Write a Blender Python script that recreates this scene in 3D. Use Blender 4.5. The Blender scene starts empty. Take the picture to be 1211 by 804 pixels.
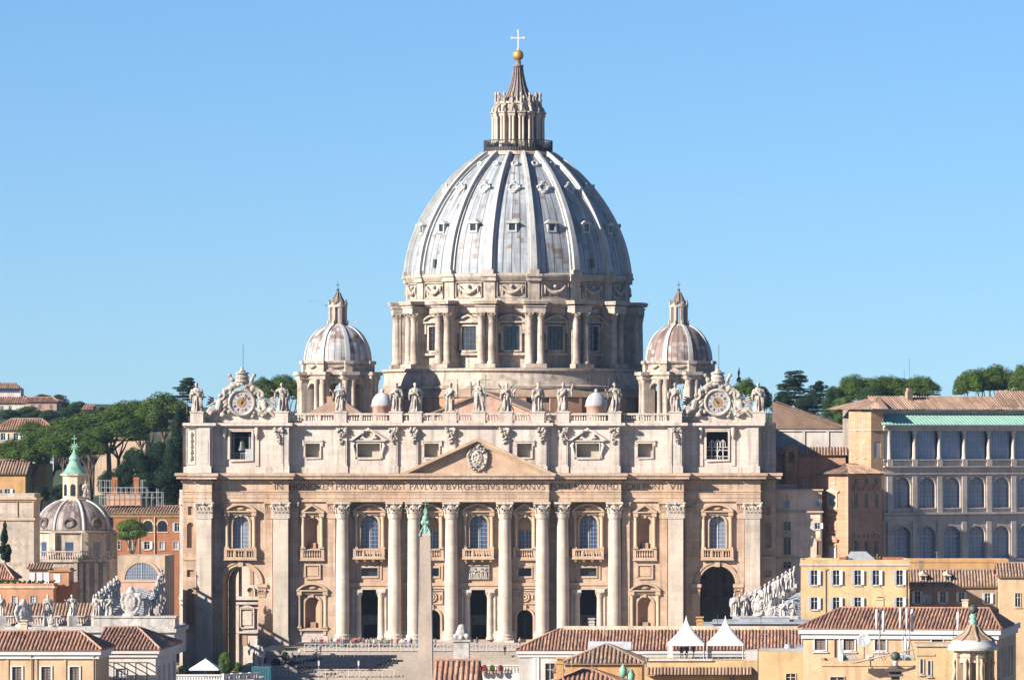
import bpy, math, random
from math import sin, cos, pi, radians, atan2, sqrt
from mathutils import Vector, Matrix
from mathutils.geometry import tessellate_polygon

# ------------------------------------------------------------------ camera, sky, sun, exposure
scene = bpy.context.scene
COL = scene.collection
FPX, U0, V0, CX, CZ = 6050.0, 971.5, 520.0, 67.0, 40.0      # focal length in reference pixels, camera at (67,-1000,40)
cam_data = bpy.data.cameras.new('camera')
cam = bpy.data.objects.new('camera', cam_data)
COL.objects.link(cam)
cam.location = (CX, -1000.0, CZ)
cam.rotation_euler = (radians(90), 0, 0)
cam_data.sensor_width = 36.0
cam_data.lens = 36.0 * FPX / 1211.0
cam_data.shift_x = -(U0 - 605.5) / 1211.0
cam_data.shift_y = (V0 - 402.0) / 1211.0
cam_data.clip_start = 1.0
cam_data.clip_end = 30000.0
scene.camera = cam

SUN_EL, SUN_AZ = radians(25.0), radians(56.0)               # azimuth measured left of the line from facade to camera
S = Vector((-sin(SUN_AZ) * cos(SUN_EL), -cos(SUN_AZ) * cos(SUN_EL), sin(SUN_EL)))
world = bpy.data.worlds.new('World')
scene.world = world
world.use_nodes = True
wn, wl = world.node_tree.nodes, world.node_tree.links
wn.clear()
wo = wn.new('ShaderNodeOutputWorld'); bg = wn.new('ShaderNodeBackground'); sky = wn.new('ShaderNodeTexSky')
sky.sky_type = 'NISHITA'
sky.sun_disc = False
sky.sun_elevation = SUN_EL
sky.sun_rotation = math.atan2(S.x, S.y)
sky.altitude = 1000.0
sky.air_density = 1.0
sky.dust_density = 0.5
sky.ozone_density = 5.0
bg.inputs['Strength'].default_value = 0.055
tw = wn.new('ShaderNodeMixRGB'); tw.blend_type = 'MULTIPLY'; tw.inputs[0].default_value = 1.0; tw.inputs[2].default_value = (0.70, 0.845, 0.98, 1)   # white balance of the sky
tcw = wn.new('ShaderNodeTexCoord'); va = wn.new('ShaderNodeVectorMath'); va.operation = 'ADD'; va.inputs[1].default_value = (0, 0, 0.03)   # the sky's pale rim lies a little below the horizon
nv = wn.new('ShaderNodeVectorMath'); nv.operation = 'NORMALIZE'
wl.new(tcw.outputs['Generated'], va.inputs[0]); wl.new(va.outputs[0], nv.inputs[0]); wl.new(nv.outputs[0], sky.inputs[0])
wl.new(sky.outputs[0], tw.inputs[1]); wl.new(tw.outputs[0], bg.inputs['Color']); wl.new(bg.outputs[0], wo.inputs['Surface'])

sun_data = bpy.data.lights.new('sun', 'SUN')
sun = bpy.data.objects.new('sun', sun_data)
COL.objects.link(sun)
sun_data.energy = 5.0
sun_data.angle = radians(0.5)
sun_data.color = (1.0, 0.91, 0.80)
sun.rotation_euler = S.to_track_quat('Z', 'Y').to_euler()

vs = scene.view_settings
vs.view_transform = 'Standard'
vs.look = 'None'
vs.gamma = 1.0
vs.use_curve_mapping = False
vs.exposure = 1.48
scene.cycles.max_bounces = 5
scene.cycles.diffuse_bounces = 2
scene.cycles.volume_bounces = 0

# ------------------------------------------------------------------ helpers
def X(px, D): return CX + (px - U0) * D / FPX
def Z(py, D): return CZ + (V0 - py) * D / FPX
def fx(px): return (px - 566.5) / 6.05                      # facade metres
def fz(py): return (762.0 - py) / 6.05

class MB:
    def __init__(self):
        self.v, self.f, self.s, self.mi = [], [], [], []
        self.M = None
        self.cur = 0
    def add(self, vs, fs, smooth=False):
        n = len(self.v)
        if self.M is not None:
            vs = [self.M @ Vector(p) for p in vs]
        self.v.extend([tuple(p) for p in vs])
        for f in fs:
            self.f.append([i + n for i in f]); self.s.append(smooth); self.mi.append(self.cur)
        return self
    def box(self, x0, x1, y0, y1, z0, z1):
        vs = [(x, y, z) for z in (z0, z1) for y in (y0, y1) for x in (x0, x1)]
        return self.add(vs, [(0, 2, 3, 1), (4, 5, 7, 6), (0, 1, 5, 4), (2, 6, 7, 3), (0, 4, 6, 2), (1, 3, 7, 5)])
    def cbox(self, c, s, rz=0.0):
        m = self.M
        t = Matrix.Translation(c) @ Matrix.Rotation(rz, 4, 'Z')
        self.M = t if m is None else m @ t
        self.box(-s[0] / 2, s[0] / 2, -s[1] / 2, s[1] / 2, -s[2] / 2, s[2] / 2)
        self.M = m
        return self
    def lathe(self, prof, n=24, c=(0, 0, 0), smooth=True, a0=0.0, a1=2 * pi, cap=True, sx=1.0, sy=1.0):
        full = abs(a1 - a0 - 2 * pi) < 1e-6
        k = n if full else n + 1
        vs, fs = [], []
        for r, z in prof:
            for i in range(k):
                a = a0 + (a1 - a0) * i / n
                vs.append((c[0] + sx * r * cos(a), c[1] + sy * r * sin(a), c[2] + z))
        for j in range(len(prof) - 1):
            for i in range(n):
                i2 = (i + 1) % k if full else i + 1
                fs.append((j * k + i, j * k + i2, (j + 1) * k + i2, (j + 1) * k + i))
        self.add(vs, fs, smooth)
        if cap and full:
            m = len(prof) - 1
            self.add(vs[:k], [tuple(reversed(range(k)))]); self.add(vs[m * k:], [tuple(range(k))])
        return self
    def tube(self, pts, rad, n=8, smooth=True, cap=True):
        pts = [Vector(p) for p in pts]
        if not isinstance(rad, (list, tuple)): rad = [rad] * len(pts)
        vs, fs = [], []
        up = None
        for i, p in enumerate(pts):
            d = (pts[min(i + 1, len(pts) - 1)] - pts[max(i - 1, 0)])
            if d.length < 1e-9: d = Vector((0, 0, 1))
            d.normalize()
            if up is None:
                up = Vector((0, 0, 1)) if abs(d.z) < 0.9 else Vector((1, 0, 0))
            a = d.cross(up); a.normalize(); b = a.cross(d); up = b
            for k in range(n):
                t = 2 * pi * k / n
                vs.append(p + (a * cos(t) + b * sin(t)) * rad[i])
        for i in range(len(pts) - 1):
            for k in range(n):
                fs.append((i * n + k, i * n + (k + 1) % n, (i + 1) * n + (k + 1) % n, (i + 1) * n + k))
        self.add(vs, fs, smooth)
        if cap:
            self.add(vs[:n], [tuple(reversed(range(n)))]); self.add(vs[-n:], [tuple(range(n))])
        return self
    def ball(self, c, r, n=12, m=8, s=(1, 1, 1)):
        vs, fs = [], []
        for j in range(m + 1):
            t = pi * j / m
            for i in range(n):
                a = 2 * pi * i / n
                vs.append((c[0] + s[0] * r * sin(t) * cos(a), c[1] + s[1] * r * sin(t) * sin(a), c[2] - s[2] * r * cos(t)))
        for j in range(m):
            for i in range(n):
                fs.append((j * n + i, j * n + (i + 1) % n, (j + 1) * n + (i + 1) % n, (j + 1) * n + i))
        return self.add(vs, fs, True)
    def prism(self, poly, y0, y1, smooth=False):               # polygon in xz, pushed along y
        n = len(poly)
        vs = [(x, y0, z) for x, z in poly] + [(x, y1, z) for x, z in poly]
        fs = [(i, (i + 1) % n, n + (i + 1) % n, n + i) for i in range(n)]
        tri = tessellate_polygon([[Vector((x, z, 0)) for x, z in poly]])
        fs += [tuple(t) for t in tri] + [tuple(n + i for i in reversed(t)) for t in tri]
        return self.add(vs, fs, smooth)
    def strip(self, path, w, y0, y1):                          # band of width w (outwards) along an open xz path, pushed along y
        n = len(path)
        out = []
        for i in range(n):
            a = Vector(path[max(i - 1, 0)]); b = Vector(path[min(i + 1, n - 1)])
            d = (b - a).normalized(); nrm = Vector((d.y, -d.x))
            out.append((path[i][0] + nrm.x * w, path[i][1] + nrm.y * w))
        for i in range(n - 1):
            q = [path[i], path[i + 1], out[i + 1], out[i]]
            vs = [(x, y0, z) for x, z in q] + [(x, y1, z) for x, z in q]
            fs = [(0, 1, 2, 3), (7, 6, 5, 4), (0, 4, 5, 1), (2, 6, 7, 3)]
            if i == 0: fs.append((0, 3, 7, 4))
            if i == n - 2: fs.append((1, 5, 6, 2))
            self.add(vs, fs)
        return self
    def wall(self, x0, x1, z0, z1, y, holes=(), depth=0.4):    # front face with openings and their reveals
        outer = [(x0, z0), (x1, z0), (x1, z1), (x0, z1)]
        loops = [outer] + [list(h) for h in holes]
        flat = [p for l in loops for p in l]
        tri = tessellate_polygon([[Vector((a, b, 0)) for a, b in l] for l in loops])
        self.add([(a, y, b) for a, b in flat], [tuple(t) for t in tri])
        for h in holes:
            n = len(h)
            self.add([(a, y, b) for a, b in h] + [(a, y + depth, b) for a, b in h],
                     [(i, (i + 1) % n, n + (i + 1) % n, n + i) for i in range(n)])
        return self
    def build(self, name, mat, parent=None, origin=(0, 0, 0)):
        me = bpy.data.meshes.new(name)
        o = Vector(origin)
        me.from_pydata([tuple(Vector(p) - o) for p in self.v] if o.length else self.v, [], self.f)
        me.polygons.foreach_set('use_smooth', self.s)
        mats = mat if isinstance(mat, (list, tuple)) else [mat]
        for m in mats: me.materials.append(m)
        if len(mats) > 1: me.polygons.foreach_set('material_index', self.mi)
        me.update()
        ob = bpy.data.objects.new(name, me)
        COL.objects.link(ob)
        ob.location = o
        if parent is not None: ob.parent = parent
        return ob

def rect(cx, w, z0, z1): return [(cx - w / 2, z0), (cx + w / 2, z0), (cx + w / 2, z1), (cx - w / 2, z1)]
def arch(cx, w, z0, zs, n=14, k=1.0):
    r = w / 2
    return [(cx - r, z0), (cx + r, z0)] + [(cx + r * cos(pi * i / n), zs + k * r * sin(pi * i / n)) for i in range(n + 1)]
def arc(cx, r, zs, n=16, a0=0.0, a1=pi, k=1.0): return [(cx + r * cos(a0 + (a1 - a0) * i / n), zs + k * r * sin(a0 + (a1 - a0) * i / n)) for i in range(n + 1)]

def tag(o, label=None, cat=None, group=None, kind=None):
    if label: o['label'] = label
    if cat: o['category'] = cat
    if group: o['group'] = group
    if kind: o['kind'] = kind
    return o
def empty(name, loc=(0, 0, 0), rz=0.0, label=None, cat=None, group=None):
    o = bpy.data.objects.new(name, None)
    COL.objects.link(o)
    o.location = loc
    o.rotation_euler = (0, 0, rz)
    return tag(o, label, cat, group)
def copy_tree(o, parent=None):
    c = o.copy()
    COL.objects.link(c)
    if parent is not None: c.parent = parent
    for ch in [k for k in COL.objects if k.parent == o]: copy_tree(ch, c)
    return c
def remeshed(mb, voxel, name='tmp'):
    ob = mb.build(name, [])
    m = ob.modifiers.new('r', 'REMESH'); m.mode = 'VOXEL'; m.voxel_size = voxel; m.use_smooth_shade = True
    sm = ob.modifiers.new('s', 'SMOOTH'); sm.iterations = 2; sm.factor = 0.4
    dg = bpy.context.evaluated_depsgraph_get()
    me = bpy.data.meshes.new_from_object(ob.evaluated_get(dg))
    bpy.data.objects.remove(ob)
    return me
def mesh_obj(name, me, mat, parent=None, loc=(0, 0, 0)):
    ob = bpy.data.objects.new(name, me)
    if mat is not None and not me.materials: me.materials.append(mat)
    COL.objects.link(ob)
    ob.location = loc
    if parent is not None: ob.parent = parent
    return ob

# ------------------------------------------------------------------ materials
ALB = 0.82                                                   # overall scale of the base colours
def alb(c): return tuple(v * ALB for v in c)
def material(name, base, var=0.18, ns=0.25, rough=0.85, streak=0.0, brick=None, spots=None, fine=0.10, metallic=0.0, bump=0.0, spec=0.3, tint=None, island=0.0):
    base = alb(base)
    if tint: tint = alb(tint)
    if spots: spots = (alb(spots[0]),) + tuple(spots[1:])
    m = bpy.data.materials.new(name)
    m.use_nodes = True
    nt = m.node_tree; N, L = nt.nodes, nt.links
    b = N['Principled BSDF']
    b.inputs['Roughness'].default_value = rough
    b.inputs['Metallic'].default_value = metallic
    b.inputs['Specular IOR Level'].default_value = spec
    geo = N.new('ShaderNodeNewGeometry')
    pos = geo.outputs['Position']
    def noise(scale, detail=5.0, vec=None, rg=0.6):
        n = N.new('ShaderNodeTexNoise'); n.inputs['Scale'].default_value = scale; n.inputs['Detail'].default_value = detail; n.inputs['Roughness'].default_value = rg
        L.new(vec if vec is not None else pos, n.inputs['Vector'])
        return n.outputs['Fac']
    def ramp(fac, a, b_, lo, hi):
        r = N.new('ShaderNodeMapRange'); r.inputs[1].default_value = a; r.inputs[2].default_value = b_; r.inputs[3].default_value = lo; r.inputs[4].default_value = hi
        L.new(fac, r.inputs[0]); return r.outputs[0]
    def mul(col, fac):
        x = N.new('ShaderNodeMixRGB'); x.blend_type = 'MULTIPLY'; x.inputs[0].default_value = 1.0
        L.new(col, x.inputs[1]); L.new(fac, x.inputs[2]); return x.outputs[0]
    def mix(fac, c1, c2):
        x = N.new('ShaderNodeMixRGB'); L.new(fac, x.inputs[0])
        for k, c in ((1, c1), (2, c2)):
            if isinstance(c, tuple): x.inputs[k].default_value = (*c, 1)
            else: L.new(c, x.inputs[k])
        return x.outputs[0]
    rgb = N.new('ShaderNodeRGB'); rgb.outputs[0].default_value = (*base, 1)
    col = rgb.outputs[0]
    if tint:
        col = mix(ramp(noise(ns * 0.5, 3.0), 0.35, 0.65, 0, 1), base, tint)
    if brick:
        bw, bh, mort, vary = brick
        sx = N.new('ShaderNodeSeparateXYZ'); L.new(pos, sx.inputs[0])
        ad = N.new('ShaderNodeMath'); ad.operation = 'MULTIPLY_ADD'; L.new(sx.outputs[1], ad.inputs[0]); ad.inputs[1].default_value = 0.73; L.new(sx.outputs[0], ad.inputs[2])
        cb = N.new('ShaderNodeCombineXYZ'); L.new(ad.outputs[0], cb.inputs[0]); L.new(sx.outputs[2], cb.inputs[1])
        bt = N.new('ShaderNodeTexBrick'); L.new(cb.outputs[0], bt.inputs['Vector'])
        bt.inputs['Scale'].default_value = 1.0; bt.inputs['Brick Width'].default_value = bw; bt.inputs['Row Height'].default_value = bh
        bt.inputs['Mortar Size'].default_value = 0.02 * bh; bt.inputs['Color1'].default_value = (1 - vary,) * 3 + (1,); bt.inputs['Color2'].default_value = (1 + vary * .5,) * 3 + (1,)
        bt.inputs['Mortar'].default_value = (mort,) * 3 + (1,)
        col = mul(col, bt.outputs['Color'])
    col = mul(col, ramp(noise(ns), 0.3, 0.7, 1 - var, 1 + var * 0.6))
    col = mul(col, ramp(noise(ns * 14, 3.0), 0.3, 0.7, 1 - fine, 1 + fine))
    if island:                                               # each tile has its own tone
        col = mul(col, ramp(geo.outputs['Random Per Island'], 0.0, 1.0, 1 - island, 1 + island))
    if streak:
        mp = N.new('ShaderNodeMapping'); mp.inputs['Scale'].default_value = (1.1, 1.1, 0.07); L.new(pos, mp.inputs['Vector'])
        col = mul(col, ramp(noise(1.0, 4.0, mp.outputs[0]), 0.5, 0.75, 1.0, 1.0 - streak))
    if spots:
        c2, sc, lo, hi = spots
        col = mix(ramp(noise(sc, 6.0), lo, hi, 0, 1), col, c2)
    L.new(col, b.inputs['Base Color'])
    if bump:
        bp = N.new('ShaderNodeBump'); bp.inputs['Strength'].default_value = bump; bp.inputs['Distance'].default_value = 0.1
        L.new(noise(2.5, 6.0), bp.inputs['Height']); L.new(bp.outputs[0], b.inputs['Normal'])
    return m

def lead_material(name, base, rust, n_u, row, amount, light=1.25):          # lead sheets laid in columns round an axis through the object's origin
    base, rust = alb(base), alb(rust)
    m = bpy.data.materials.new(name); m.use_nodes = True
    nt = m.node_tree; N, L = nt.nodes, nt.links
    b = N['Principled BSDF']; b.inputs['Roughness'].default_value = 0.6; b.inputs['Specular IOR Level'].default_value = 0.35
    tc = N.new('ShaderNodeTexCoord'); sx = N.new('ShaderNodeSeparateXYZ'); L.new(tc.outputs['Object'], sx.inputs[0])
    at = N.new('ShaderNodeMath'); at.operation = 'ARCTAN2'; L.new(sx.outputs[1], at.inputs[0]); L.new(sx.outputs[0], at.inputs[1])
    mu = N.new('ShaderNodeMath'); mu.operation = 'MULTIPLY'; mu.inputs[1].default_value = n_u / (2 * pi); L.new(at.outputs[0], mu.inputs[0])
    dv = N.new('ShaderNodeMath'); dv.operation = 'DIVIDE'; dv.inputs[1].default_value = row; L.new(sx.outputs[2], dv.inputs[0])
    cb = N.new('ShaderNodeCombineXYZ'); L.new(mu.outputs[0], cb.inputs[0]); L.new(dv.outputs[0], cb.inputs[1])
    bt = N.new('ShaderNodeTexBrick'); bt.offset = 0.0; bt.inputs['Scale'].default_value = 1.0; bt.inputs['Brick Width'].default_value = 1.0; bt.inputs['Row Height'].default_value = 1.0
    bt.inputs['Mortar Size'].default_value = 0.02; bt.inputs['Color1'].default_value = tuple(c * light for c in base) + (1,); bt.inputs['Color2'].default_value = tuple(c * 0.96 for c in base) + (1,)
    bt.inputs['Mortar'].default_value = tuple(c * 0.72 for c in base) + (1,)
    L.new(cb.outputs[0], bt.inputs['Vector'])
    fl = N.new('ShaderNodeVectorMath'); fl.operation = 'FLOOR'; L.new(cb.outputs[0], fl.inputs[0])
    wnz = N.new('ShaderNodeTexWhiteNoise'); wnz.noise_dimensions = '2D'; L.new(fl.outputs[0], wnz.inputs['Vector'])
    n1 = N.new('ShaderNodeTexNoise'); n1.inputs['Scale'].default_value = 0.35; n1.inputs['Detail'].default_value = 6; L.new(tc.outputs['Object'], n1.inputs['Vector'])
    ad = N.new('ShaderNodeMath'); ad.operation = 'MULTIPLY_ADD'; L.new(wnz.outputs['Value'], ad.inputs[0]); ad.inputs[1].default_value = 0.35; L.new(n1.outputs['Fac'], ad.inputs[2])
    mr = N.new('ShaderNodeMapRange'); mr.inputs[1].default_value = amount; mr.inputs[2].default_value = amount + 0.12; L.new(ad.outputs[0], mr.inputs[0])
    mx = N.new('ShaderNodeMixRGB'); L.new(mr.outputs[0], mx.inputs[0]); L.new(bt.outputs['Color'], mx.inputs[1]); mx.inputs[2].default_value = (*rust, 1)
    # run-off streaks: narrow in angle, long in height
    sc = N.new('ShaderNodeVectorMath'); sc.operation = 'MULTIPLY'; sc.inputs[1].default_value = (1.7, 0.12, 1); L.new(cb.outputs[0], sc.inputs[0])
    n2 = N.new('ShaderNodeTexNoise'); n2.inputs['Scale'].default_value = 1.0; n2.inputs['Detail'].default_value = 5; L.new(sc.outputs[0], n2.inputs['Vector'])
    m2 = N.new('ShaderNodeMapRange'); m2.inputs[1].default_value = 0.35; m2.inputs[2].default_value = 0.7; m2.inputs[3].default_value = 1.2; m2.inputs[4].default_value = 0.5; L.new(n2.outputs['Fac'], m2.inputs[0])
    ml = N.new('ShaderNodeMixRGB'); ml.blend_type = 'MULTIPLY'; ml.inputs[0].default_value = 1.0; L.new(mx.outputs[0], ml.inputs[1]); L.new(m2.outputs[0], ml.inputs[2])
    # standing seams between the sheets
    fr_ = N.new('ShaderNodeMath'); fr_.operation = 'FRACT'; L.new(mu.outputs[0], fr_.inputs[0])
    sm = N.new('ShaderNodeMath'); sm.operation = 'SUBTRACT'; sm.inputs[1].default_value = 0.5; L.new(fr_.outputs[0], sm.inputs[0])
    sb = N.new('ShaderNodeMath'); sb.operation = 'ABSOLUTE'; L.new(sm.outputs[0], sb.inputs[0])
    m3 = N.new('ShaderNodeMapRange'); m3.inputs[1].default_value = 0.42; m3.inputs[2].default_value = 0.47; m3.inputs[3].default_value = 1.0; m3.inputs[4].default_value = 0.3; L.new(sb.outputs[0], m3.inputs[0])
    m5 = N.new('ShaderNodeMixRGB'); m5.blend_type = 'MULTIPLY'; m5.inputs[0].default_value = 1.0; L.new(ml.outputs[0], m5.inputs[1]); L.new(m3.outputs[0], m5.inputs[2])
    L.new(m5.outputs[0], b.inputs['Base Color'])
    return m

def glass_material(name, base, rough=0.12, spec=0.6):
    m = material(name, base, var=0.3, ns=0.4, rough=rough, spec=spec)
    return m

M = {}
M['trav_white'] = material('travertine_white', (0.55, 0.49, 0.435), var=0.18, ns=0.16, streak=0.45, brick=(2.2, 0.95, 0.78, 0.1), fine=0.08, bump=0.25, tint=(0.50, 0.42, 0.36))
M['trav_warm'] = material('travertine_warm', (0.455, 0.305, 0.205), var=0.22, ns=0.14, streak=0.4, brick=(2.2, 0.95, 0.72, 0.14), fine=0.08, bump=0.25, tint=(0.47, 0.36, 0.27), spots=((0.30, 0.22, 0.16), 0.22, 0.58, 0.78))
M['trav_col'] = material('travertine_column', (0.50, 0.425, 0.35), var=0.2, ns=0.2, streak=0.3, brick=(9.0, 1.3, 0.86, 0.09), fine=0.08, bump=0.2)
M['trav_trim'] = material('travertine_trim', (0.445, 0.315, 0.215), var=0.2, ns=0.3, streak=0.2, fine=0.1, bump=0.2)
M['trav_drum'] = material('travertine_drum', (0.43, 0.36, 0.295), var=0.25, ns=0.2, streak=0.55, brick=(2.0, 0.9, 0.85, 0.12), fine=0.1, bump=0.3, spots=((0.16, 0.135, 0.115), 0.5, 0.54, 0.72))
M['marble'] = material('weathered_marble', (0.40, 0.355, 0.305), var=0.3, ns=0.7, streak=0.6, fine=0.12, bump=0.3, spots=((0.15, 0.13, 0.115), 1.3, 0.52, 0.72))
M['white_marble'] = material('white_marble', (0.44, 0.41, 0.38), var=0.3, ns=0.6, streak=0.55, fine=0.12, bump=0.3, spots=((0.22, 0.2, 0.19), 1.3, 0.54, 0.75))
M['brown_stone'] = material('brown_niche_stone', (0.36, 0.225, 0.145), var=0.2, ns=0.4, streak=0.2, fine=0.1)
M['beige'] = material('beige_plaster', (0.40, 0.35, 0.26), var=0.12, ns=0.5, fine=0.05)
M['dark_stone_and_shade'] = material('dark_stone_interior_shade', (0.10, 0.085, 0.075), var=0.3, ns=0.3)  # interior shade put into the colour; also plain dark stone on outdoor parts
M['letter'] = material('letter_black', (0.045, 0.035, 0.03), var=0.2, ns=1.0)
M['bronze'] = material('green_bronze', (0.10, 0.26, 0.20), var=0.3, ns=1.0, rough=0.6)
M['dark_bronze'] = material('dark_bronze', (0.06, 0.075, 0.065), var=0.3, ns=1.0, rough=0.5)
M['gold'] = material('gilded_ball', (0.55, 0.33, 0.09), var=0.2, ns=1.0, rough=0.45, metallic=0.6)
M['pale_gold'] = material('clock_centre', (0.28, 0.165, 0.07), var=0.25, ns=2.0)
M['white_paint'] = material('white_paint', (0.52, 0.50, 0.485), var=0.1, ns=0.6, fine=0.05)
M['iron'] = material('dark_iron', (0.045, 0.045, 0.05), var=0.3, ns=1.0, rough=0.6)
M['grey_metal'] = material('grey_metal', (0.33, 0.35, 0.37), var=0.2, ns=1.0, rough=0.5)
M['glass'] = glass_material('blue_glass', (0.04, 0.07, 0.15))
M['glass_light'] = glass_material('dusty_glass', (0.15, 0.19, 0.25), 0.3)
M['glass_loggia'] = glass_material('loggia_glass', (0.19, 0.255, 0.39))  # reflected sky put into the blue base colour
M['spire_lead'] = material('spire_lead', (0.19, 0.155, 0.14), var=0.3, ns=0.8, streak=0.4)
M['dial'] = material('clock_dial', (0.34, 0.325, 0.33), var=0.15, ns=1.0)
M['glass_dark'] = glass_material('dark_glass', (0.02, 0.025, 0.035))
M['lattice'] = material('bronze_lattice', (0.22, 0.25, 0.24), var=0.3, ns=1.0)
M['lead'] = lead_material('dome_lead', (0.27, 0.295, 0.32), (0.20, 0.15, 0.125), 16 * 5, 1.1, 0.80, 1.12)
M['lead_rib'] = material('lead_rib', (0.42, 0.42, 0.41), var=0.2, ns=0.4, rough=0.6, streak=0.35, fine=0.1)
M['lead_grey'] = lead_material('small_dome_grey_lead', (0.34, 0.335, 0.34), (0.20, 0.145, 0.125), 8 * 4, 0.8, 0.76)
M['lead_rust'] = lead_material('small_dome_brown_lead', (0.31, 0.275, 0.26), (0.20, 0.14, 0.12), 8 * 4, 0.8, 0.55)
M['lead_church'] = lead_material('church_dome_lead', (0.22, 0.19, 0.18), (0.14, 0.095, 0.085), 8 * 5, 1.2, 0.70)
M['lead_roof'] = material('lead_roof', (0.30, 0.33, 0.36), var=0.2, ns=0.5, rough=0.6, streak=0.2)
M['copper'] = material('green_copper', (0.25, 0.43, 0.34), var=0.15, ns=0.4, rough=0.6, streak=0.15)
M['tile'] = material('terracotta_tile', (0.37, 0.195, 0.125), var=0.4, ns=0.9, fine=0.45, rough=0.9, tint=(0.27, 0.165, 0.12), spots=((0.42, 0.27, 0.17), 2.2, 0.60, 0.70), island=0.38)
M['tile_brown'] = material('brown_tile', (0.33, 0.225, 0.16), var=0.3, ns=0.8, fine=0.3, rough=0.9, tint=(0.26, 0.165, 0.115), spots=((0.14, 0.09, 0.06), 1.5, 0.58, 0.7), island=0.34)
M['bronze_pale'] = material('weathered_copper', (0.19, 0.36, 0.28), var=0.3, ns=0.8, rough=0.7, streak=0.4)
def plaster(n, c, streak=0.38, **k): M[n] = material(n + '_plaster', c, var=0.2, ns=0.25, streak=streak, fine=0.08, bump=0.15, spots=(tuple(v * .62 + .02 for v in c), 0.4, 0.5, 0.74), **k)
plaster('yellow', (0.53, 0.37, 0.195)); plaster('ochre', (0.47, 0.27, 0.115)); plaster('peach', (0.52, 0.36, 0.215)); plaster('cream', (0.55, 0.45, 0.33))
plaster('orange', (0.31, 0.125, 0.06)); plaster('pinkorange', (0.44, 0.215, 0.115)); plaster('offwhite', (0.52, 0.47, 0.43)); plaster('pink', (0.42, 0.24, 0.21)); plaster('tan', (0.47, 0.35, 0.25))
plaster('wing', (0.66, 0.48, 0.36)); plaster('brownplaster', (0.30, 0.215, 0.15)); plaster('bluewhite', (0.42, 0.43, 0.45)); plaster('palepink', (0.50, 0.32, 0.24))
M['brick'] = material('red_brick', (0.42, 0.235, 0.145), var=0.25, ns=0.3, streak=0.2, brick=(0.6, 0.25, 0.8, 0.15), fine=0.1)
M['brick_light'] = material('light_brick', (0.44, 0.265, 0.165), var=0.2, ns=0.3, streak=0.2, brick=(0.6, 0.25, 0.85, 0.15), fine=0.1)
M['grey_stone'] = material('grey_loggia_stone', (0.50, 0.43, 0.37), var=0.22, ns=0.2, streak=0.35, fine=0.1, brick=(1.6, 0.7, 0.86, 0.08))
M['obelisk'] = material('pink_granite', (0.36, 0.295, 0.245), var=0.2, ns=0.25, streak=0.25, fine=0.1, spots=((0.28, 0.21, 0.17), 0.5, 0.6, 0.7))
M['shutter'] = material('grey_shutter', (0.48, 0.52, 0.55), var=0.1, ns=1.0)
M['shutter_dark'] = material('brown_shutter', (0.17, 0.13, 0.11), var=0.15, ns=1.0)
M['tent'] = material('tent_fabric', (0.62, 0.61, 0.59), var=0.06, ns=0.5, fine=0.03)
M['paving'] = material('pale_paving', (0.34, 0.29, 0.235), var=0.15, ns=0.1, fine=0.12)
M['ground'] = material('ground_soil', (0.22, 0.17, 0.12), var=0.3, ns=0.02, fine=0.2)
M['hill'] = material('hill_grass', (0.20, 0.145, 0.085), var=0.3, ns=0.03, fine=0.25, spots=((0.03, 0.05, 0.02), 0.03, 0.36, 0.46))
M['pine_leaf'] = material('pine_needles', (0.058, 0.098, 0.016), var=0.45, ns=0.25, fine=0.3, rough=0.9, spec=0.1)
M['dark_leaf'] = material('dark_leaves', (0.014, 0.032, 0.016), var=0.45, ns=0.25, fine=0.3, rough=0.9, spec=0.1)
M['mid_leaf'] = material('mid_green_leaves', (0.026, 0.056, 0.018), var=0.45, ns=0.3, fine=0.3, rough=0.9, spec=0.1)
M['bright_leaf'] = material('bright_leaves', (0.075, 0.13, 0.03), var=0.4, ns=0.5, fine=0.3, rough=0.9, spec=0.1)
M['bark'] = material('pine_bark', (0.10, 0.065, 0.045), var=0.3, ns=1.5, fine=0.2)
M['teal'] = material('teal_paint', (0.035, 0.12, 0.16), var=0.15, ns=0.6)
M['seat_blue'] = material('dark_seat', (0.012, 0.016, 0.03), var=0.2, ns=1.0, spec=0.1)
M['skin'] = material('skin', (0.42, 0.25, 0.17), var=0.05)
M['flower'] = material('red_flowers', (0.35, 0.05, 0.06), var=0.4, ns=3.0)
# ================================================================== THE BASILICA (one thing, parts, sub-parts)
BAS = empty('basilica', (0, 0, 0), 0, 'huge domed travertine basilica with columned facade, inscription, two clocks and ribbed lead dome', 'basilica')
SEG = [(-55.1, -52.0, -1.7), (-52.0, -40.1, 0.2), (-40.1, -37.0, -1.9), (-37.0, -27.9, -0.4), (-27.9, -13.9, -1.9), (-13.9, 13.9, -3.0),
       (13.9, 27.9, -1.9), (27.9, 37.0, -0.4), (37.0, 40.1, -1.9), (40.1, 52.0, 0.2), (52.0, 55.1, -1.7), (-58.0, -55.1, 0.9), (55.1, 58.0, 0.9)]
WO = [0.7, 0.55, 0.7, 0.6, 2.55, 2.55, 2.55, 0.6, 0.7, 0.55, 0.7, 0.3, 0.3]
def fr(x):
    for a, b, y in SEG:
        if a <= x < b: return y
    return 0.9
def wy(x):
    for (a, b, y), o in zip(SEG, WO):
        if a <= x < b: return y + o
    return 1.2
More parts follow.
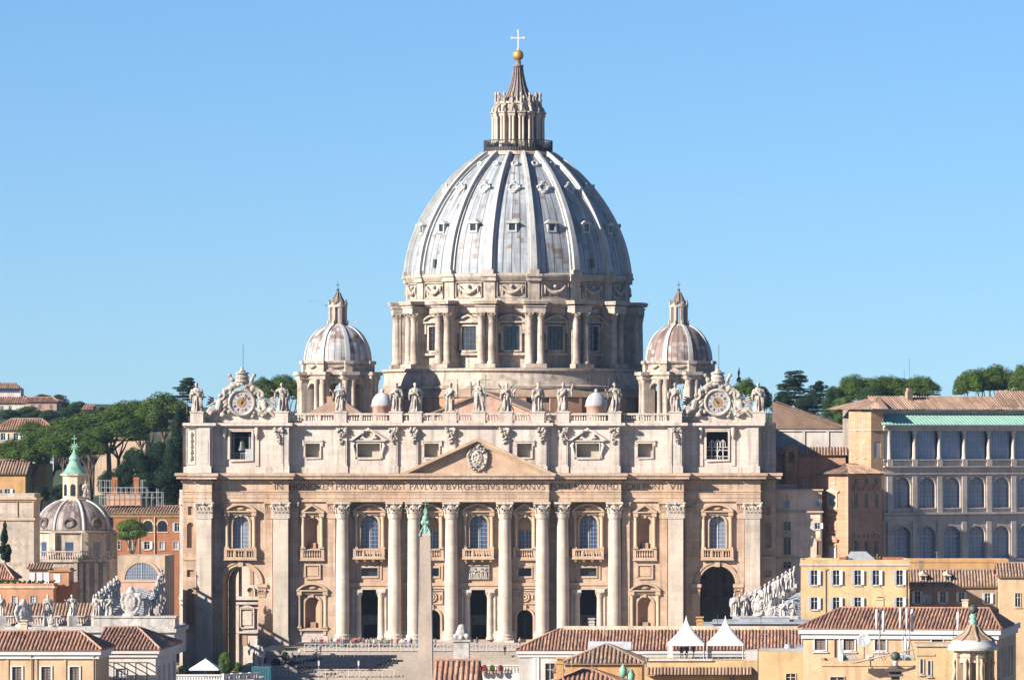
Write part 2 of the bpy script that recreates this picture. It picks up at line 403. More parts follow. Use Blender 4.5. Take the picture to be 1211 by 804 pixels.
def mwall(m, x0, x1, z0, z1, y, holes):
    outer = [(x0, z0), (x1, z0), (x1, z1), (x0, z1)]
    loops = [outer] + [h for h, d in holes]
    flat = [p for l in loops for p in l]
    tri = tessellate_polygon([[Vector((a, b, 0)) for a, b in l] for l in loops])
    m.add([(a, y, b) for a, b in flat], [tuple(t) for t in tri])
    for h, d in holes:
        n = len(h)
        m.add([(a, y, b) for a, b in h] + [(a, y + d, b) for a, b in h], [(i, (i + 1) % n, n + (i + 1) % n, n + i) for i in range(n)])

# ---- lower wall
m = MB()
for (a, b, y), o in zip(SEG, WO):
    c = (a + b) / 2; yy = y + o; H = []
    if abs(c) < 1:
        H += [(arch(0, 3.4, 18.8, 23.6), 1.0), (rect(0, 5.4, 1.05, 10.8), 0.8)]
        for s in (-9.05, 9.05): H += [(arch(s, 2.6, 18.8, 23.7), 1.0), (rect(s, 2.6, 13.4, 15.0), 0.8), (arch(s, 3.1, 1.05, 5.3), 0.8)]
    elif 20 < abs(c) < 22:
        s = 21.4 if c > 0 else -21.4
        H += [(arch(s, 3.4, 18.8, 23.6), 1.0), (rect(s, 3.2, 13.4, 15.0), 0.8), (rect(s, 5.4, 1.05, 10.8), 0.8)]
    elif 32 < abs(c) < 33:
        s = 32.5 if c > 0 else -32.5
        H += [(arch(s, 2.7, 18.8, 23.5), 1.0), (arch(s, 2.9, 3.3, 7.9), 1.0)]
    elif 46 < abs(c) < 47:
        s = 46.6 if c > 0 else -46.6
        H += [(arch(s, 3.1, 18.8, 23.6), 0.9), (arch(s, 7.0, -5.9, 11.9, 24), 9.2)]
    elif abs(c) > 56:
        H += [(arch(c, 1.3, 18.9, 23.2, 8), 0.6), (rect(c, 1.3, 13.2, 14.6), 0.4), (arch(c, 1.5, 4.0, 10.2, 8), 0.6), (rect(c, 0.9, 25.3, 27.0), 0.4)]
    mwall(m, a, b, -6.0, 28.0, yy, H)
    yl = min(yy, 1.2)
for i in range(len(SEG) - 2):                                # returns between the planes
    for k in (0, 1):
        x = SEG[i][k]
        m.add([(x, SEG[i][2] + WO[i], -6), (x, 1.9, -6), (x, 1.9, 28), (x, SEG[i][2] + WO[i], 28)], [(0, 1, 2, 3)])
for s in (-1, 1):                                            # end walls, inner reveals and back
    m.add([(s * 58, 1.2, -6), (s * 58, 10, -6), (s * 58, 10, 43.3), (s * 58, 1.2, 43.3)], [(0, 1, 2, 3)])
mwall(m, -58, 58, -6, 43, 10.0, [(arch(-46.6, 7.1, -5.9, 11.9, 24), 0.3), (arch(46.6, 7.1, -5.9, 11.9, 24), 0.3)])
WALL = m.build('facade_wall', M['trav_warm'], BAS)
# blind backs of the niches
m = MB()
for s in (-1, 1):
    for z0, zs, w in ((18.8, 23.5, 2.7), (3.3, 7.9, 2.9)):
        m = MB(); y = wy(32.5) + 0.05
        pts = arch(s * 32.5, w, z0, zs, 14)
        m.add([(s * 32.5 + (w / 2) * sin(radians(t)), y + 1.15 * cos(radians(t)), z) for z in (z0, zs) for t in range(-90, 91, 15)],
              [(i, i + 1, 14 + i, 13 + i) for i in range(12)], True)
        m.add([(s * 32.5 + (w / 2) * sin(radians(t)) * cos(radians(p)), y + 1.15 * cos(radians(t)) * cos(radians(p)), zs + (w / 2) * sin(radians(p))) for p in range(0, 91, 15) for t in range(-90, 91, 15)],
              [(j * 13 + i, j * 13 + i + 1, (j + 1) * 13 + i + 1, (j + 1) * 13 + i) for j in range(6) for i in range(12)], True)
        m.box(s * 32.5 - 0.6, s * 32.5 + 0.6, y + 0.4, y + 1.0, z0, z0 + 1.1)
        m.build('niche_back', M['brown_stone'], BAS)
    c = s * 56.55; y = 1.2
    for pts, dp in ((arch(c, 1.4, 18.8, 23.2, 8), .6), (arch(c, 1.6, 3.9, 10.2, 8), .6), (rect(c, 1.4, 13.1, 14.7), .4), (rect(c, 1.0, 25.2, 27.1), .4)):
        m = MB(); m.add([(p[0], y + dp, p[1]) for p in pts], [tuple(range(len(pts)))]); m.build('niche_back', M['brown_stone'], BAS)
# portico interior behind the doors
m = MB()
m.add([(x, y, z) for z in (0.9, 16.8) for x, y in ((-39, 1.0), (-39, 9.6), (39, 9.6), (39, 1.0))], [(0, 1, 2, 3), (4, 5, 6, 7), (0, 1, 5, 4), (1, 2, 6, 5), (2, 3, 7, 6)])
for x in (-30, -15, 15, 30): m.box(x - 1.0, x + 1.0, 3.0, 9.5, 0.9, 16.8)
m.build('portico_interior', M['dark_stone_and_shade'], BAS)  # dark colour stands in for the shade inside the doors
# plinth course
m = MB()
for (a, b, y), o in zip(SEG[:11], WO[:11]):
    c = (a + b) / 2
    if 46 < abs(c) < 47: continue
    spans = [(a, b)]
    if abs(c) < 1: spans = [(-13.9, -10.7), (-7.4, -2.8), (2.8, 7.4), (10.7, 13.9)]
    elif 20 < abs(c) < 22: spans = [(a, c - 0.45 - 2.8 if c < 0 else c + 0.5 - 2.8), (c - 0.45 + 2.8 if c < 0 else c + 0.5 + 2.8, b)]
    for p, q in spans:
        m = MB(); m.box(p, q, y + o - 0.35, y + o + 0.2, -5.8, 2.3 + 0.003 * a); m.box(p, q, y + o - 0.22, y + o + 0.1, 2.28, 2.75); m.build('plinth', M['trav_white'], BAS)
for s in (-1, 1):
    for x0, x1 in ((40.1, 42.6), (50.6, 52.0)):
        a, b = sorted((s * x0, s * x1)); m = MB(); m.box(a, b, wy(46) - 0.3, wy(46) + 0.2, -5.8, 2.3); m.build('plinth', M['trav_white'], BAS)
    a, b = sorted((s * 55.1, s * 58.0)); m = MB(); m.box(a, b, 0.85, 1.4, -5.8, 2.2); m.build('plinth', M['trav_white'], BAS)
# string course over the doors and under the windows
m = MB()
for (a, b, y), o in zip(SEG, WO):
    c = (a + b) / 2; yy = y + o; m = MB()
    if abs(c) < 28 and abs(c) < 26:
        m.box(a, b, yy - 0.45, yy + 0.1, 11.55 + 0.002 * a, 12.1); m.box(a, b, yy - 0.25, yy + 0.1, 10.95, 11.5)
    if not 46 < abs(c) < 47 and not 32 < abs(c) < 33: m.box(a, b, yy - 0.2, yy + 0.1, 16.6 + 0.002 * a, 17.2)
    if m.v: m.build('string_course', M['trav_trim'], BAS)

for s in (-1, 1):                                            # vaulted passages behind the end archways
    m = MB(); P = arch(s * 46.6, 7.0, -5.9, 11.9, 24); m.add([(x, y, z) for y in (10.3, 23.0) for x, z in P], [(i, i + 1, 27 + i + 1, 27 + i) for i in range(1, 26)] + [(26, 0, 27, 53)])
    m.build('archway_passage', M['dark_stone_and_shade'], BAS)  # passage shade deepened by the dark colour
# ---- entablature
def entab_mat(): return [M['trav_warm'], M['trav_trim']]
m = MB()
for i, (a, b, y) in enumerate(SEG):
    e = 0.004 * i; k = 1 if y < 0.1 else 0; ka = 1 if k or a < -57 else 0; kb = 1 if k or b > 57 else 0
    m.box(a, b, y + 0.16, 3, 27.9 + e, 28.6 + e); m.box(a, b, y + 0.08, 3.01, 28.6 + e, 29.35 + e); m.box(a, b, y, 3.02, 29.35 + e, 29.8 + e)
    m.box(a - .1 * k, b + .1 * k, y - 0.15, 3, 29.8 + e, 30.05 + e)
    m.box(a, b, y + 0.12, 3, 30.05 + e, 31.7 + e)
    m.box(a - .3 * ka, b + .3 * kb, y - 0.25, 3, 31.7 + e, 32.05 + e)
    m.box(a - 1.1 * ka, b + 1.1 * kb, y - 1.2, 3, 32.35 + e, 32.95 + e)
    m.box(a - 1.4 * ka, b + 1.4 * kb, y - 1.5, 3, 32.95 + e, 33.5 + e)
    n = int((b - a) / 0.62)
    for j in range(n):
        x = a + (j + 0.5) * (b - a) / n
        m.box(x - 0.17, x + 0.17, y - 0.55, y + 0.2, 32.05 + e, 32.34 + e)
ENT = m.build('entablature', M['trav_warm'], BAS)

WORDS = [('IN', 326, 337), ('HONOREM', 342.6, 395), ('PRINCIPIS', 398.6, 449), ('APOST', 453, 482), ('PAVLVS', 486, 519.3), ('V', 521.8, 527.3), ('BVRGHESIVS', 529.3, 593),
         ('ROMANVS', 596.2, 646.8), ('PONT', 652, 677.5), ('MAX', 680, 699), ('AN', 702.5, 716), ('MD', 718.3, 732.5), ('CXII', 740, 757.5), ('PONT', 761, 787.5), ('VII', 792, 807)]
m = MB()
dg = bpy.context.evaluated_depsgraph_get()
for w, p0, p1 in WORDS:
    m = MB()
    cu = bpy.data.curves.new('letters', 'FONT'); cu.body = w; cu.size = 1.0; cu.resolution_u = 3; cu.extrude = 0.0; cu.offset = -0.004
    ob = bpy.data.objects.new('letters', cu); COL.objects.link(ob)
    bpy.context.view_layer.update()
    me = bpy.data.meshes.new_from_object(ob.evaluated_get(bpy.context.evaluated_depsgraph_get()))
    xs = [v.co.x for v in me.vertices]; ys = [v.co.y for v in me.vertices]
    ax, bx, ay, by = min(xs), max(xs), min(ys), max(ys)
    X0, X1 = fx(p0 + .4), fx(p1 - .6)
    y = fr((X0 + X1) / 2) + 0.12 - 0.03
    def mp(v): return (X0 + (v.co.x - ax) / (bx - ax) * (X1 - X0), y, 30.28 + (v.co.y - ay) / (by - ay) * 1.2)
    m.add([mp(v) for v in me.vertices], [tuple(p.vertices) for p in me.polygons])
    bpy.data.objects.remove(ob)
    m.build('inscription', M['letter'], ENT)

# ---- columns and pilasters
def leaf(m, p, out, tan, h, w, d):
    p, out, tan = Vector(p), Vector(out), Vector(tan); up = Vector((0, 0, 1))
    rows = []
    for t, o, ww in ((0, 0.02, 1.0), (0.55, 0.25, 1.05), (0.9, 0.75, 0.8), (1.0, 1.15, 0.55), (0.86, 1.3, 0.3)):
        c = p + up * h * t + out * d * o
        rows += [c - tan * w * ww / 2, c + out * d * 0.18, c + tan * w * ww / 2]
    m.add(rows, [(3 * i + k, 3 * i + k + 1, 3 * i + k + 4, 3 * i + k + 3) for i in range(4) for k in (0, 1)], True)
def capital(m, cx, cy, z0, h, r, front=True):
    m.lathe([(r * 1.06, z0), (r * 1.06, z0 + .03 * h), (r * .97, z0 + .06 * h), (r * 1.0, z0 + .5 * h), (r * 1.3, z0 + .87 * h)], 20, (cx, cy, 0), cap=False)
    for tier, (zz, hh, off, d) in enumerate(((0.05, 0.36, 0, .36), (0.06, 0.62, pi / 8, .40))):
        for k in range(8):
            a = off + k * pi / 4
            o = Vector((cos(a), sin(a), 0)); t = Vector((-sin(a), cos(a), 0))
            leaf(m, Vector((cx, cy, z0 + zz * h)) + o * r * (0.98 + .05 * tier), o, t, hh * h, r * .74, r * d)
    for k in range(4):
        a = pi / 4 + k * pi / 2
        o = Vector((cos(a), sin(a), 0))
        m.tube([Vector((cx, cy, z0 + .5 * h)) + o * r * 1.0, Vector((cx, cy, z0 + .75 * h)) + o * r * 1.3, Vector((cx, cy, z0 + .84 * h)) + o * r * 1.62], [.16 * r, .15 * r, .2 * r], 6)
        m.ball(Vector((cx, cy, z0 + .78 * h)) + o * r * 1.62, r * .23, 8, 6)
    for k in range(4):
        a = k * pi / 2
        m.ball((cx + cos(a) * r * 1.32, cy + sin(a) * r * 1.32, z0 + .9 * h), r * .2, 8, 6)
    w = r * 1.42
    m.box(cx - w, cx + w, cy - w, cy + w, z0 + .88 * h, z0 + .997 * h)
def flat_capital(m, cx, yf, w, z0, h, dep=1.0):
    m.box(cx - w * .49, cx + w * .49, yf - .05, yf + dep, z0 + .05 * h, z0 + .9 * h)
    m.box(cx - w * .53, cx + w * .53, yf - .12, yf + dep, z0, z0 + .05 * h)
    o = Vector((0, -1, 0)); t = Vector((1, 0, 0)); n = 4
    for tier, (hh, d) in enumerate(((.42, .42), (.68, .5))):
        for k in range(n + tier):
            x = cx - w / 2 + (k + .5 - .5 * tier) * w / n
            leaf(m, (x, yf - .06, z0 + .05 * h), o, t, hh * h, w / n * .9, d * w * .32)
    for s in (-1, 1):
        m.ball((cx + s * w * .56, yf - .2, z0 + .76 * h), w * .13, 8, 6)
        m.tube([(cx + s * w * .2, yf - .1, z0 + .5 * h), (cx + s * w * .4, yf - .2, z0 + .78 * h), (cx + s * w * .6, yf - .35, z0 + .84 * h)], w * .07, 6)
    m.ball((cx, yf - .3, z0 + .9 * h), w * .1, 8, 6)
    m.box(cx - w * .66, cx + w * .66, yf - .38, yf + dep, z0 + .88 * h, z0 + .997 * h)

def column(cx, r=1.32, z0=0.2, z1=27.9, parent=BAS):
    cy = fr(cx) + 1.40
    m = MB()
    hc = 3.3
    prof = [(r * .99, z0 + 1.9), (r * 1.0, z0 + 6)] + [(r * (1 - .15 * t ** 1.6), z0 + 6 + t * (z1 - hc - z0 - 6)) for t in (.25, .5, .75, 1)]
    m.lathe(prof, 32, (cx, cy, 0), cap=False)
    c = m.build('column', M['trav_col'], parent)
    b = MB()
    b.box(cx - r * 1.4, cx + r * 1.4, cy - r * 1.4, cy + r * 1.4, -1.2, z0 + .75)
    b.lathe([(r * 1.38, z0 + .75), (r * 1.42, z0 + .95), (r * 1.36, z0 + 1.2), (r * 1.14, z0 + 1.3), (r * 1.14, z0 + 1.45), (r * 1.24, z0 + 1.6), (r * 1.16, z0 + 1.8), (r * .99, z0 + 1.91)], 28, (cx, cy, 0))
    b.build('column_base', M['trav_col'], c)
    k = MB(); capital(k, cx, cy, z1 - hc, hc, r * .9)
    k.build('capital', M['trav_col'], c)
for x in (-26.6, -16.4, -12.5, -5.25, 5.25, 12.5, 16.4, 26.6): column(x)
def pilaster(cx, w, yf, dep, z0=0.0, z1=27.9, mt='trav_col'):
    m = MB()
    m.box(cx - w / 2, cx + w / 2, yf, yf + dep, z0 + 1.9, z1 - 3.3)
    m.box(cx - w * .56, cx + w * .56, yf - .2, yf + dep, -5.9, z0 + .8); m.box(cx - w * .545, cx + w * .545, yf - .15, yf + dep, z0 + .8, z0 + 1.4); m.box(cx - w * .52, cx + w * .52, yf - .08, yf + dep, z0 + 1.4, z0 + 1.9)
    p = m.build('pilaster', M[mt], BAS)
    k = MB(); flat_capital(k, cx, yf, w, z1 - 3.3, 3.3, dep); k.build('capital', M[mt], p)
for s in (-1, 1):
    pilaster(s * 38.55, 2.9, -1.85, 1.2); pilaster(s * 53.55, 2.9, -1.65, 1.2)
    pilaster(s * 36.1, 1.5, -0.3, 0.8, mt='trav_warm'); pilaster(s * 28.75, 1.5, -0.3, 0.8, mt='trav_warm')
    pilaster(s * 41.1, 1.4, 0.4, 0.6, mt='trav_warm')
    pilaster(s * 51.2, 1.4, 0.4, 0.6, mt='trav_warm')

# ---- windows of the main storey
def bars(m, cx, w, z0, zs, y, nx=4, dz=0.9, k=1.0, t=0.055):
    r = w / 2
    for i in range(1, nx):
        x = cx - r + w * i / nx
        ht = zs + k * sqrt(max(r * r - (x - cx) ** 2, 0))
        m.box(x - t / 2, x + t / 2, y - .06, y + .02, z0, ht)
    z = z0 + dz
    while z < zs + r * k * .9:
        hw = r if z < zs else sqrt(max(r * r - ((z - zs) / k) ** 2, 0))
        m.box(cx - hw, cx + hw, y - .055, y + .015, z - t / 2, z + t / 2); z += dz
    m.box(cx - .09, cx + .09, y - .1, y + .02, z0, zs + r * k)
def surround(m, cx, y, w, z0, zs, zp, style, tw):
    r = w / 2
    m.strip([(cx + r, z0), (cx + r, zs)] + arc(cx, r, zs)[1:-1] + [(cx - r, zs), (cx - r, z0)], .42, y - .22, y + .05)
    for s in (-1, 1):
        x = cx + s * (tw / 2 - .55)
        m.box(x - .42, x + .42, y - .25, y + .05, z0, zp - .95)
        m.lathe([(.40, z0 + .2), (.40, z0 + .55), (.32, z0 + .6), (.32, zp - 1.75), (.30, zp - 1.7), (.46, zp - 1.0)], 12, (x, y - .42, 0))
        m.box(x - .48, x + .48, y - .95, y + .05, zp - 1.0, zp - .003)
        m.box(x - .46, x + .46, y - .9, y + .05, z0 - .05, z0 + .25)
    m.box(cx - tw / 2 + .15, cx + tw / 2 - .15, y - .5, y + .05, zp - .8, zp - .25)
    m.box(cx - tw / 2, cx + tw / 2, y - 1.05, y + .05, zp - .25, zp)
    h = tw / 2
    if style == 'seg':
        R = (h * h + 1.45 ** 2) / (2 * 1.45); a = math.asin(h / R)
        p = arc(cx, R, zp + 1.45 - R, 18, pi / 2 - a, pi / 2 + a)
        m.strip(p, -.38, y - 1.1, y + .05)
        p2 = [(cx + h - .5, zp + .02)] + arc(cx, R - .3, zp + 1.45 - R, 14, pi / 2 - a * .9, pi / 2 + a * .9) + [(cx - h + .5, zp + .02)]
        m.prism(p2, y - .3, y + .05)
        m.ball((cx, y - .45, zp + .5), .5, 10, 6, (1.8, .5, .8))
    else:
        for s in (-1, 1):
            m.prism([(cx + s * h, zp), (cx, zp + 1.5), (cx, zp + 1.12), (cx + s * (h - .75), zp)], y - 1.05, y + .05)
        m.prism([(cx - h + .6, zp + .01), (cx + h - .6, zp + .01), (cx, zp + 1.2)], y - .3, y + .05)
    # keystone
    m.box(cx - .25, cx + .25, y - .45, y + .05, zs + r - .1, zp - .8)
def pane(cx, w, z0, zs, y, parent, mt='glass', arched=True, name='pane'):
    p = arch(cx, w + .1, z0 - .05, zs) if arched else rect(cx, w + .1, z0 - .05, zs)
    q = MB(); q.add([(a, y, b) for a, b in p], [tuple(range(len(p)))])
    return q.build(name, M[mt], parent)
def baluster_row(m, x0, x1, y, z0, z1, dx=.5, r=.13, n=6):
    k = max(2, int(round((x1 - x0) / dx)))
    h = z1 - z0
    for i in range(k):
        x = x0 + (i + .5) * (x1 - x0) / k
        m.lathe([(r * .9, z0), (r * .55, z0 + .12 * h), (r * 1.25, z0 + .38 * h), (r * .5, z0 + .72 * h), (r * .6, z0 + .85 * h), (r * .95, z0 + h)], n, (x, y, 0), cap=False)
def balcony(cx, w, y, z0, z1, proj, brackets):
    m = MB()
    a, b = cx - w / 2, cx + w / 2
    m.box(a - .1, b + .1, y - proj - .1, y + .1, z0, z0 + .3)
    m.box(a, b, y - proj, y - proj + .4, z0 + .3, z0 + .62); m.box(a, b, y - proj - .04, y - proj + .44, z1 - .28, z1)
    for x in (a + .28, b - .28): m.box(x - .3, x + .3, y - proj - .02, y - proj + .42, z0 + .62, z1 - .28); m.box(x - .2, x + .2, y - proj + .4, y + .1, z0 + .3, z1 - .02)
    baluster_row(m, a + .6, b - .6, y - proj + .2, z0 + .62, z1 - .28)
    if w > 5:
        m.box(cx - w * .17 - .18, cx - w * .17 + .18, y - proj, y - proj + .4, z0 + .62, z1 - .28); m.box(cx + w * .17 - .18, cx + w * .17 + .18, y - proj, y - proj + .4, z0 + .62, z1 - .28)
    if brackets:
        for k in range(4):
            x = a + .6 + k * (w - 1.2) / 3
            m.prism([(0, 0)] * 0 or [(x - .22, z0 - .75), (x + .22, z0 - .75), (x + .22, z0), (x - .22, z0)], y - proj * .45, y + .05)
            m.box(x - .25, x + .25, y - proj * .9, y + .05, z0 - .35, z0 - .01)
    return m.build('balcony', M['trav_trim'], BAS)
for cx, w, style, tw, gl in ((0, 3.4, 'seg', 6.4, 'glass'), (-21.4, 3.4, 'seg', 6.4, 'glass'), (21.4, 3.4, 'seg', 6.4, 'glass'), (-9.05, 2.6, 'tri', 4.7, 'glass'), (9.05, 2.6, 'tri', 4.7, 'glass'),
                             (-46.6, 3.1, 'seg', 6.4, 'glass_light'), (46.6, 3.1, 'seg', 6.4, 'glass_light')):
    y = wy(cx); zs = 23.7 if abs(cx) == 9.05 else 23.6
    m = MB(); surround(m, cx, y, w, 18.8, zs, 26.15, style, tw)
    wdw = m.build('window', M['trav_trim'], BAS)
    pane(cx, w, 18.8, 22.4 if abs(cx) == 9.05 else zs, y + .9, wdw, gl, abs(cx) != 9.05)
    if abs(cx) == 9.05:
        q = MB(); q.add([(a, y + .85, b) for a, b in arch(cx, w + .1, 22.4, zs)], [tuple(range(17))]); q.build('lunette', M['brown_stone'], wdw)
        q = MB(); bars(q, cx, w, 18.8, 22.4, y + .88, 4, .85, 0.0)
    else:
        q = MB(); bars(q, cx, w, 18.8, zs, y + .88, 5 if abs(cx) < 40 else 4, .8)
    q.build('glazing_bars', M['grey_metal'] if abs(cx) < 40 else M['white_paint'], wdw)
    if abs(cx) < 1 or 20 < abs(cx) < 22: balcony(cx, 6.1, y, 16.7, 18.75, 1.7, True)
    else: balcony(cx, 4.5 if abs(cx) < 10 else 6.3, y, 16.5, 18.75, .55 if abs(cx) < 10 else 1.0, False)
for s in (-1, 1):
    cx = s * 32.5; y = wy(cx)
    m = MB(); surround(m, cx, y, 2.7, 18.8, 23.5, 26.0, 'tri', 4.7); m.build('niche_surround', M['trav_trim'], BAS)
    balcony(cx, 4.6, y, 16.4, 18.7, .6, False)
    m = MB(); surround(m, cx, y, 2.9, 3.3, 7.9, 10.7, 'seg', 6.2)
    m.box(cx - 3.0, cx + 3.0, y - .7, y + .05, 2.76, 3.2); m.box(cx - 2.7, cx - 2.1, y - .55, y + .05, 1.9, 2.8); m.box(cx + 2.1, cx + 2.7, y - .55, y + .05, 1.9, 2.8)
    m.build('niche_surround', M['trav_trim'], BAS)
    m = MB(); m.strip([(cx - 1.3, 13.2), (cx + 1.3, 13.2), (cx + 1.3, 15.4), (cx - 1.3, 15.4), (cx - 1.3, 13.2)], .45, y - .3, y + .05); m.box(cx - 1.1, cx + 1.1, y - .1, y + .05, 13.4, 15.2)
    m.build('wall_panel', M['trav_trim'], BAS)
    # end archway trim
    cx = s * 46.6; y = wy(cx); m = MB()
    m.strip(arc(cx, 3.5, 11.9, 24), .8, y - .25, y + .05); m.strip(arc(cx, 4.05, 11.9, 24), .28, y - .4, y + .05)
    m.box(cx - .5, cx + .5, y - .6, y + .05, 15.2, 16.6)
    for t in (-1, 1):
        x = cx + t * 4.15
        m.box(x - 1.05, x + 1.05, y - .75, y + .05, 11.2, 11.85); m.box(x - .85, x + .85, y - .5, y + .05, 10.85, 11.2)
        m.box(x - .7, x + .7, y - .36, y + .05, 2.3, 9.3); m.box(x - .85, x + .85, y - .42, y + .05, -5.9, 2.35)
        flat_capital(m, x, y - .36, 1.3, 9.3, 1.5, .4)
    m.strip([(cx - 5.2, 11.9), (cx - 5.2, 16.3), (cx + 5.2, 16.3), (cx + 5.2, 11.9)], -.25, y - .12, y + .05)
    m.build('archway_trim', M['trav_trim'], BAS)
# mezzanine windows and relief
for cx, w in ((-21.4, 3.2), (21.4, 3.2), (-9.05, 2.6), (9.05, 2.6)):
    y = wy(cx); m = MB()
    m.strip([(cx - w / 2, 13.4), (cx + w / 2, 13.4), (cx + w / 2, 15.0), (cx - w / 2, 15.0), (cx - w / 2, 13.4)], .42, y - .2, y + .05)
    for s in (-1, 1): m.box(cx + s * (w / 2 + .6) - .18, cx + s * (w / 2 + .6) + .18, y - .16, y + .05, 12.7, 15.6)
    f = m.build('mezzanine_window', M['trav_trim'], BAS)
    pane(cx, w, 13.4, 15.0, y + .7, f, 'glass_dark', False)
rng = random.Random(4)
m = MB(); y = wy(0)
m.box(-2.25, 2.25, y - .2, y + .02, 12.75, 15.65); m.strip([(-2.0, 13.0), (2.0, 13.0), (2.0, 15.4), (-2.0, 15.4), (-2.0, 13.0)], .2, y - .45, y - .1)
for k in range(9):
    x = -1.6 + k * .4; h = 1.2 + .7 * rng.random()
    m.tube([(x, y - .22, 13.0), (x + .1 * rng.uniform(-1, 1), y - .3, 13.0 + h * .7)], [.22, .16], 6); m.ball((x + .1 * rng.uniform(-1, 1), y - .33, 13.05 + h), .15, 8, 6)
m.build('relief_panel', M['marble'], BAS)
# doors: flanking columns, bronze screens
for cx in (-21.4, 0, 21.4):
    y = wy(cx); m = MB()
    for s in (-1, 1):
        x = cx + s * 2.25
        m.lathe([(.8, 1.0), (.85, 1.3), (.68, 1.5), (.66, 2.0), (.58, 9.2), (.6, 9.25), (.9, 10.2)], 18, (x, y + .1, 0)); m.box(x - .9, x + .9, y - .75, y + .5, 10.2, 10.75)
        leafm = m
        for k in range(8):
            a = k * pi / 4; leaf(m, (x + cos(a) * .6, y + .1 + sin(a) * .6, 9.25), (cos(a), sin(a), 0), (-sin(a), cos(a), 0), .75, .42, .28)
    m.box(cx - 3.3, cx + 3.3, y - .35, y + .05, 10.76, 10.94)
    m.strip([(cx + 2.9, 1.0), (cx + 2.9, 10.75)], .4, y - .2, y + .05); m.strip([(cx - 2.9, 10.75), (cx - 2.9, 1.0)], .4, y - .2, y + .05)
    d = m.build('doorway', M['trav_col'], BAS)
    q = MB()
    q.box(cx - 1.6, cx + 1.6, y + 2.6, y + 2.7, 3.9, 4.05); q.box(cx - 1.6, cx + 1.6, y + 2.6, y + 2.7, 5.5, 5.65); q.box(cx + 1.35, cx + 1.55, y + 2.6, y + 2.75, 1, 5.6)
    q.box(cx - 1.6, cx - 1.45, y + 2.6, y + 2.75, 1, 5.6)
    for k in range(14): x = cx - 1.5 + k * .23; q.box(x, x + .07, y + 2.62, y + 2.68, 3.9, 5.6)
    for k in range(4): q.tube([(cx - .2 + k * .5 + .22 * cos(t * pi / 4), y + 2.6, 4.8 + .5 * sin(t * pi / 4)) for t in range(9)], .06, 5)
    q.build('bronze_screen', M['lattice'], d)
for s in (-9.05, 9.05):
    y = wy(s); m = MB()
    m.strip([(s + 1.55, 1.1), (s + 1.55, 5.3)] + arc(s, 1.55, 5.3)[1:-1] + [(s - 1.55, 5.3), (s - 1.55, 1.1)], .4, y - .25, y + .05)
    m.strip([(s - 1.9, 8.2), (s + 1.9, 8.2), (s + 1.9, 10.5), (s - 1.9, 10.5), (s - 1.9, 8.2)], .3, y - .25, y + .05)
    m.tube([(s + .85 * cos(t * pi / 8), y - .15, 9.35 + .85 * sin(t * pi / 8)) for t in range(17)], .18, 6)
    for k in range(8): m.ball((s + .4 * cos(k * .8), y - .15, 9.35 + .4 * sin(k * .8)), .24, 6, 5)
    for t in (-1.5, 1.5): m.ball((s + t, y - .1, 9.3), .35, 6, 5, (.7, .5, 1.6))
    m.box(s - .3, s + .3, y - .4, y + .05, 6.8, 7.8)
    d = m.build('arched_doorway', M['trav_trim'], BAS)
    q = MB(); bars(q, s, 3.1, 1.1, 5.3, y + .75, 6, .8, 1.0, .05); q.build('gate_grille', M['iron'], d)

# ---- attic
AW = 0.75
m = MB(); tr = MB()
for i, (a, b, y) in enumerate(SEG):
    c = (a + b) / 2; yy = y + AW; H = []
    if 46 < abs(c) < 47: s = 46.6 * (1 if c > 0 else -1); H = [(rect(s, 4.2, 36.2, 41.6), 2.2)]
    elif 32 < abs(c) < 33: s = 32.5 * (1 if c > 0 else -1); H = [(rect(s, 2.85, 36.6, 39.3), 1.5)]
    elif 20 < abs(c) < 22: s = 21.4 * (1 if c > 0 else -1); H = [(rect(s, 4.4, 36.6, 39.3), 1.6)]
    elif abs(c) < 1: H = [(rect(-9.05, 2.9, 36.6, 39.3), 1.5), (rect(9.05, 2.9, 36.6, 39.3), 1.5)]
    mwall(m, a, b, 33.4, 42.8, yy, H)
    e = .003 * i; k = 1 if y < .1 else 0
    m.add([(a, yy, 33.4), (a, 3, 33.4), (a, 3, 42.8), (a, yy, 42.8), (b, yy, 33.4), (b, 3, 33.4), (b, 3, 42.8), (b, yy, 42.8)], [(0, 1, 2, 3), (4, 5, 6, 7)])
    if abs(c) > 1: m.box(a, b, yy - .35, 2.5, 33.4, 34.7 + e)
    m.box(a - .25 * k, b + .25 * k, yy - .3, 3, 42.4 + e, 42.75 + e); m.box(a - .8 * k, b + .8 * k, yy - .95, 12 - e, 42.75 + e, 43.3 + e)
ATT = m.build('attic', M['trav_white'], BAS)
# attic pilasters with hanging masks
def attic_pil(cx, w, orn=True):
    y = fr(cx) + AW - .45 if True else 0
    m = MB()
    m.box(cx - w / 2, cx + w / 2, y, y + .7, 34.9, 42.35); m.box(cx - w * .62, cx + w * .62, y - .15, y + .7, 33.55, 34.9)
    m.box(cx - w * .36, cx + w * .36, y - .05, y + .1, 35.4, 39.8)
    p = m.build('attic_pilaster', M['trav_white'], BAS)
    if orn:
        q = MB(); rg = random.Random(int(cx * 10))
        for k in range(26):
            t = rg.random(); ww = w * (.55 - .42 * t)
            q.ball((cx + rg.uniform(-ww, ww), y - .12 - .2 * rg.random(), 42.2 - 2.9 * t ** 1.4), .2 + .16 * rg.random() * (1.2 - t), 7, 5)
        for s in (-1, 1): q.ball((cx + s * w * .42, y - .3, 41.7), .34, 8, 6)
        q.build('carved_mask', M['marble'], p)
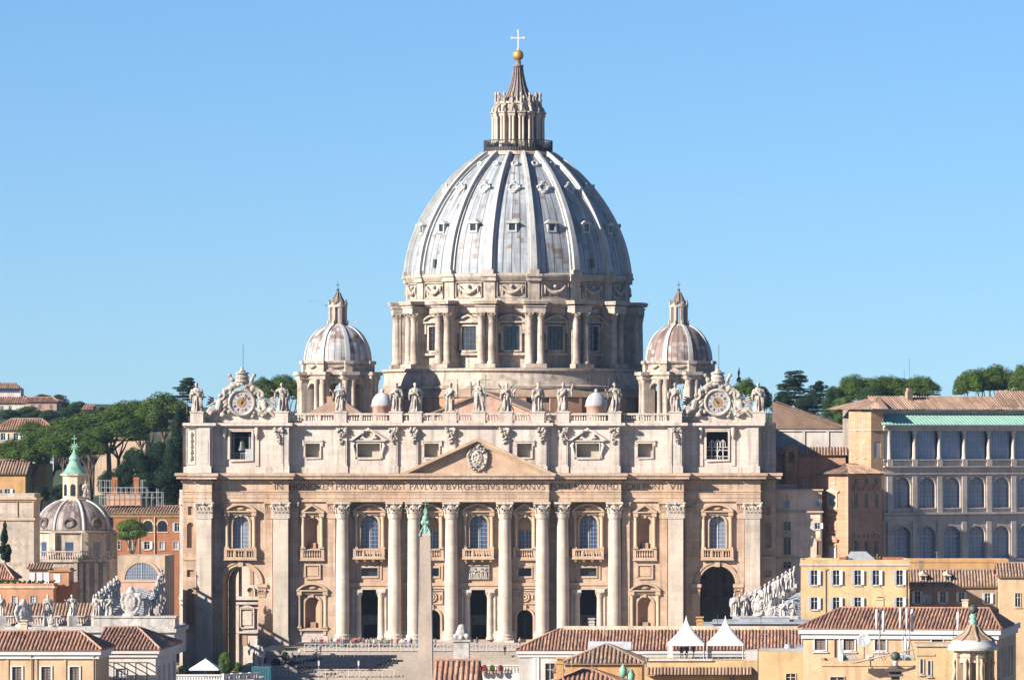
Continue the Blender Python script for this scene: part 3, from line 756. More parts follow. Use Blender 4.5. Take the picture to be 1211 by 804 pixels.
for s in (-1, 1):
    for x, w in ((5.25, 1.7), (12.5, 1.7), (16.6, 1.7), (26.6, 1.9)): attic_pil(s * x, w)
    attic_pil(s * 38.9, 1.7); attic_pil(s * 37.4, 0.9, False)
    attic_pil(s * 53.55, 2.3, False)
    m = MB(); c = s * 56.5; y = fr(c) + AW                      # carved candelabrum strip at the corner
    for k in range(14): m.ball((c, y - .05, 36 + k * .4), .18 + .2 * abs(sin(k * 1.1)), 7, 5)
    m.strip([(c - .8, 35.2), (c + .8, 35.2), (c + .8, 42.0), (c - .8, 42.0), (c - .8, 35.2)], .12, y - .12, y + .05)
    m.build('corner_relief', M['trav_white'], BAS)
def frame_rect(m, cx, w, z0, z1, t, y0, y1): m.strip([(cx - w / 2, z0), (cx + w / 2, z0), (cx + w / 2, z1), (cx - w / 2, z1), (cx - w / 2, z0)], t, y0, y1)
for cx in (-32.5, -9.05, 9.05, 32.5):
    y = fr(cx) + AW; m = MB(); frame_rect(m, cx, 2.85, 36.6, 39.3, .38, y - .25, y + .05)
    for s in (-1, 1): m.box(cx + s * 1.8 - .2, cx + s * 1.8 + .2, y - .3, y + .05, 38.8, 39.85)
    m.box(cx - 2.0, cx + 2.0, y - .4, y + .05, 39.7, 39.95)
    f = m.build('attic_window', M['trav_white'], BAS); pane(cx, 2.9, 36.6, 39.3, y + 1.45, f, 'beige', False, 'plaster_panel')
for cx in (-21.4, 21.4):
    y = fr(cx) + AW; m = MB(); frame_rect(m, cx, 4.4, 36.6, 39.3, .42, y - .3, y + .05)
    for s in (-1, 1):
        m.tube([(cx + s * 2.75, y - .3, 39.4), (cx + s * 3.1, y - .35, 38.9), (cx + s * 2.85, y - .35, 38.2), (cx + s * 2.6, y - .2, 37.2), (cx + s * 2.7, y - .2, 36.4)], [.2, .38, .28, .2, .12], 8)
        m.prism([(cx + s * 3.9, 39.9), (cx + s * .9, 41.9), (cx + s * .9, 41.45), (cx + s * 3.1, 39.9)], y - .9, y + .05)
    m.box(cx - 3.3, cx + 3.3, y - .6, y + .05, 39.72, 39.98)
    m.tube([(cx + 1.25 * cos(t * pi / 10), y - .35, 40.95 + .95 * sin(t * pi / 10)) for t in range(21)], .28, 7)
    m.ball((cx, y - .3, 42.0), .4, 8, 6); m.ball((cx - 1.3, y - .35, 40.4), .4, 8, 6, (1.3, .7, .8)); m.ball((cx + 1.3, y - .35, 40.4), .4, 8, 6, (1.3, .7, .8))
    f = m.build('attic_window', M['trav_white'], BAS); pane(cx, 4.5, 36.6, 39.3, y + 1.55, f, 'beige', False, 'plaster_panel')
    q = MB(); q.add([(cx + 1.2 * cos(t * pi / 10), y - .12, 40.95 + .9 * sin(t * pi / 10)) for t in range(20)], [tuple(range(20))]); q.build('oval_opening', M['beige'], f)
for s in (-1, 1):                                              # tower windows
    cx = s * 46.6; y = fr(cx) + AW; m = MB(); frame_rect(m, cx, 4.2, 36.2, 41.6, .5, y - .35, y + .05)
    for t in (-1, 1): m.box(cx + t * 3.15 - .38, cx + t * 3.15 + .38, y - .2, y + .05, 34.9, 40.2); m.tube([(cx + t * 3.15, y - .3, 42.3), (cx + t * 3.15, y - .55, 41.4), (cx + t * 3.15, y - .3, 40.2)], [.42, .45, .2], 8)
    m.box(cx - 3.9, cx + 3.9, y - .25, y + .05, 41.98, 42.2)
    f = m.build('tower_window', M['trav_white'], BAS)
    q = MB(); q.add([(cx + p, yy, z) for yy in (y + 2.2, y + 7) for p, z in ((-3.5, 34), (3.5, 34), (3.5, 42.3), (-3.5, 42.3))], [(4, 5, 6, 7), (0, 1, 5, 4), (2, 3, 7, 6), (1, 2, 6, 5), (0, 3, 7, 4)])
    q.build('bell_chamber', M['dark_stone_and_shade'], f)  # shade behind the window put into the dark colour
    q = MB()
    if s < 0:
        q.lathe([(.95, 37.9), (.88, 38.1), (.62, 38.8), (.5, 39.7), (.36, 40.1), (.1, 40.2)], 18, (cx + .1, y + 1.3, 0)); q.tube([(cx - 2.0, y + 1.3, 40.5), (cx + 2.0, y + 1.3, 40.5)], .16, 8); q.tube([(cx + .1, y + 1.3, 40.1), (cx + .1, y + 1.3, 40.6)], .14, 6)
        q.build('bell', M['dark_bronze'], f)
        q = MB()
        for x in (-1.9, -1.5, 1.55, 1.9): q.box(cx + x - .07, cx + x + .07, y + .9, y + 1.05, 36.2, 41.2)
        q.box(cx - 2.1, cx + 2.1, y + .9, y + 1.0, 37.4, 37.5); q.box(cx + .7, cx + 2, y + .7, y + 1.6, 36.2, 38.2)
        for k in range(9): q.box(cx - 2 + k * .3, cx - 1.95 + k * .3, y + .9, y + .96, 36.2, 37.5)
        q.build('bell_frame', M['grey_metal'], f)
    else:
        for x in (-1.1, 0, 1.1): q.box(cx + x - .09, cx + x + .09, y + .9, y + 1.05, 36.2, 39.9)
        for z in (36.7, 37.9, 38.5): q.box(cx - 2.1, cx + 2.1, y + .9, y + 1.0, z, z + .13)
        for x in (-1.05, .05, 1.1): q.tube([(cx + x - .5, y + .95, 38.6), (cx + x - .4, y + .95, 39.6), (cx + x, y + .95, 40.0), (cx + x + .4, y + .95, 39.6), (cx + x + .5, y + .95, 38.6)], .07, 5)
        for a, b in ((-.6, .6), (.6, -.6)): q.tube([(cx + a, y + .95, 36.3), (cx, y + .95, 37.2), (cx + b * 0 + a * .8, y + .95, 38.3)], .06, 5)
        q.build('window_lattice', M['white_paint'], f)
# pediment
m = MB()
m.prism([(-13.8, 33.52), (13.8, 33.52), (0, 39.6)], -2.95, -1.5)
PED = m.build('pediment', M['trav_trim'], BAS)
m = MB()
for s in (-1, 1):
    for t0, t1, yf in ((0, .62, -4.35), (.62, 1.0, -3.75), (1.0, 1.3, -3.2)):
        y0 = yf; g = 14.9 / 6.85
        m.prism([(s * (14.9 - t0 * g), 33.53), (0, 40.38 - t0), (0, 40.38 - t1), (s * (14.9 - t1 * g), 33.53)], y0, -1.4 + .01 * s)
m.build('raking_cornice', M['trav_trim'], PED)
m = MB(); rg = random.Random(8)
m.ball((0, -2.9, 36.3), 1.0, 14, 10, (1.25, .5, 1.75)); m.ball((0, -3.0, 38.9), .62, 10, 8, (1.1, .7, 1.0))
for k in range(34):
    a = k / 34 * 2 * pi; rr = rg.uniform(.9, 1.15)
    m.ball((1.55 * rr * cos(a), -2.75, 36.3 + 2.1 * rr * sin(a)), rg.uniform(.26, .42), 8, 6)
for s in (-1, 1): m.tube([(s * .2, -2.9, 38.4), (s * 1.3, -2.9, 38.2), (s * 1.9, -2.9, 37.0), (s * 1.6, -2.9, 35.2), (s * .7, -2.9, 34.1)], [.3, .35, .3, .3, .25], 7)
for k in range(5): m.ball((rg.uniform(-.6, .6), -3.15, 36.3 + rg.uniform(-1.1, 1.1)), .3, 8, 6)
for k in range(40): m.ball((rg.uniform(-1.6, 1.6), -3.35, rg.uniform(34.3, 39.2)), rg.uniform(.12, .24), 7, 5)
m.v = [(x, y - .4, z) for x, y, z in m.v]
COA = mesh_obj('coat_of_arms', remeshed(m, .075), M['marble'], PED)

# ---- roof balustrade with pedestals
STAT_X = [-55.0, -38.4, -27.0, -16.1, -12.2, -5.4, 0.2, 5.5, 11.7, 16.5, 26.6, 38.5, 54.8]
def balustrade(x0, x1, y):
    m = MB()
    m.box(x0, x1, y, y + .6, 43.3, 43.75); m.box(x0, x1, y - .06, y + .66, 44.85, 45.2); baluster_row(m, x0 + .3, x1 - .3, y + .3, 43.75, 44.85, .48, .17)
    n = int((x1 - x0) // 4)
    for i in range(1, n + 1): x = x0 + i * (x1 - x0) / (n + 1); m.box(x - .3, x + .3, y + .02, y + .58, 43.75, 44.85)
    m.build('balustrade', M['trav_white'], BAS)
m = MB()
for x in STAT_X:
    m = MB(); y = fr(x) + .5; m.box(x - 1.25, x + 1.25, y, y + 2.4, 43.35, 45.3); m.box(x - 1.4, x + 1.4, y - .12, y + 2.5, 45.3, 45.55); m.build('balustrade_pedestal', M['trav_white'], BAS)
for s in (-1, 1): m = MB(); m.box(s * 46.6 - 7.0, s * 46.6 + 7.0, fr(46.6) + 1.2, fr(46.6) + 3.6, 43.35, 44.6); m.build('clock_pedestal', M['trav_white'], BAS)
edges = sorted(STAT_X)
for a, b in zip(edges[:-1], edges[1:]):
    if b - a < 3: continue
    c = (a + b) / 2
    if abs(c) > 40: continue
    pts = [a + 1.3, b - 1.3]
    cuts = [q for q in (-37, -27.9, -13.9, 13.9, 27.9, 37) if pts[0] + .6 < q < pts[1] - .6]
    pts = [pts[0]] + cuts + [pts[1]]
    for p, q in zip(pts[:-1], pts[1:]):
        if q - p > .7: balustrade(p, q, fr((p + q) / 2) + .75)
# ---- clocks
def clock(cx, hour, minute):
    y = fr(cx) + .9
    m = MB(); rg = random.Random(int(cx))
    cz = 47.3
    m.lathe([(2.55, -.3), (2.75, -.1), (2.75, .15), (2.45, .3)], 36, (0, 0, 0))
    mm = MB(); mm.M = Matrix.Translation((cx, y, cz)) @ Matrix.Rotation(radians(90), 4, 'X')
    mm.lathe([(2.1, -.5), (2.75, -.45), (2.75, .35), (2.6, .6), (2.4, .65), (2.2, .5), (2.08, .3), (2.08, -.5)], 40, cap=False)
    ring = mm.build('clock', M['marble'], BAS)
    d = MB(); d.add([(cx + 2.12 * cos(t * pi / 20), y - .28, cz + 2.12 * sin(t * pi / 20)) for t in range(40)], [tuple(range(40))]); d.build('dial', M['dial'], ring)
    d = MB(); d.add([(cx + .98 * cos(t * pi / 10), y - .31, cz + .98 * sin(t * pi / 10)) for t in range(20)], [tuple(range(20))]); d.build('dial_centre', M['pale_gold'], ring)
    d = MB()
    for k in range(12):
        a = k * pi / 6; d.M = Matrix.Translation((cx, y - .31, cz)) @ Matrix.Rotation(a, 4, 'Y')
        for j in range(1 + k % 3): d.box(-.18 + j * .17, -.10 + j * .17, -.02, .02, 1.3, 1.85)
        d.M = None
    d.build('numeral_marks', M['iron'], ring)
    for ang, L, w in ((hour, 1.1, .24), (minute, 1.7, .16)):
        h = MB(); h.M = Matrix.Translation((cx, y - .38, cz)) @ Matrix.Rotation(radians(ang), 4, 'Y')
        h.box(-w / 2, w / 2, -.03, .03, -.35, L); h.build('clock_hand', M['gold'] if w < .2 else M['dark_bronze'], ring)
    o = MB()                                                   # tiara, keys, scrolls, reclining angels
    o.lathe([(1.05, 50.9), (1.25, 51.4), (1.3, 52.0), (1.05, 52.9), (.55, 53.6), (.1, 53.9)], 14, (cx, y + .1, 0)); o.ball((cx, y + .1, 54.0), .3)
    for j in range(16): a = j * 2.4; o.ball((cx + (1.25 - .04 * j) * cos(a), y - .3 + .5 * sin(a), 50.6 + .17 * j), rg.uniform(.22, .4), 7, 5)
    for z in (51.3, 52.1, 52.9): o.lathe([(1.33, z), (1.42, z + .15), (1.33, z + .3)], 14, (cx, y + .1, 0))
    for s in (-1, 1):
        o.tube([(cx + s * .6, y, 50.3), (cx + s * 1.5, y - .2, 51.4), (cx + s * 2.3, y - .1, 52.4)], [.22, .2, .28], 7); o.ball((cx + s * 2.4, y - .1, 52.6), .42)
        o.ball((cx + s * 1.5, y - .1, 50.8), .75, 10, 8, (1.1, .7, 1)); o.ball((cx + s * 2.2, y, 50.1), .7); o.ball((cx + s * 1.9, y - .2, 51.7), .5)
        o.tube([(cx + s * 2.0, y, 50.5), (cx + s * 3.3, y, 49.6), (cx + s * 3.6, y, 47.8), (cx + s * 3.3, y, 45.8), (cx + s * 4.3, y, 44.7)], [.5, .6, .5, .55, .6], 8)
        for j in range(9): t = rg.uniform(-.9, 1.5); rr = rg.uniform(2.9, 3.7); o.ball((cx + s * rr * cos(t), y + rg.uniform(-.4, .2), cz + rr * sin(t)), rg.uniform(.28, .55), 7, 5)
        for j in range(5): o.tube([(cx + s * rg.uniform(2.6, 3.6), y - .2, 46 + j), (cx + s * rg.uniform(3.3, 4.6), y - .5, 45.6 + j * .9), (cx + s * rg.uniform(3.0, 5.0), y - .2, 45 + j * .8)], [.3, .25, .12], 6)
        # angel: body, thigh, calf, raised arm, wing, head
        b = Vector((cx + s * 4.7, y - .3, 45.9))
        o.tube([b, b + Vector((s * -.3, -.1, 1.1)), b + Vector((s * -.45, 0, 2.0))], [.75, .7, .45], 9); o.ball(b + Vector((s * -.5, -.15, 2.75)), .45)
        o.tube([b, b + Vector((s * 1.4, -.5, .1)), b + Vector((s * 2.4, -.5, -.9))], [.6, .5, .3], 8); o.tube([b, b + Vector((s * 1.0, -.7, -.3)), b + Vector((s * 1.9, -.6, -1.5))], [.55, .45, .28], 8)
        o.tube([b + Vector((s * -.4, -.1, 1.8)), b + Vector((s * -1.2, -.3, 2.2)), b + Vector((s * -1.5, -.3, 3.0))], [.28, .24, .18], 7)
        o.tube([b + Vector((s * .1, 0, 1.7)), b + Vector((s * .9, -.2, 1.2)), b + Vector((s * 1.6, -.3, .8))], [.28, .22, .18], 7)
        for j in range(4): o.tube([b + Vector((s * .1, .35, 1.6 - .15 * j)), b + Vector((s * (1.0 + .1 * j), .4, 2.2 - .3 * j)), b + Vector((s * (1.9 + .15 * j), .35, 2.6 - .55 * j))], [.25, .26, .1], 6)
        for j in range(10): o.ball((cx + s * rg.uniform(3.2, 6.6), y + rg.uniform(-.4, .3), 44.9 + rg.uniform(0, .8)), rg.uniform(.3, .55), 7, 5)
    me = remeshed(o, .085); mesh_obj('clock_sculpture', me, M['marble'], ring)
    r = MB(); r.tube([(cx + .2, y + .2, 53.9), (cx + .2, y + .2, 58.6)], .05, 5); r.build('lightning_rod', M['iron'], ring)
clock(-46.4, 20, 35); clock(46.7, 320, 130)

# ---- body of the church behind the facade
m = MB()
m.box(-56, -31, 10.4, 96, 30, 43.2); m.box(31, 56, 10.4, 96, 30, 43.2); m.box(-31, 31, 10.4, 100, 20, 43.25)
m.build('nave_roof_terrace', M['trav_drum'], BAS)
m = MB()
m.prism([(-14, 43.2), (14, 43.2), (14, 43.6), (0, 49.2), (-14, 43.6)], 16, 17)
for x in (-7, 7): m.box(x - .6, x + .6, 15.9, 16, 44.0, 45.4)
m.build('nave_gable', M['palepink'], BAS)
m = MB()
for s in (-1, 1): m.add([(0, 15.4, 49.7), (s * 15, 15.4, 43.6), (s * 15, 105, 43.6), (0, 105, 49.7)], [(0, 1, 2, 3)]); m.prism([(0, 49.7), (s * 15, 43.6), (s * 15, 43.2), (0, 49.3)], 15.3, 15.9)
m.build('nave_roof', M['tile_brown'], BAS)
# side walls of the church, seen through the end archways
for s in (-1, 1):
    m = MB(); a, b = sorted((s * 36, s * 62)); m.box(a, b, 28, 90, -6, 31 if s > 0 else 30)
    for x in (41.5, 45.2, 50.6, 54.5): c = s * x; m.box(c - .55, c + .55, 27.6, 28.1, 8.5, 27); m.box(c - .6, c + .6, 27.5, 28.1, -6, 6.9)
    m.box(a, b, 26.9, 28.1, 27, 28.2); m.box(a, b, 26.8, 28.1, 7.9, 8.6); m.box(a, b, 27.3, 28.1, 7.0, 7.5); m.box(a, b, 27.4, 28.1, 1.2, 1.6)
    for x in (43.3, 48.4, 52.6): c = s * x; frame_rect(m, c, 2.4, 2.4, 6.0, .3, 27.6, 28.1); m.box(c - .9, c + .9, 27.8, 28.05, 2.8, 5.6); m.prism([(c - 1.8, 6.2), (c + 1.8, 6.2), (c, 7.0)], 27.5, 28.05)
    for x in (43.3, 47.7, 52.6): m.strip(arch(s * x, 1.3, 8.7, 9.7)[1:], .25, 27.5, 28.1)
    m.build('side_wall', M['trav_white'], BAS)
    for x, w, z0, z1 in ((43.3, 1.0, 12, 20), (47.5, .7, 11, 15), (52.6, 1.0, 12, 20), (47.7, .9, 8.7, 9.9), (48.9, .9, -1.2, .9), (43.3, 1.2, -6, .8)):
        m = MB(); m.box(s * x - w / 2, s * x + w / 2, 27.9, 27.98, z0, z1); m.build('side_opening', M['brown_stone'], BAS)
# ================================================================== great dome
DY = 130.0
def Rdome(z):
    P = [(76.0, 24.3), (78.5, 24.05), (82.6, 23.15), (86.1, 21.85), (89.6, 20.05), (93.0, 17.85), (96.5, 15.0), (100.0, 11.25), (102.8, 7.2)]
    for (a, ra), (b, rb) in zip(P[:-1], P[1:]):
        if z <= b: return ra + (rb - ra) * (z - a) / (b - a)
    return 7.6
def smoothR(z): return sum(Rdome(z + d) for d in (-1.5, -.75, 0, .75, 1.5)) / 5 if 77.5 < z < 101.3 else Rdome(z)
zs_ = [76.0 + 26.8 * i / 40 for i in range(41)]
m = MB(); m.lathe([(smoothR(z), z) for z in zs_], 160, cap=False)
DOME = m.build('dome', M['lead'], BAS); DOME.location = (0, DY, 0)
ANG = [-pi / 2 + k * pi / 8 for k in range(16)]
RIB = [a + pi / 16 for a in ANG]
def sweep_rib(a, layers):
    m = MB()
    o = Vector((cos(a), sin(a), 0)); t = Vector((-sin(a), cos(a), 0)); up = Vector((0, 0, 1))
    for off, w0, w1, h in layers:
        vs = []
        for i, z in enumerate(zs_):
            f = i / 40; r = smoothR(z); w = w0 + (w1 - w0) * f; q = off * (1 - .62 * f)
            dz = .2; n = Vector((dz * 2, smoothR(max(z - dz, 76)) - smoothR(min(z + dz, 102.8)))); n.normalize()
            nv = o * n.x + up * n.y
            base = o * r + up * z + t * q
            vs += [base - t * w / 2 - nv * .15, base - t * w / 2 + nv * h, base + t * w / 2 + nv * h, base + t * w / 2 - nv * .15]
        m.add(vs, [(4 * i + k, 4 * i + k + 1, 4 * i + k + 5, 4 * i + k + 4) for i in range(40) for k in range(3)])
    return m
for a in RIB:
    sweep_rib(a, [(0, 2.5, 1.0, .4), (0, 1.4, .55, 1.1)]).build('rib', M['lead_rib'], DOME)
def ringpts(r, n=16, s=1.0): return [(0.0, r * cos(2 * pi * k / n), s * r * sin(2 * pi * k / n)) for k in range(n + 1)]
for a in ANG:
    if sin(a) > .45: continue
    for row, (z, tilt) in enumerate(((86.2, .2), (94.7, .75), (100.2, .95))):
        m = MB(); d = MB()
        T = Matrix.Translation((smoothR(z) * cos(a), smoothR(z) * sin(a), z)) @ Matrix.Rotation(a, 4, 'Z') @ Matrix.Scale(.95, 4)
        m.M = d.M = T
        if row == 0:
            m.box(-1.2, .75, -1.05, -.7, -1.0, .7); m.box(-1.2, .75, .7, 1.05, -1.0, .7); m.box(-1.2, .8, -1.1, 1.1, -1.3, -.9)
            m.box(-1.6, 1.0, -1.5, 1.5, .7, .95)
            m.add([(x, y, zz) for x in (-2.2, 1.0) for y, zz in ((-1.5, .95), (1.5, .95), (.6, 1.5), (-.6, 1.5))], [(0, 1, 2, 3), (4, 7, 6, 5), (0, 3, 7, 4), (1, 5, 6, 2), (3, 2, 6, 7)])
            d.add([(.45, -.7, -.9), (.45, .7, -.9), (.45, .7, .7), (.45, -.7, .7)], [(0, 1, 2, 3)])
        else:
            r = 1.0 if row == 1 else .62
            m.M = d.M = T @ Matrix.Rotation(-tilt * .5, 4, 'Y')
            pts = ringpts(r, 16, .85); m.tube([(p[0] + .55, p[1], p[2]) for p in pts], .26 if row == 1 else .2, 6)
            m.tube([(p[0] + .1, p[1] * 1.15, p[2] * 1.15) for p in pts], .35, 6)
            if row == 1:
                m.ball((.7, 0, 1.25), .42, 8, 6, (.8, 1.6, .8)); m.ball((.5, 1.35, .2), .4, 8, 6); m.ball((.5, -1.35, .2), .4, 8, 6); m.ball((.5, 0, -1.2), .35, 8, 6, (.8, 2, .8))
            d.add([(.5, r * .9 * cos(t * pi / 8), r * .78 * sin(t * pi / 8)) for t in range(16)], [tuple(range(16))])
        dm = m.build('dormer', M['lead_rib'], DOME); d.build('dormer_opening', M['glass_dark'] if row == 0 else M['lead_roof'], DOME)
for a in ANG:                                                   # slit dormers low on the shell
    if sin(a) < -.3 and int(round((a + pi / 2) / (pi / 8))) % 2 == 0 and abs(a + pi / 2) > .1:
        m = MB(); m.M = Matrix.Translation((smoothR(78.4) * cos(a), smoothR(78.4) * sin(a), 78.4)) @ Matrix.Rotation(a, 4, 'Z')
        m.box(-.5, .5, -.35, .35, -1.0, .8); m.build('dormer', M['dark_bronze'], DOME)
# drum
m = MB()
m.lathe([(24.7, 70.0), (24.7, 70.6), (24.2, 70.7), (24.2, 74.2), (24.5, 74.4), (24.9, 74.9), (25.2, 75.4), (25.2, 75.8), (24.2, 76.1)], 128, cap=False, smooth=False)
m.lathe([(23.7, 55.4), (23.7, 67.3), (24.1, 67.4), (24.1, 68.7), (24.5, 68.8), (25.3, 69.4), (25.3, 70.05), (24.2, 70.06)], 128, cap=False, smooth=False)
m.lathe([(30.2, 51.0), (30.4, 51.6), (29.7, 51.8), (29.4, 54.6), (30.0, 54.9), (30.0, 55.4), (23.0, 55.6)], 128, cap=False, smooth=False)
DRUM = m.build('drum', M['trav_drum'], BAS); DRUM.location = (0, DY, 0)
m = MB(); m.lathe([(31.0, 43.0), (31.0, 49.0), (32.0, 49.2), (30.2, 51.2)], 16, cap=False, smooth=False)
b = m.build('drum_base', M['brownplaster'], BAS); b.location = (0, DY, 0)
m = MB()
for a in ANG: m = MB(); m.M = Matrix.Rotation(a, 4, 'Z'); m.box(30.8, 31.4, -3.6, 3.6, 43, 49.0); b = m.build('drum_base_panel', M['brick'], BAS); b.location = (0, DY, 0)
for a in RIB:
    R_ = Matrix.Rotation(a, 4, 'Z')
    m = MB(); m.M = R_
    m.box(23.0, 26.3, -1.9, 1.9, 55.5, 67.5); m.box(23.0, 27.9, -2.15, 2.15, 67.5, 68.7); m.box(23.0, 28.15, -2.3, 2.3, 68.7, 69.0); m.box(23.0, 28.5, -2.6, 2.6, 69.35, 69.75); m.box(23.0, 28.65, -2.75, 2.75, 69.75, 70.1)
    m.box(23.0, 28.4, -2.3, 2.3, 55.5, 56.4); m.box(24.0, 24.75, -1.25, 1.25, 70.2, 74.3); m.box(24.0, 25.3, -1.6, 1.6, 74.35, 75.3); m.box(24.0, 25.6, -1.75, 1.75, 75.3, 75.85)
    m.box(24.0, 25.5, -1.1, 1.1, 75.8, 76.8)
    m.box(26.2, 26.6, -2.0, -.6, 56.4, 67.4); m.box(26.2, 26.6, .6, 2.0, 56.4, 67.4)
    m.build('buttress', M['trav_drum'], DRUM)
    for t in (-1.2, 1.2):
        c = R_ @ Vector((26.95, t, 0)); q = MB()
        q.lathe([(1.0, 56.4), (1.05, 56.6), (.95, 56.9), (.8, 57.1), (.8, 60), (.68, 65.8)], 16, (c.x, c.y, 0), cap=False)
        capital(q, c.x, c.y, 65.8, 1.7, .68)
        q.build('drum_column', M['trav_drum'], DRUM)
for i, a in enumerate(ANG):
    m = MB(); m.M = Matrix.Translation((0, 0, 0)) @ Matrix.Rotation(a + pi / 2, 4, 'Z')      # local -y is outward
    y = -24.0
    m.strip([(-1.75, 59.4), (1.75, 59.4), (1.75, 64.6), (-1.75, 64.6), (-1.75, 59.4)], .55, y - .45, y + .6)
    m.box(-2.9, 2.9, y - .6, y + .6, 58.3, 58.8)
    for s in (-1, 1): m.box(s * 2.6 - .3, s * 2.6 + .3, y - .7, y + .5, 63.0, 65.3)
    m.box(-3.3, 3.3, y - 1.05, y + .5, 65.3, 65.65)
    if i % 2 == 0:
        p = arc(0, 4.6, 62.55, 14, pi / 2 - .78, pi / 2 + .78); m.strip(p, -.35, y - 1.1, y + .5); m.prism([(2.9, 65.66)] + arc(0, 4.3, 62.55, 10, pi / 2 - .72, pi / 2 + .72) + [(-2.9, 65.66)], y - .35, y + .5)
    else:
        for s in (-1, 1): m.prism([(s * 3.4, 65.65), (0, 67.2), (0, 66.8), (s * 2.5, 65.65)], y - 1.05, y + .5)
        m.prism([(-2.6, 65.66), (2.6, 65.66), (0, 66.9)], y - .35, y + .5)
    m.build('window_frame', M['trav_drum'], DRUM)
    q = MB(); q.M = m.M; q.add([(x, y + .02, z) for x, z in rect(0, 3.5, 59.4, 64.6)], [(0, 1, 2, 3)]); q.build('window_pane', M['glass_dark'], DRUM)
    q = MB(); q.M = m.M
    for x in (-.9, 0, .9): q.box(x - .07, x + .07, y - .06, y, 59.4, 64.6)
    for z in (60.7, 62.0, 63.3): q.box(-1.75, 1.75, y - .05, y, z, z + .1)
    q.build('window_bars', M['iron'], DRUM)
    f = MB(); f.M = m.M; y2 = -24.45
    f.strip([(-3.0, 70.9), (3.0, 70.9), (3.0, 74.0), (-3.0, 74.0), (-3.0, 70.9)], .2, y2 - .1, y2 + .4)
    f.tube([(x, y2 - .2, 73.1 - 1.25 * (1 - (x / 2.2) ** 2)) for x in [-2.2 + .275 * k for k in range(17)]], [.22 + .3 * (1 - abs(k - 8) / 8) for k in range(17)], 7)
    for x in (-2.3, 2.3): f.tube([(x, y2 - .1, 73.4), (x, y2 - .2, 72.4), (x * 1.03, y2 - .1, 71.6)], [.3, .2, .1], 6)
    f.ball((0, y2 - .1, 73.2), .42, 8, 6)
    f.build('festoon', M['trav_drum'], DRUM)
# lantern
m = MB()
m.lathe([(7.9, 102.6), (7.9, 103.1), (7.4, 103.3), (7.4, 103.5), (3.6, 103.55), (3.6, 111.5), (4.6, 111.6), (4.6, 113.9), (4.9, 114.0), (4.9, 114.5), (3.0, 114.6)], 48, cap=False, smooth=False)
LAN = m.build('lantern', M['trav_drum'], BAS); LAN.location = (0, DY, 0)
m = MB(); m.lathe([(7.55, 105.75), (7.65, 105.8), (7.65, 105.95), (7.5, 105.95)], 64, cap=False)
m.lathe([(7.5, 103.5), (7.5, 104.3)], 64, cap=False)
for k in range(80): a = k * pi / 40; m.tube([(7.55 * cos(a), 7.55 * sin(a), 103.5), (7.55 * cos(a), 7.55 * sin(a), 105.85)], .07, 4)
m.build('balcony_railing', M['iron'], LAN)
m = MB(); rg = random.Random(3)
for k in range(60):
    a = rg.uniform(0, 2 * pi); r = rg.uniform(6.3, 7.2); h = rg.uniform(1.5, 1.8)
    m.tube([(r * cos(a), r * sin(a), 103.55), (r * cos(a), r * sin(a), 103.55 + h * .85)], [.2, .24], 5); m.ball((r * cos(a), r * sin(a), 103.55 + h), .14, 5, 4)
m.build('balcony_visitors', M['seat_blue'], LAN)['kind'] = 'stuff'
m = MB()
for k in range(16):
    a = RIB[k]; R_ = Matrix.Rotation(a, 4, 'Z'); m.M = R_
    m.box(3.4, 5.5, -.42, .42, 105.0, 111.2); m.box(3.4, 6.0, -.75, .75, 111.2, 111.9); m.box(3.4, 6.2, -.85, .85, 111.9, 112.2); m.box(3.4, 6.0, -.7, .7, 103.5, 105.6)
    m.tube([(5.7, 0, 112.2), (5.5, 0, 113.0), (4.9, 0, 113.6), (4.6, 0, 113.9)], [.4, .35, .3, .2], 6)
    m.M = None
m.build('lantern_buttress', M['trav_drum'], LAN)
for k in range(16):
    for t in (-.38, .38):
        c = Matrix.Rotation(RIB[k], 4, 'Z') @ Vector((5.55, t, 0)); q = MB(); q.lathe([(.33, 105.6), (.3, 106), (.26, 110.6), (.4, 111.2)], 10, (c.x, c.y, 0), cap=False); q.build('lantern_column', M['trav_col'], LAN)
m = MB()
for a in ANG: m.M = Matrix.Rotation(a, 4, 'Z'); m.box(3.5, 3.68, -.45, .45, 105.8, 110.4)
m.build('lantern_window', M['glass'], LAN)
m = MB()
for a in RIB[::2]: m.M = Matrix.Rotation(a, 4, 'Z'); m.box(3.5, 3.75, -1.6, -.0, 105.6, 111)
m.build('lantern_pier', M['brick_light'], LAN)
m = MB()
for a in RIB:
    m.lathe([(.3, 113.9), (.2, 114.4), (.34, 114.9), (.14, 115.4), (.2, 115.8), (.34, 116.1), (.12, 116.5), (.03, 116.8)], 8, (5.0 * cos(a), 5.0 * sin(a), 0)); m.box(5.0 * cos(a) - .3, 5.0 * cos(a) + .3, 5.0 * sin(a) - .3, 5.0 * sin(a) + .3, 113.6, 114.05)
    m.lathe([(.25, 114.5), (.16, 115), (.26, 115.3), (.05, 115.9)], 8, (3.7 * cos(a + .2), 3.7 * sin(a + .2), 0))
m.build('candelabra', M['trav_drum'], LAN)
m = MB()
prof = [(3.3, 114.5), (2.75, 115.6), (2.25, 116.6), (1.7, 118.0), (1.25, 119.8), (1.0, 121.4), (.92, 122.2)]
m.lathe(prof, 32, cap=False)
for k in range(16): a = k * pi / 8; m.tube([((r + .08) * cos(a), (r + .08) * sin(a), z) for r, z in prof], [.2, .2, .18, .16, .14, .12, .1], 5)
m.lathe([(1.0, 122.2), (1.25, 122.4), (1.25, 122.6), (.7, 122.8), (.55, 123.3), (.75, 123.5), (.35, 123.7)], 20)
m.build('spire', M['spire_lead'], LAN)
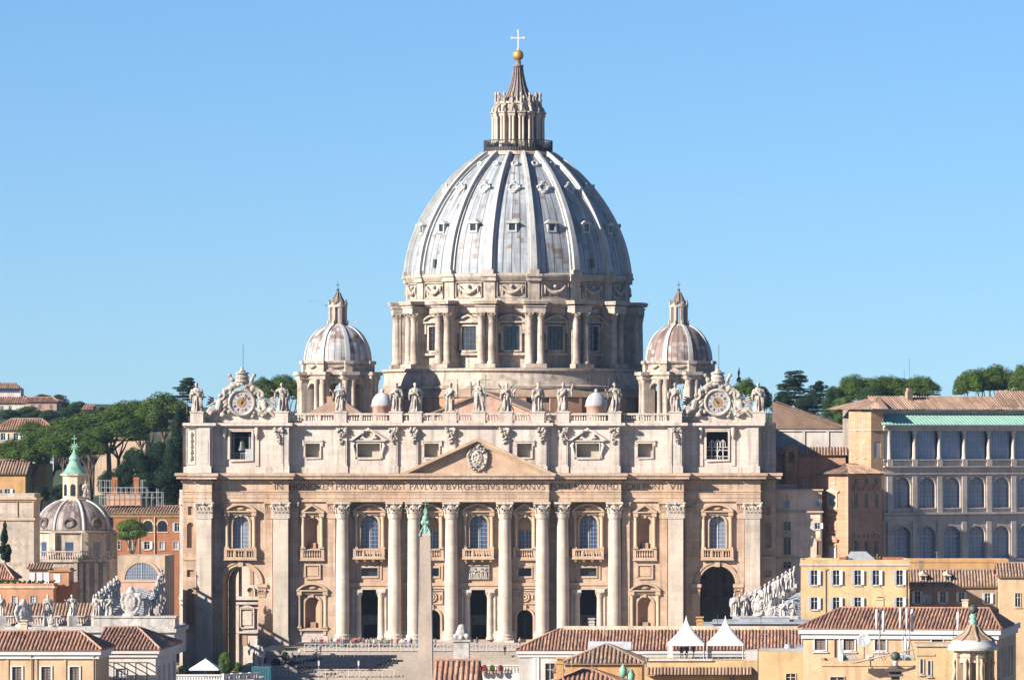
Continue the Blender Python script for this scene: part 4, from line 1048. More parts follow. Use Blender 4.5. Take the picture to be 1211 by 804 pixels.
m = MB(); m.ball((0, 0, 124.85), 1.22, 28, 18); m.build('golden_ball', M['gold'], LAN)
m = MB(); m.lathe([(.35, 126.0), (.2, 126.3), (.12, 126.6)], 10); m.box(-.13, .13, -.1, .1, 126.5, 130.1); m.box(-1.3, 1.3, -.09, .09, 128.55, 128.8)
for p in ((-1.35, 128.67), (1.35, 128.67), (0, 130.2)):
    for q in ((0, 0), (.18, .18), (-.18, .18), (.18, -.18), (-.18, -.18)): m.ball((p[0] + q[0] * .8, 0, p[1] + q[1] * .8), .15, 8, 6)
m.build('cross', M['white_paint'], LAN)

# ================================================================== minor domes
def minor_dome(xc, leadmat):
    L0 = (xc, 97.0, 0)
    prof = [(7.25 * cos(t * pi / 2 / 16) ** .85 if t < 16 else 1.6, 56.8 + 7.9 * sin(t * pi / 2 / 16)) for t in range(0, 15)]
    prof = [(r, z) for r, z in prof if r > 1.7]
    m = MB(); m.lathe(prof, 64, cap=False); D_ = m.build('minor_dome', leadmat, BAS); D_.location = L0
    for k in range(8):
        a = -pi / 2 + pi / 8 + k * pi / 4
        m = MB(); o = Vector((cos(a), sin(a), 0)); t = Vector((-sin(a), cos(a), 0)); vs = []
        for i, (r, z) in enumerate(prof):
            w = 1.0 - .5 * i / len(prof); c = o * r + Vector((0, 0, z))
            n = (o * max(r, .1) + Vector((0, 0, (z - 56.8) * .9))).normalized()
            vs += [c - t * w / 2 - n * .1, c - t * w / 2 + n * .22, c + t * w / 2 + n * .22, c + t * w / 2 - n * .1]
        m.add(vs, [(4 * i + q, 4 * i + q + 1, 4 * i + q + 5, 4 * i + q + 4) for i in range(len(prof) - 1) for q in range(3)])
        m.build('rib', M['lead_rib'], D_)
    # drum of the minor dome
    m = MB()
    m.lathe([(7.6, 54.5), (7.6, 54.9), (7.3, 55.0), (7.3, 56.1), (7.7, 56.3), (7.9, 56.6), (7.9, 56.8), (7.1, 56.9)], 8, smooth=False, cap=False, a0=-pi / 2 + pi / 8, a1=-pi / 2 + pi / 8 + 2 * pi, sx=1.04, sy=1.04)
    for k in range(8):
        a = -pi / 2 + k * pi / 4
        m.M = Matrix.Rotation(a + pi / 2, 4, 'Z'); y = -6.9
        mwall(m, -2.9, 2.9, 43.2, 54.4, y, [(arch(0, 2.9, 43.3, 50.6), 1.0)])
        m.strip(arc(0, 1.45, 50.6), .4, y - .2, y + .05); m.box(-2.9, 2.9, y - .3, y + 1, 53.0, 53.4); m.box(-2.9, 2.9, y - .7, y + 1, 53.9, 54.5)
        m.tube([(x, y - .55, 55.9 - .5 * (1 - (x / 1.3) ** 2)) for x in (-1.3, -.8, -.3, .3, .8, 1.3)], .2, 6)
        a2 = a + pi / 8
        m.M = Matrix.Rotation(a2, 4, 'Z')
        m.box(6.0, 8.2, -1.35, 1.35, 43.2, 52.9); m.box(6.0, 9.0, -1.7, 1.7, 52.9, 53.8); m.box(6.0, 9.4, -2.0, 2.0, 53.8, 54.5); m.box(6.5, 8.0, -.8, .8, 54.5, 56.2); m.box(6.5, 8.3, -.95, .95, 56.2, 56.85)
        m.M = None
    m.lathe([(6.2, 54.2), (6.2, 54.3), (0.01, 54.3)], 16, cap=False)
    Q = m.build('minor_dome_drum', M['trav_drum'], BAS); Q.location = L0
    for k in range(8):
        a2 = -pi / 2 + pi / 8 + k * pi / 4
        for t in (-.8, .8):
            c = Matrix.Rotation(a2, 4, 'Z') @ Vector((8.3, t, 0)); q = MB(); q.lathe([(.65, 44), (.55, 44.6), (.46, 51.6), (.5, 51.7), (.72, 52.9)], 12, (c.x, c.y, 0), cap=False); q.build('drum_column', M['trav_drum'], Q)
    m = MB()
    m.lathe([(2.3, 64.0), (2.1, 64.6), (1.6, 65.0)], 16, cap=False); m.lathe([(2.0, 68.4), (2.1, 68.8), (1.5, 69.0), (1.45, 69.4)], 16, cap=False)
    for k in range(8):
        a = pi / 8 + k * pi / 4; m.M = Matrix.Rotation(a, 4, 'Z'); m.box(1.2, 1.95, -.3, .3, 64.6, 68.4); m.box(1.5, 2.3, -.2, .2, 64.4, 65.6); m.ball((2.0, 0, 69.2), .25, 6, 5); m.M = None
    q = MB(); q.lathe([(1.5, 69.3), (.9, 70.4), (.35, 71.6), (.12, 72.0)], 16, cap=False)
    for k in range(8): a = k * pi / 4; q.tube([(1.55 * cos(a), 1.55 * sin(a), 69.3), (.95 * cos(a), .95 * sin(a), 70.4), (.4 * cos(a), .4 * sin(a), 71.6)], .11, 5); q.lathe([(.16, 68.8), (.1, 69.2), (.17, 69.5), (.03, 70.1)], 6, (1.9 * cos(a + .39), 1.9 * sin(a + .39), 0))
    q.build('lantern_cap', M['spire_lead'], D_)
    q = MB(); q.ball((0, 0, 72.1), .32, 10, 8); q.box(-.06, .06, -.06, .06, 72.2, 73.9); q.box(-.4, .4, -.05, .05, 73.1, 73.25); q.build('cross', M['dark_bronze'], D_)
    m.lathe([(.7, 64.4), (.7, 68.5)], 8, cap=False) if False else None
    m.build('minor_lantern', M['trav_drum'], D_)
minor_dome(-36.7, M['lead_grey']); minor_dome(36.4, M['lead_rust'])
for x in (-22.7, 21.0):                                          # little cupolas on the roof
    m = MB(); m.lathe([(2.0, 43.2), (2.0, 46.6), (2.35, 46.8), (2.35, 47.1)], 20); q = m.build('roof_cupola', M['palepink'], BAS); q.location = (x, 45, 0)
    m = MB(); m.lathe([(2.2 * cos(t * pi / 24), 47.1 + 2.6 * sin(t * pi / 24)) for t in range(12)] + [(.35, 49.7), (.4, 50.2), (.1, 50.4)], 20); m.build('cupola_lead', M['bluewhite'], q)
m = MB(); hx0, hx1 = -36.6, -25.4
m.box(-34.8, -27.4, 31, 38, 43.2, 45.4); q = m.build('roof_hut', M['palepink'], BAS)
m = MB()
m.add([(hx0, 29.5, 45.3), (hx1, 29.5, 45.3), (hx1, 40, 45.3), (hx0, 40, 45.3), (-32.5, 34.5, 47.8), (-29.5, 34.5, 47.8)], [(0, 1, 5, 4), (1, 2, 5), (2, 3, 4, 5), (3, 0, 4)])
m.build('hut_roof', M['tile_brown'], q)
m = MB(); m.box(-33.2, -32.0, 36, 37, 47, 48.8); m.build('hut_chimney', M['brick'], q)
# ================================================================== statues on the basilica
def statue_mesh(seed, pose, hood=False, voxel=.0125):
    """standing robed figure, height 1, one continuous remeshed body"""
    rg = random.Random(seed); m = MB()
    lean = rg.uniform(-.03, .03); ph = rg.uniform(0, 6.28)
    levels = [(0, .165), (.04, .175), (.15, .155), (.3, .14), (.42, .14), (.52, .132), (.60, .125), (.68, .145), (.745, .155), (.78, .12), (.81, .06), (.85, .045)]
    def off(z): return (lean * sin(z * 3.1) * 1.2 + .012 * sin(5 * z + ph), .01 * cos(4 * z + ph))
    vs, n = [], 40
    for z, r in levels:
        ox, oy = off(z); dp = .78 if z < .55 else .62
        for i in range(n):
            t = 2 * pi * i / n
            amp = (.24 if z < .5 else .14 if z < .72 else .03) * r
            f = amp * sin(7 * t + ph + 2.6 * z) + .6 * amp * sin(11 * t - ph * 2 - 4 * z)
            vs.append((ox + (r + f) * cos(t), oy + (r * dp + f) * sin(t), z))
    fs = [(j * n + i, j * n + (i + 1) % n, (j + 1) * n + (i + 1) % n, (j + 1) * n + i) for j in range(len(levels) - 1) for i in range(n)]
    m.add(vs, fs); m.add(vs[:n], [tuple(reversed(range(n)))]); m.add(vs[-n:], [tuple(range(n))])
    hx, hy = off(.9); tilt = rg.uniform(-.015, .015)
    m.ball((hx + tilt, hy - .015, .915), .058, 14, 10, (.86, 1.0, 1.25)); m.ball((hx + tilt, hy - .05, .872), .034, 10, 8, (1, .9, 1.3))       # head and beard
    m.ball((hx + tilt, hy - .075, .917), .014, 8, 6, (1, 1, 1.4)); m.ball((hx + tilt, hy + .018, .93), .062, 12, 8, (1, .95, 1.1))                 # nose, hair
    for s in (-1, 1): m.ball((hx + tilt + s * .054, hy - .005, .912), .014, 6, 5)
    # mantle: sash from shoulder across to the hip and a hanging fold
    d = rg.choice((-1, 1))
    m.tube([(d * .11, .02, .79), (d * .06, -.10, .68), (-d * .06, -.125, .56), (-d * .135, -.05, .48), (-d * .14, .04, .42)], [.045, .045, .05, .05, .04], 8)
    m.tube([(-d * .13, -.06, .5), (-d * .15, -.07, .34), (-d * .14, -.06, .16)], [.045, .04, .022], 8)
    m.tube([(d * .07, -.10, .42), (d * .075, -.125, .25), (d * .08, -.12, .03)], [.03, .045, .03], 8)
    for s, p in ((-1, pose[0]), (1, pose[1])):
        sh = Vector((s * .135, 0, .755)) + Vector(off(.75) + (0,))
        el, ha = {'down': ((s * .06, .0, -.17), (s * .02, -.07, -.31)), 'up': ((s * .14, -.02, -.03), (s * .19, -.05, .17)), 'book': ((s * .07, -.01, -.16), (-s * .03, -.15, -.13)),
                  'out': ((s * .12, -.03, -.10), (s * .23, -.12, -.03)), 'chest': ((s * .07, -.02, -.16), (-s * .09, -.14, -.05)), 'staff': ((s * .10, -.03, -.12), (s * .16, -.11, .0)),
                  'raise': ((s * .10, -.03, -.05), (s * .11, -.08, .17))}[p]
        E, H = sh + Vector(el), sh + Vector(ha)
        m.tube([sh, sh.lerp(E, .5), E, E.lerp(H, .6), H], [.058, .058, .05, .04, .027], 9)
        m.ball(H, .03, 8, 6, (1, 1, 1.2))
        for k in range(4): m.tube([H, H + Vector((.012 * (k - 1.5), -.012, .045 if H.z > sh.z - .06 else -.045))], [.011, .008], 5)
        m.tube([E, E + Vector((s * .01, .0, -.12)), E + Vector((0, .01, -.22))], [.045, .04, .02], 7)           # sleeve fall
    m.box(-.17, .17, -.14, .14, -.03, .02)
    me = remeshed(m, voxel, 'statue')
    return me
ME = {k: statue_mesh(*v) for k, v in {
    'a': (1, ('down', 'chest')), 'b': (2, ('out', 'down')), 'c': (3, ('book', 'raise')), 'd': (4, ('raise', 'down')), 'e': (5, ('chest', 'staff')),
    'f': (6, ('out', 'book')), 'g': (7, ('up', 'down')), 'h': (8, ('book', 'chest'))}.items()}
for me in ME.values(): me.materials.append(M['marble'])
def held(kind, root, h):
    m = MB()
    if kind == 'cross': m.box(.20, .235, -.2, -.165, -.02 * h / h, 1.16); m.box(.05, .39, -.197, -.168, .98, 1.015)
    elif kind == 'staff': m.tube([(.31, -.13, 0), (.29, -.13, 1.12)], .012, 6)
    elif kind == 'saltire': m.tube([(-.28, .13, .02), (.26, .15, .95)], .022, 6); m.tube([(.28, .13, .02), (-.26, .15, .95)], .022, 6)
    elif kind == 'spear': m.tube([(-.33, -.1, 0), (-.22, -.14, 1.1)], .011, 6); m.lathe([(.0, 1.08), (.022, 1.12), (.0, 1.2)], 6, (-.215, -.14, 0))
    elif kind == 'book': m.cbox((.02, -.17, .63), (.13, .05, .17), .3)
    elif kind == 'sword': m.tube([(.17, -.17, .06), (.2, -.16, .72)], .012, 6); m.box(.12, .28, -.18, -.15, .6, .63)
    m.v = [tuple(c * h for c in p) for p in m.v]
    return m.build(kind if kind != 'saltire' else 'diagonal_cross', M['marble'] if kind in ('book',) else M['bronze'] if kind in ('cross', 'saltire') else M['dark_bronze'], root)
def statue(x, y, z, h, proto, rz, label, group, hold=None, mirror=False, mat=None):
    root = empty('stone_statue', (x, y, z), rz, label, 'statue', group)
    o = mesh_obj('figure', ME[proto] if mat is None else MEW[proto], None, root)
    o.scale = (-h if mirror else h, h, h)
    if hold: held(hold, root, h)
    return root
G_ = 'apostle statues along the basilica roof'
ST = [('h', 0, None, 'robed stone statue at the far left corner of the basilica roof, left of the clock'),
      ('b', 0, None, 'stone statue with one arm held out, just right of the left clock'),
      ('f', 0, 'book', 'stone statue with a book in front of the left minor dome'),
      ('a', 0, None, 'stone statue just right of the left small lead cupola'),
      ('h', .3, 'sword', 'stone statue leaning on a sword, second right of the left small cupola'),
      ('c', -.2, 'staff', 'stone statue with an arm raised and a staff, left of the cross bearer'),
      ('d', 0, 'cross', 'stone statue of the central figure, one arm raised, holding a tall bronze cross'),
      ('e', .2, 'saltire', 'stone statue with a large diagonal bronze cross behind it, over the pediment'),
      ('a', .4, 'book', 'stone statue holding a book, right of the diagonal cross figure'),
      ('g', 0, None, 'stone statue with one arm flung upward, left of the right small cupola'),
      ('b', .2, 'spear', 'stone statue with a spear just right of the right small lead cupola'),
      ('e', -.2, None, 'stone statue with one hand on its chest, just left of the right clock'),
      ('h', 0, None, 'robed stone statue at the far right corner of the basilica roof, right of the clock')]
for x, (p, rz, hold, lab) in zip(STAT_X, ST):
    statue(x, fr(x) + 1.7, 45.6, 6.1 if x == .2 else 5.6, p, rz, lab, G_, hold, mirror=(x in (-16.1, 16.5, 38.5)))
MEW = {}
for k in ME:
    MEW[k] = ME[k].copy(); MEW[k].materials.clear(); MEW[k].materials.append(M['white_marble'])

# ================================================================== terrace in front, railings, seats, crowd
def struct(name, mb, mat): o = mb.build(name, mat); o['kind'] = 'structure'; return o
m = MB(); m.box(-40.2, 41, -30, 2.2, -5.9, 0.0); m.box(-35, 40, -27, 2.1, -.1, .55)
for k in range(14): m.box(-36 + .02 * k, 40, -30 - 1.5 * (k + 1), -30 - 1.5 * k, -5.9, -.35 * (k + 1))
struct('church_terrace', m, M['paving'])
m = MB(); m.add([(x, y, -6.0) for x, y in ((-900, -1100), (900, -1100), (900, 60), (-900, 60))], [(0, 1, 2, 3)])
struct('piazza', m, M['paving'])
def railing(x0, x1, y, z, h, label, style):
    root = empty('railing', ((x0 + x1) / 2, y, z), 0, label, 'railing', 'railings on the church terrace')
    w = (x1 - x0) / 2; m = MB(); n = int(w * 2 / 2.0)
    m.tube([(-w, 0, h), (w, 0, h)], .07, 6); m.tube([(-w, 0, .12), (w, 0, .12)], .05, 6)
    m.build('rail', M['white_paint'], root)
    for k in range(n + 1): p = MB(); x = -w + k * 2 * w / n; p.tube([(x, 0, 0), (x, 0, h + .03)], .07, 6); p.build('post', M['white_paint'], root)
    c = MB()
    for k in range(n):
        x = -w + (k + .5) * 2 * w / n; r = min(.44, h * .36)
        c.tube([(x + r * cos(t * pi / 6), 0, h * .53 + r * sin(t * pi / 6)) for t in range(13)], .05, 5)
        if not style: c.tube([(x - .9, 0, h - .1), (x + .9, 0, .15)], .03, 5); c.tube([(x - .9, 0, .15), (x + .9, 0, h - .1)], .03, 5)
    c.build('rail_infill', M['white_paint'] if style else M['cream'], root)
railing(-31.0, 30, -30.2, 0.0, 1.35, 'white iron railing with ring panels in front of the crowd', 1)
railing(-36, -12.5, -47.5, -4.0, 1.3, 'cream lattice railing below the rows of dark seats', 0)
# rows of dark seats
ch = empty('plastic_chair', (0, 0, 0), 0, 'dark blue chair in the rows set out on the steps', 'chair', 'dark seats set out in rows before the church')
m = MB(); m.box(-.24, .24, -.24, .24, .42, .47); s_ = m.build('seat', M['seat_blue'], ch)
m = MB(); m.add([(-.24, .22, .47), (.24, .22, .47), (.24, .32, .95), (-.24, .32, .95), (-.24, .26, .47), (.24, .26, .47), (.24, .36, .95), (-.24, .36, .95)], [(0, 1, 2, 3), (7, 6, 5, 4), (0, 4, 5, 1), (2, 6, 7, 3), (0, 3, 7, 4), (1, 5, 6, 2)]); m.build('backrest', M['seat_blue'], ch)
m = MB()
for a in (-.2, .2):
    for b in (-.2, .2): m.tube([(a, b, 0), (a, b, .43)], .025, 5)
m.build('legs', M['iron'], ch)
first = True
for r in range(10):
    k_ = 7 + r * .5
    for c in range(29):
        x = -32.3 + c * .68 - (0.06 * r) + (.3 if r % 2 else 0)
        if x > -12.7 - .45 * r: continue
        o = ch if first else copy_tree(ch)
        o.location = (x, -30.6 - 1.5 * (k_ - 3), -.35 * int(k_ - 3 + .01)); o.rotation_euler = (0, 0, random.Random(r * 40 + c).uniform(-.08, .08)); first = False
for px in (377, 424):                                        # lamp / camera posts on the steps
    root = empty('loudspeaker_post', (X(px, 951), -49, -4.4), 0, 'slim post with white loudspeaker box %s of the pair before the dark seats' % ('left' if px == 377 else 'right'), 'post', 'loudspeaker posts before the seats')
    m = MB(); m.tube([(0, 0, -.4), (0, 0, 3.4)], .07, 6); m.build('pole', M['grey_metal'], root)
    m = MB(); m.box(-.15, .15, -.15, .15, 2.5, 3.4); m.build('speaker_box', M['white_paint'], root)

# people
CLOTH = [(0.45, 0.42, 0.4), (0.30, 0.05, 0.06), (0.05, 0.06, 0.10), (0.10, 0.16, 0.28), (0.55, 0.5, 0.45), (0.04, 0.04, 0.045), (0.40, 0.22, 0.2), (0.18, 0.2, 0.16)]
CM = [material('cloth_%s' % n, c, var=.15, ns=3.0) for n, c in zip(('white', 'red', 'navy', 'blue', 'cream', 'black', 'rose', 'olive'), CLOTH)]
HAIR = material('dark_hair', (.05, .035, .025), var=.2, ns=4.0)
def person_mesh(seed, top, low, hairmat, stride):
    rg = random.Random(seed); m = MB()
    m.cur = 1                                                # trousers
    for s in (-1, 1):
        m.tube([(s * .09, 0, .88), (s * .10, -stride * s * .12, .48), (s * .10, stride * s * .14, .06)], [.105, .075, .055], 8)
        m.box(s * .1 - .05, s * .1 + .05, stride * s * .14 - .2, stride * s * .14 + .06, 0, .08)
    m.cur = 0
    m.lathe([(.17, .82), (.185, .95), (.16, 1.1), (.20, 1.32), (.21, 1.42), (.10, 1.5), (.06, 1.54)], 12, (0, 0, 0), sy=.65)
    for s in (-1, 1): m.tube([(s * .20, 0, 1.42), (s * .26, .02, 1.14), (s * (.2 + .1 * rg.random()), -.14, .92 + .12 * rg.random())], [.07, .055, .04], 7)
    m.cur = 2
    m.tube([(0, 0, 1.5), (0, -.01, 1.6)], .055, 7); m.ball((0, -.015, 1.66), .1, 10, 8, (.82, 1, 1.15)); m.ball((0, -.115, 1.65), .02, 5, 4)
    for s in (-1, 1): m.ball((s * .24, -.16, .92), .04, 6, 5)
    m.cur = 3
    m.ball((0, .02, 1.69), .105, 10, 8, (.88, 1, 1.05))
    o = m.build('person', [CM[top], CM[low], M['skin'], HAIR])
    me = o.data; bpy.data.objects.remove(o); return me
PM = [person_mesh(i, *a) for i, a in enumerate([(0, 2, 0, 1), (1, 5, 0, 0), (2, 3, 0, 1), (4, 2, 0, 0), (5, 5, 0, 1), (6, 2, 0, 0), (3, 7, 0, 1), (7, 5, 0, 0), (0, 5, 0, 0), (1, 2, 0, 1)])]
def person(x, y, z, i, label, group, rz=0):
    o = mesh_obj('person', PM[i], None, None, (x, y, z)); o.rotation_euler = (0, 0, rz); tag(o, label, 'person', group)
    return o
rg = random.Random(12)
CDESC = ['white top and navy trousers', 'red top and black trousers', 'navy clothes and blue trousers', 'cream top and navy trousers', 'black clothes', 'rose top and navy trousers', 'blue top and olive trousers', 'olive top and black trousers', 'white top and black trousers', 'red top and navy trousers']
for k in range(74):
    x = rg.uniform(-30.5, -6.5) if k < 62 else rg.uniform(1, 29)
    i = rg.randrange(10)
    person(x, rg.uniform(-26.6, -21.5), 0.55, i, 'person in %s standing in the crowd behind the white railing' % CDESC[i], 'visitors crowding the church terrace', rg.uniform(-1.2, 1.2))
for px, py, D, i in ((346, 775, 962, 4), (354, 771, 964, 0), (341, 778, 960, 2), (374, 770, 966, 7), (379, 768, 967, 4), (597, 768, 966, 4), (334, 776, 962, 5)):
    x = X(px, D); person(x, D - 1000, Z(py, D) - .9, i, 'person in %s %s' % (CDESC[i], {346: 'on the shaded steps left of the crowd', 354: 'just left of the railing, half in sun', 341: 'at the foot of the shaded pilaster', 374: 'walking toward the crowd at its left end', 379: 'right at the left end of the white railing', 597: 'standing alone before the column right of the central door', 334: 'farthest left on the shaded steps'}[px]), None, rg.uniform(-1, 1))
# steps landing under those on the left
m = MB(); m.box(-41.5, -31, -44, -30.05, -5.9, -2.2); struct('side_landing', m, M['paving'])

# large statue of a standing saint in the shade, on its pedestal
root = empty('saint_statue', (X(305, 950), -50, -2.9), 0, 'tall shadowed statue of a robed man on a pedestal before the left archway', 'statue')
o = mesh_obj('figure', MEW['d'], None, root); o.scale = (6.0,) * 3
m = MB(); m.box(-1.5, 1.5, -1.5, 1.5, -3.4, -.1); m.box(-1.8, 1.8, -1.8, 1.8, -.5, -.15); m.build('pedestal', M['white_marble'], root)

# ================================================================== obelisk
DO = 790.0
root = empty('obelisk', (X(503.2, DO), DO - 1000, -6), 0, 'tall plain granite obelisk topped by a green bronze cross before the columns', 'obelisk')
zt = Z(632.5, DO) + 6
m = MB(); b, t = 1.22, .80; ap = Z(621, DO) + 6
m.add([(-b, -b, 6.2), (b, -b, 6.2), (b, b, 6.2), (-b, b, 6.2), (-t, -t, zt), (t, -t, zt), (t, t, zt), (-t, t, zt), (0, 0, ap)], [(0, 1, 5, 4), (1, 2, 6, 5), (2, 3, 7, 6), (3, 0, 4, 7), (4, 5, 8), (5, 6, 8), (6, 7, 8), (7, 4, 8), (3, 2, 1, 0)])
m.build('shaft', M['obelisk'], root)
m = MB(); m.box(-1.7, 1.7, -1.7, 1.7, .9, 5.9); m.box(-2.1, 2.1, -2.1, 2.1, 0, 1.0); m.box(-1.9, 1.9, -1.9, 1.9, 5.5, 6.0)
for a in (-1, 1):
    for c in (-1, 1): m.box(a * .95 - .2, a * .95 + .2, c * .95 - .2, c * .95 + .2, 6.0, 6.2)
m.build('pedestal', M['obelisk'], root)
m = MB()
for a in range(4): m.M = Matrix.Rotation(a * pi / 2, 4, 'Z'); m.tube([(t * 1.05, t * 1.05, zt - .1), (t * .8, t * .8, zt + .7), (.15, .15, ap - .1)], [.16, .12, .1], 6); m.ball((t, t, zt), .2, 6, 5)
m.M = None
m.lathe([(.75, zt + .1), (.55, zt + .9), (.34, zt + 1.5), (.3, ap + .2)], 10)
for k in range(3): m.ball(((k - 1) * .32, 0, ap + .45), .42, 10, 8, (1, 1, 1.1))
m.ball((0, 0, ap + 1.05), .5, 10, 8, (1, 1, 1.2))
for k in range(5): m.tube([(0, 0, ap + 1.4), ((k - 2) * .12, 0, ap + 2.1), ((k - 2) * .05, 0, ap + 2.7)], [.1, .09, .03], 5)
m.build('bronze_mount', M['bronze_pale'], root)
m = MB(); m.tube([(0, 0, ap + 2.2), (0, 0, ap + 3.9)], .075, 6); m.tube([(-.55, 0, ap + 3.3), (.55, 0, ap + 3.3)], .07, 6); m.build('cross', M['bronze'], root)
# ================================================================== houses
def tiles(m, A, B, R, iL, iR, pitch=.5, r=.15):
    A, B, R = Vector(A), Vector(B), Vector(R); d = B - A; L = d.length; d.normalize()
    iL, iR = max(iL, 1e-4), max(iR, 1e-4)
    nrm = d.cross(R).normalized()
    if nrm.z < 0: nrm = -nrm
    P = [A, B]
    if iL + iR < L - .01: P += [A + d * (L - iR) + R, A + d * iL + R]
    else: P += [A + d * iL + R]
    m.add([p - nrm * .02 for p in P], [tuple(range(len(P)))])
    n = max(2, int(L / pitch))
    rg = random.Random(int(L * 100))
    for i in range(n):
        u = (i + .5) * L / n
        h = min(1.0, u / iL, (L - u) / iR)
        if h < .06: continue
        p0 = A + d * u - R * .012; p1 = A + d * u + R * h
        rr = r * rg.uniform(.9, 1.12)
        k = max(1, int((p1 - p0).length / .95)) if pitch < .6 else max(1, int((p1 - p0).length / 2.2))
        for j in range(k):
            vs = []
            jit = d * rg.uniform(-.025, .025) + nrm * rg.uniform(-.012, .012)
            for t_, q_ in ((j / k - .004, rr * 1.06), ((j + 1) / k + .012, rr * .92)):
                c = p0.lerp(p1, t_) + jit
                for t in (0, 45, 90, 135, 180): vs.append(c + d * (q_ * cos(radians(t))) + nrm * (q_ * sin(radians(t))))
            m.add(vs, [(q, q + 1, q + 6, q + 5) for q in range(4)] + [(0, 1, 2, 3, 4)])
def roof(root, W, dep, ze, rise, ov=.5, il=0.0, ir=0.0, mat='tile', pitch=.5, ridge=True, zr0=0):
    m = MB()
    x0, x1, y0, y1 = -ov, W + ov, -ov, dep + ov; yc = (y0 + y1) / 2; h = yc - y0
    il = min(il, (x1 - x0) / 2); ir = min(ir, (x1 - x0) / 2 )
    tiles(m, (x0, y0, ze), (x1, y0, ze), (0, h, rise), il, ir, pitch, pitch * .3)
    tiles(m, (x1, y1, ze), (x0, y1, ze), (0, -h, rise), ir, il, pitch, pitch * .3)
    if il > .1: tiles(m, (x0, y1, ze), (x0, y0, ze), (il, 0, rise), h, h, pitch, pitch * .3)
    if ir > .1: tiles(m, (x1, y0, ze), (x1, y1, ze), (-ir, 0, rise), h, h, pitch, pitch * .3)
    m.add([(x0, y0, ze - .18), (x1, y0, ze - .18), (x1, y1, ze - .18), (x0, y1, ze - .18)], [(0, 1, 2, 3)])
    for a, b in (((x0, y0), (x1, y0)), ((x1, y0), (x1, y1)), ((x1, y1), (x0, y1)), ((x0, y1), (x0, y0))):
        m.add([(a[0], a[1], ze - .18), (b[0], b[1], ze - .18), (b[0], b[1], ze - .02), (a[0], a[1], ze - .02)], [(0, 1, 2, 3)])
    if il < .1: m.add([(x0 + ov * .6, y0 + ov, ze - .1), (x0 + ov * .6, y1 - ov, ze - .1), (x0 + ov * .6, yc, ze + rise - .1)], [(0, 1, 2)])
    if ir < .1: m.add([(x1 - ov * .6, y0 + ov, ze - .1), (x1 - ov * .6, y1 - ov, ze - .1), (x1 - ov * .6, yc, ze + rise - .1)], [(0, 1, 2)])
    rf = m.build('roof', M[mat], root)
    c = MB(); rr = pitch * .34
    A, B = (x0 + il, yc, ze + rise + .04), (x1 - ir, yc, ze + rise + .04)
    if B[0] - A[0] > .2: c.tube([A, B], rr, 6)
    if il > .1:
        for y in (y0, y1): c.tube([(x0, y, ze + .04), A], rr, 6)
    if ir > .1:
        for y in (y0, y1): c.tube([(x1, y, ze + .04), B], rr, 6)
    c.build('ridge_tiles', M[mat], rf)
    return rf
def win(root, u, z0, z1, w, style='white', side=None, W=0, pane_m='glass_dark'):
    """window part in the front wall (or the right/left side) of a house in local axes"""
    T = None
    if side == 'right': T = Matrix.Translation((W, u, 0)) @ Matrix.Rotation(pi / 2, 4, 'Z')
    elif side == 'left': T = Matrix.Translation((0, u, 0)) @ Matrix.Rotation(-pi / 2, 4, 'Z')
    else: T = Matrix.Translation((u, 0, 0))
    m = MB(); m.M = T
    t = .22 if style == 'white' else .13
    fm = {'white': 'white_paint', 'shut': 'white_paint', 'closed': 'offwhite', 'stone': 'trav_trim', 'plain': 'cream'}[style]
    m.strip([(-w / 2, z0), (w / 2, z0), (w / 2, z1), (-w / 2, z1), (-w / 2, z0)], t, -.1, .06)
    m.box(-w / 2 - t - .08, w / 2 + t + .08, -.2, .06, z0 - t - .12, z0 - t)
    if style == 'stone': m.prism([(-w / 2 - .4, z1 + .35), (w / 2 + .4, z1 + .35), (0, z1 + .95)], -.3, .05); m.box(-w / 2 - .35, w / 2 + .35, -.22, .05, z1 + .2, z1 + .35)
    f = m.build('window', M[fm], root)
    p = MB(); p.M = T; p.add([(-w / 2, .12, z0), (w / 2, .12, z0), (w / 2, .12, z1), (-w / 2, .12, z1)], [(0, 1, 2, 3)])
    p.build('pane', M['shutter_dark' if style == 'white' else 'shutter' if style == 'closed' else pane_m], f)
    b = MB(); b.M = T
    if style in ('shut', 'stone', 'plain'): b.box(-.04, .04, .03, .10, z0, z1); b.box(-w / 2, w / 2, .04, .095, (z0 + 2 * z1) / 3 - .03, (z0 + 2 * z1) / 3 + .03)
    else:
        b.box(-.03, .03, .05, .1, z0, z1)
        k = int((z1 - z0) / .28)
        for i in range(1, k): b.box(-w / 2, w / 2, .07, .10, z0 + i * (z1 - z0) / k - .03, z0 + i * (z1 - z0) / k + .03)
    b.build('casement', M['white_paint' if style in ('shut', 'plain') else 'shutter_dark'], f)
    if style == 'shut':
        for s in (-1, 1):
            q = MB(); q.M = T @ Matrix.Translation((s * (w / 2 + .05), -.14, 0)) @ Matrix.Rotation(s * radians(-12), 4, 'Z')
            a, b_ = sorted((0, s * w * .52)); q.box(a, b_, -.03, .03, z0, z1)
            k = int((z1 - z0) / .2)
            for i in range(k): q.box(a + .06, b_ - .06, -.05, .02, z0 + (i + .3) * (z1 - z0) / k, z0 + (i + .7) * (z1 - z0) / k)
            q.build('shutter', M['shutter'], f)
    return f
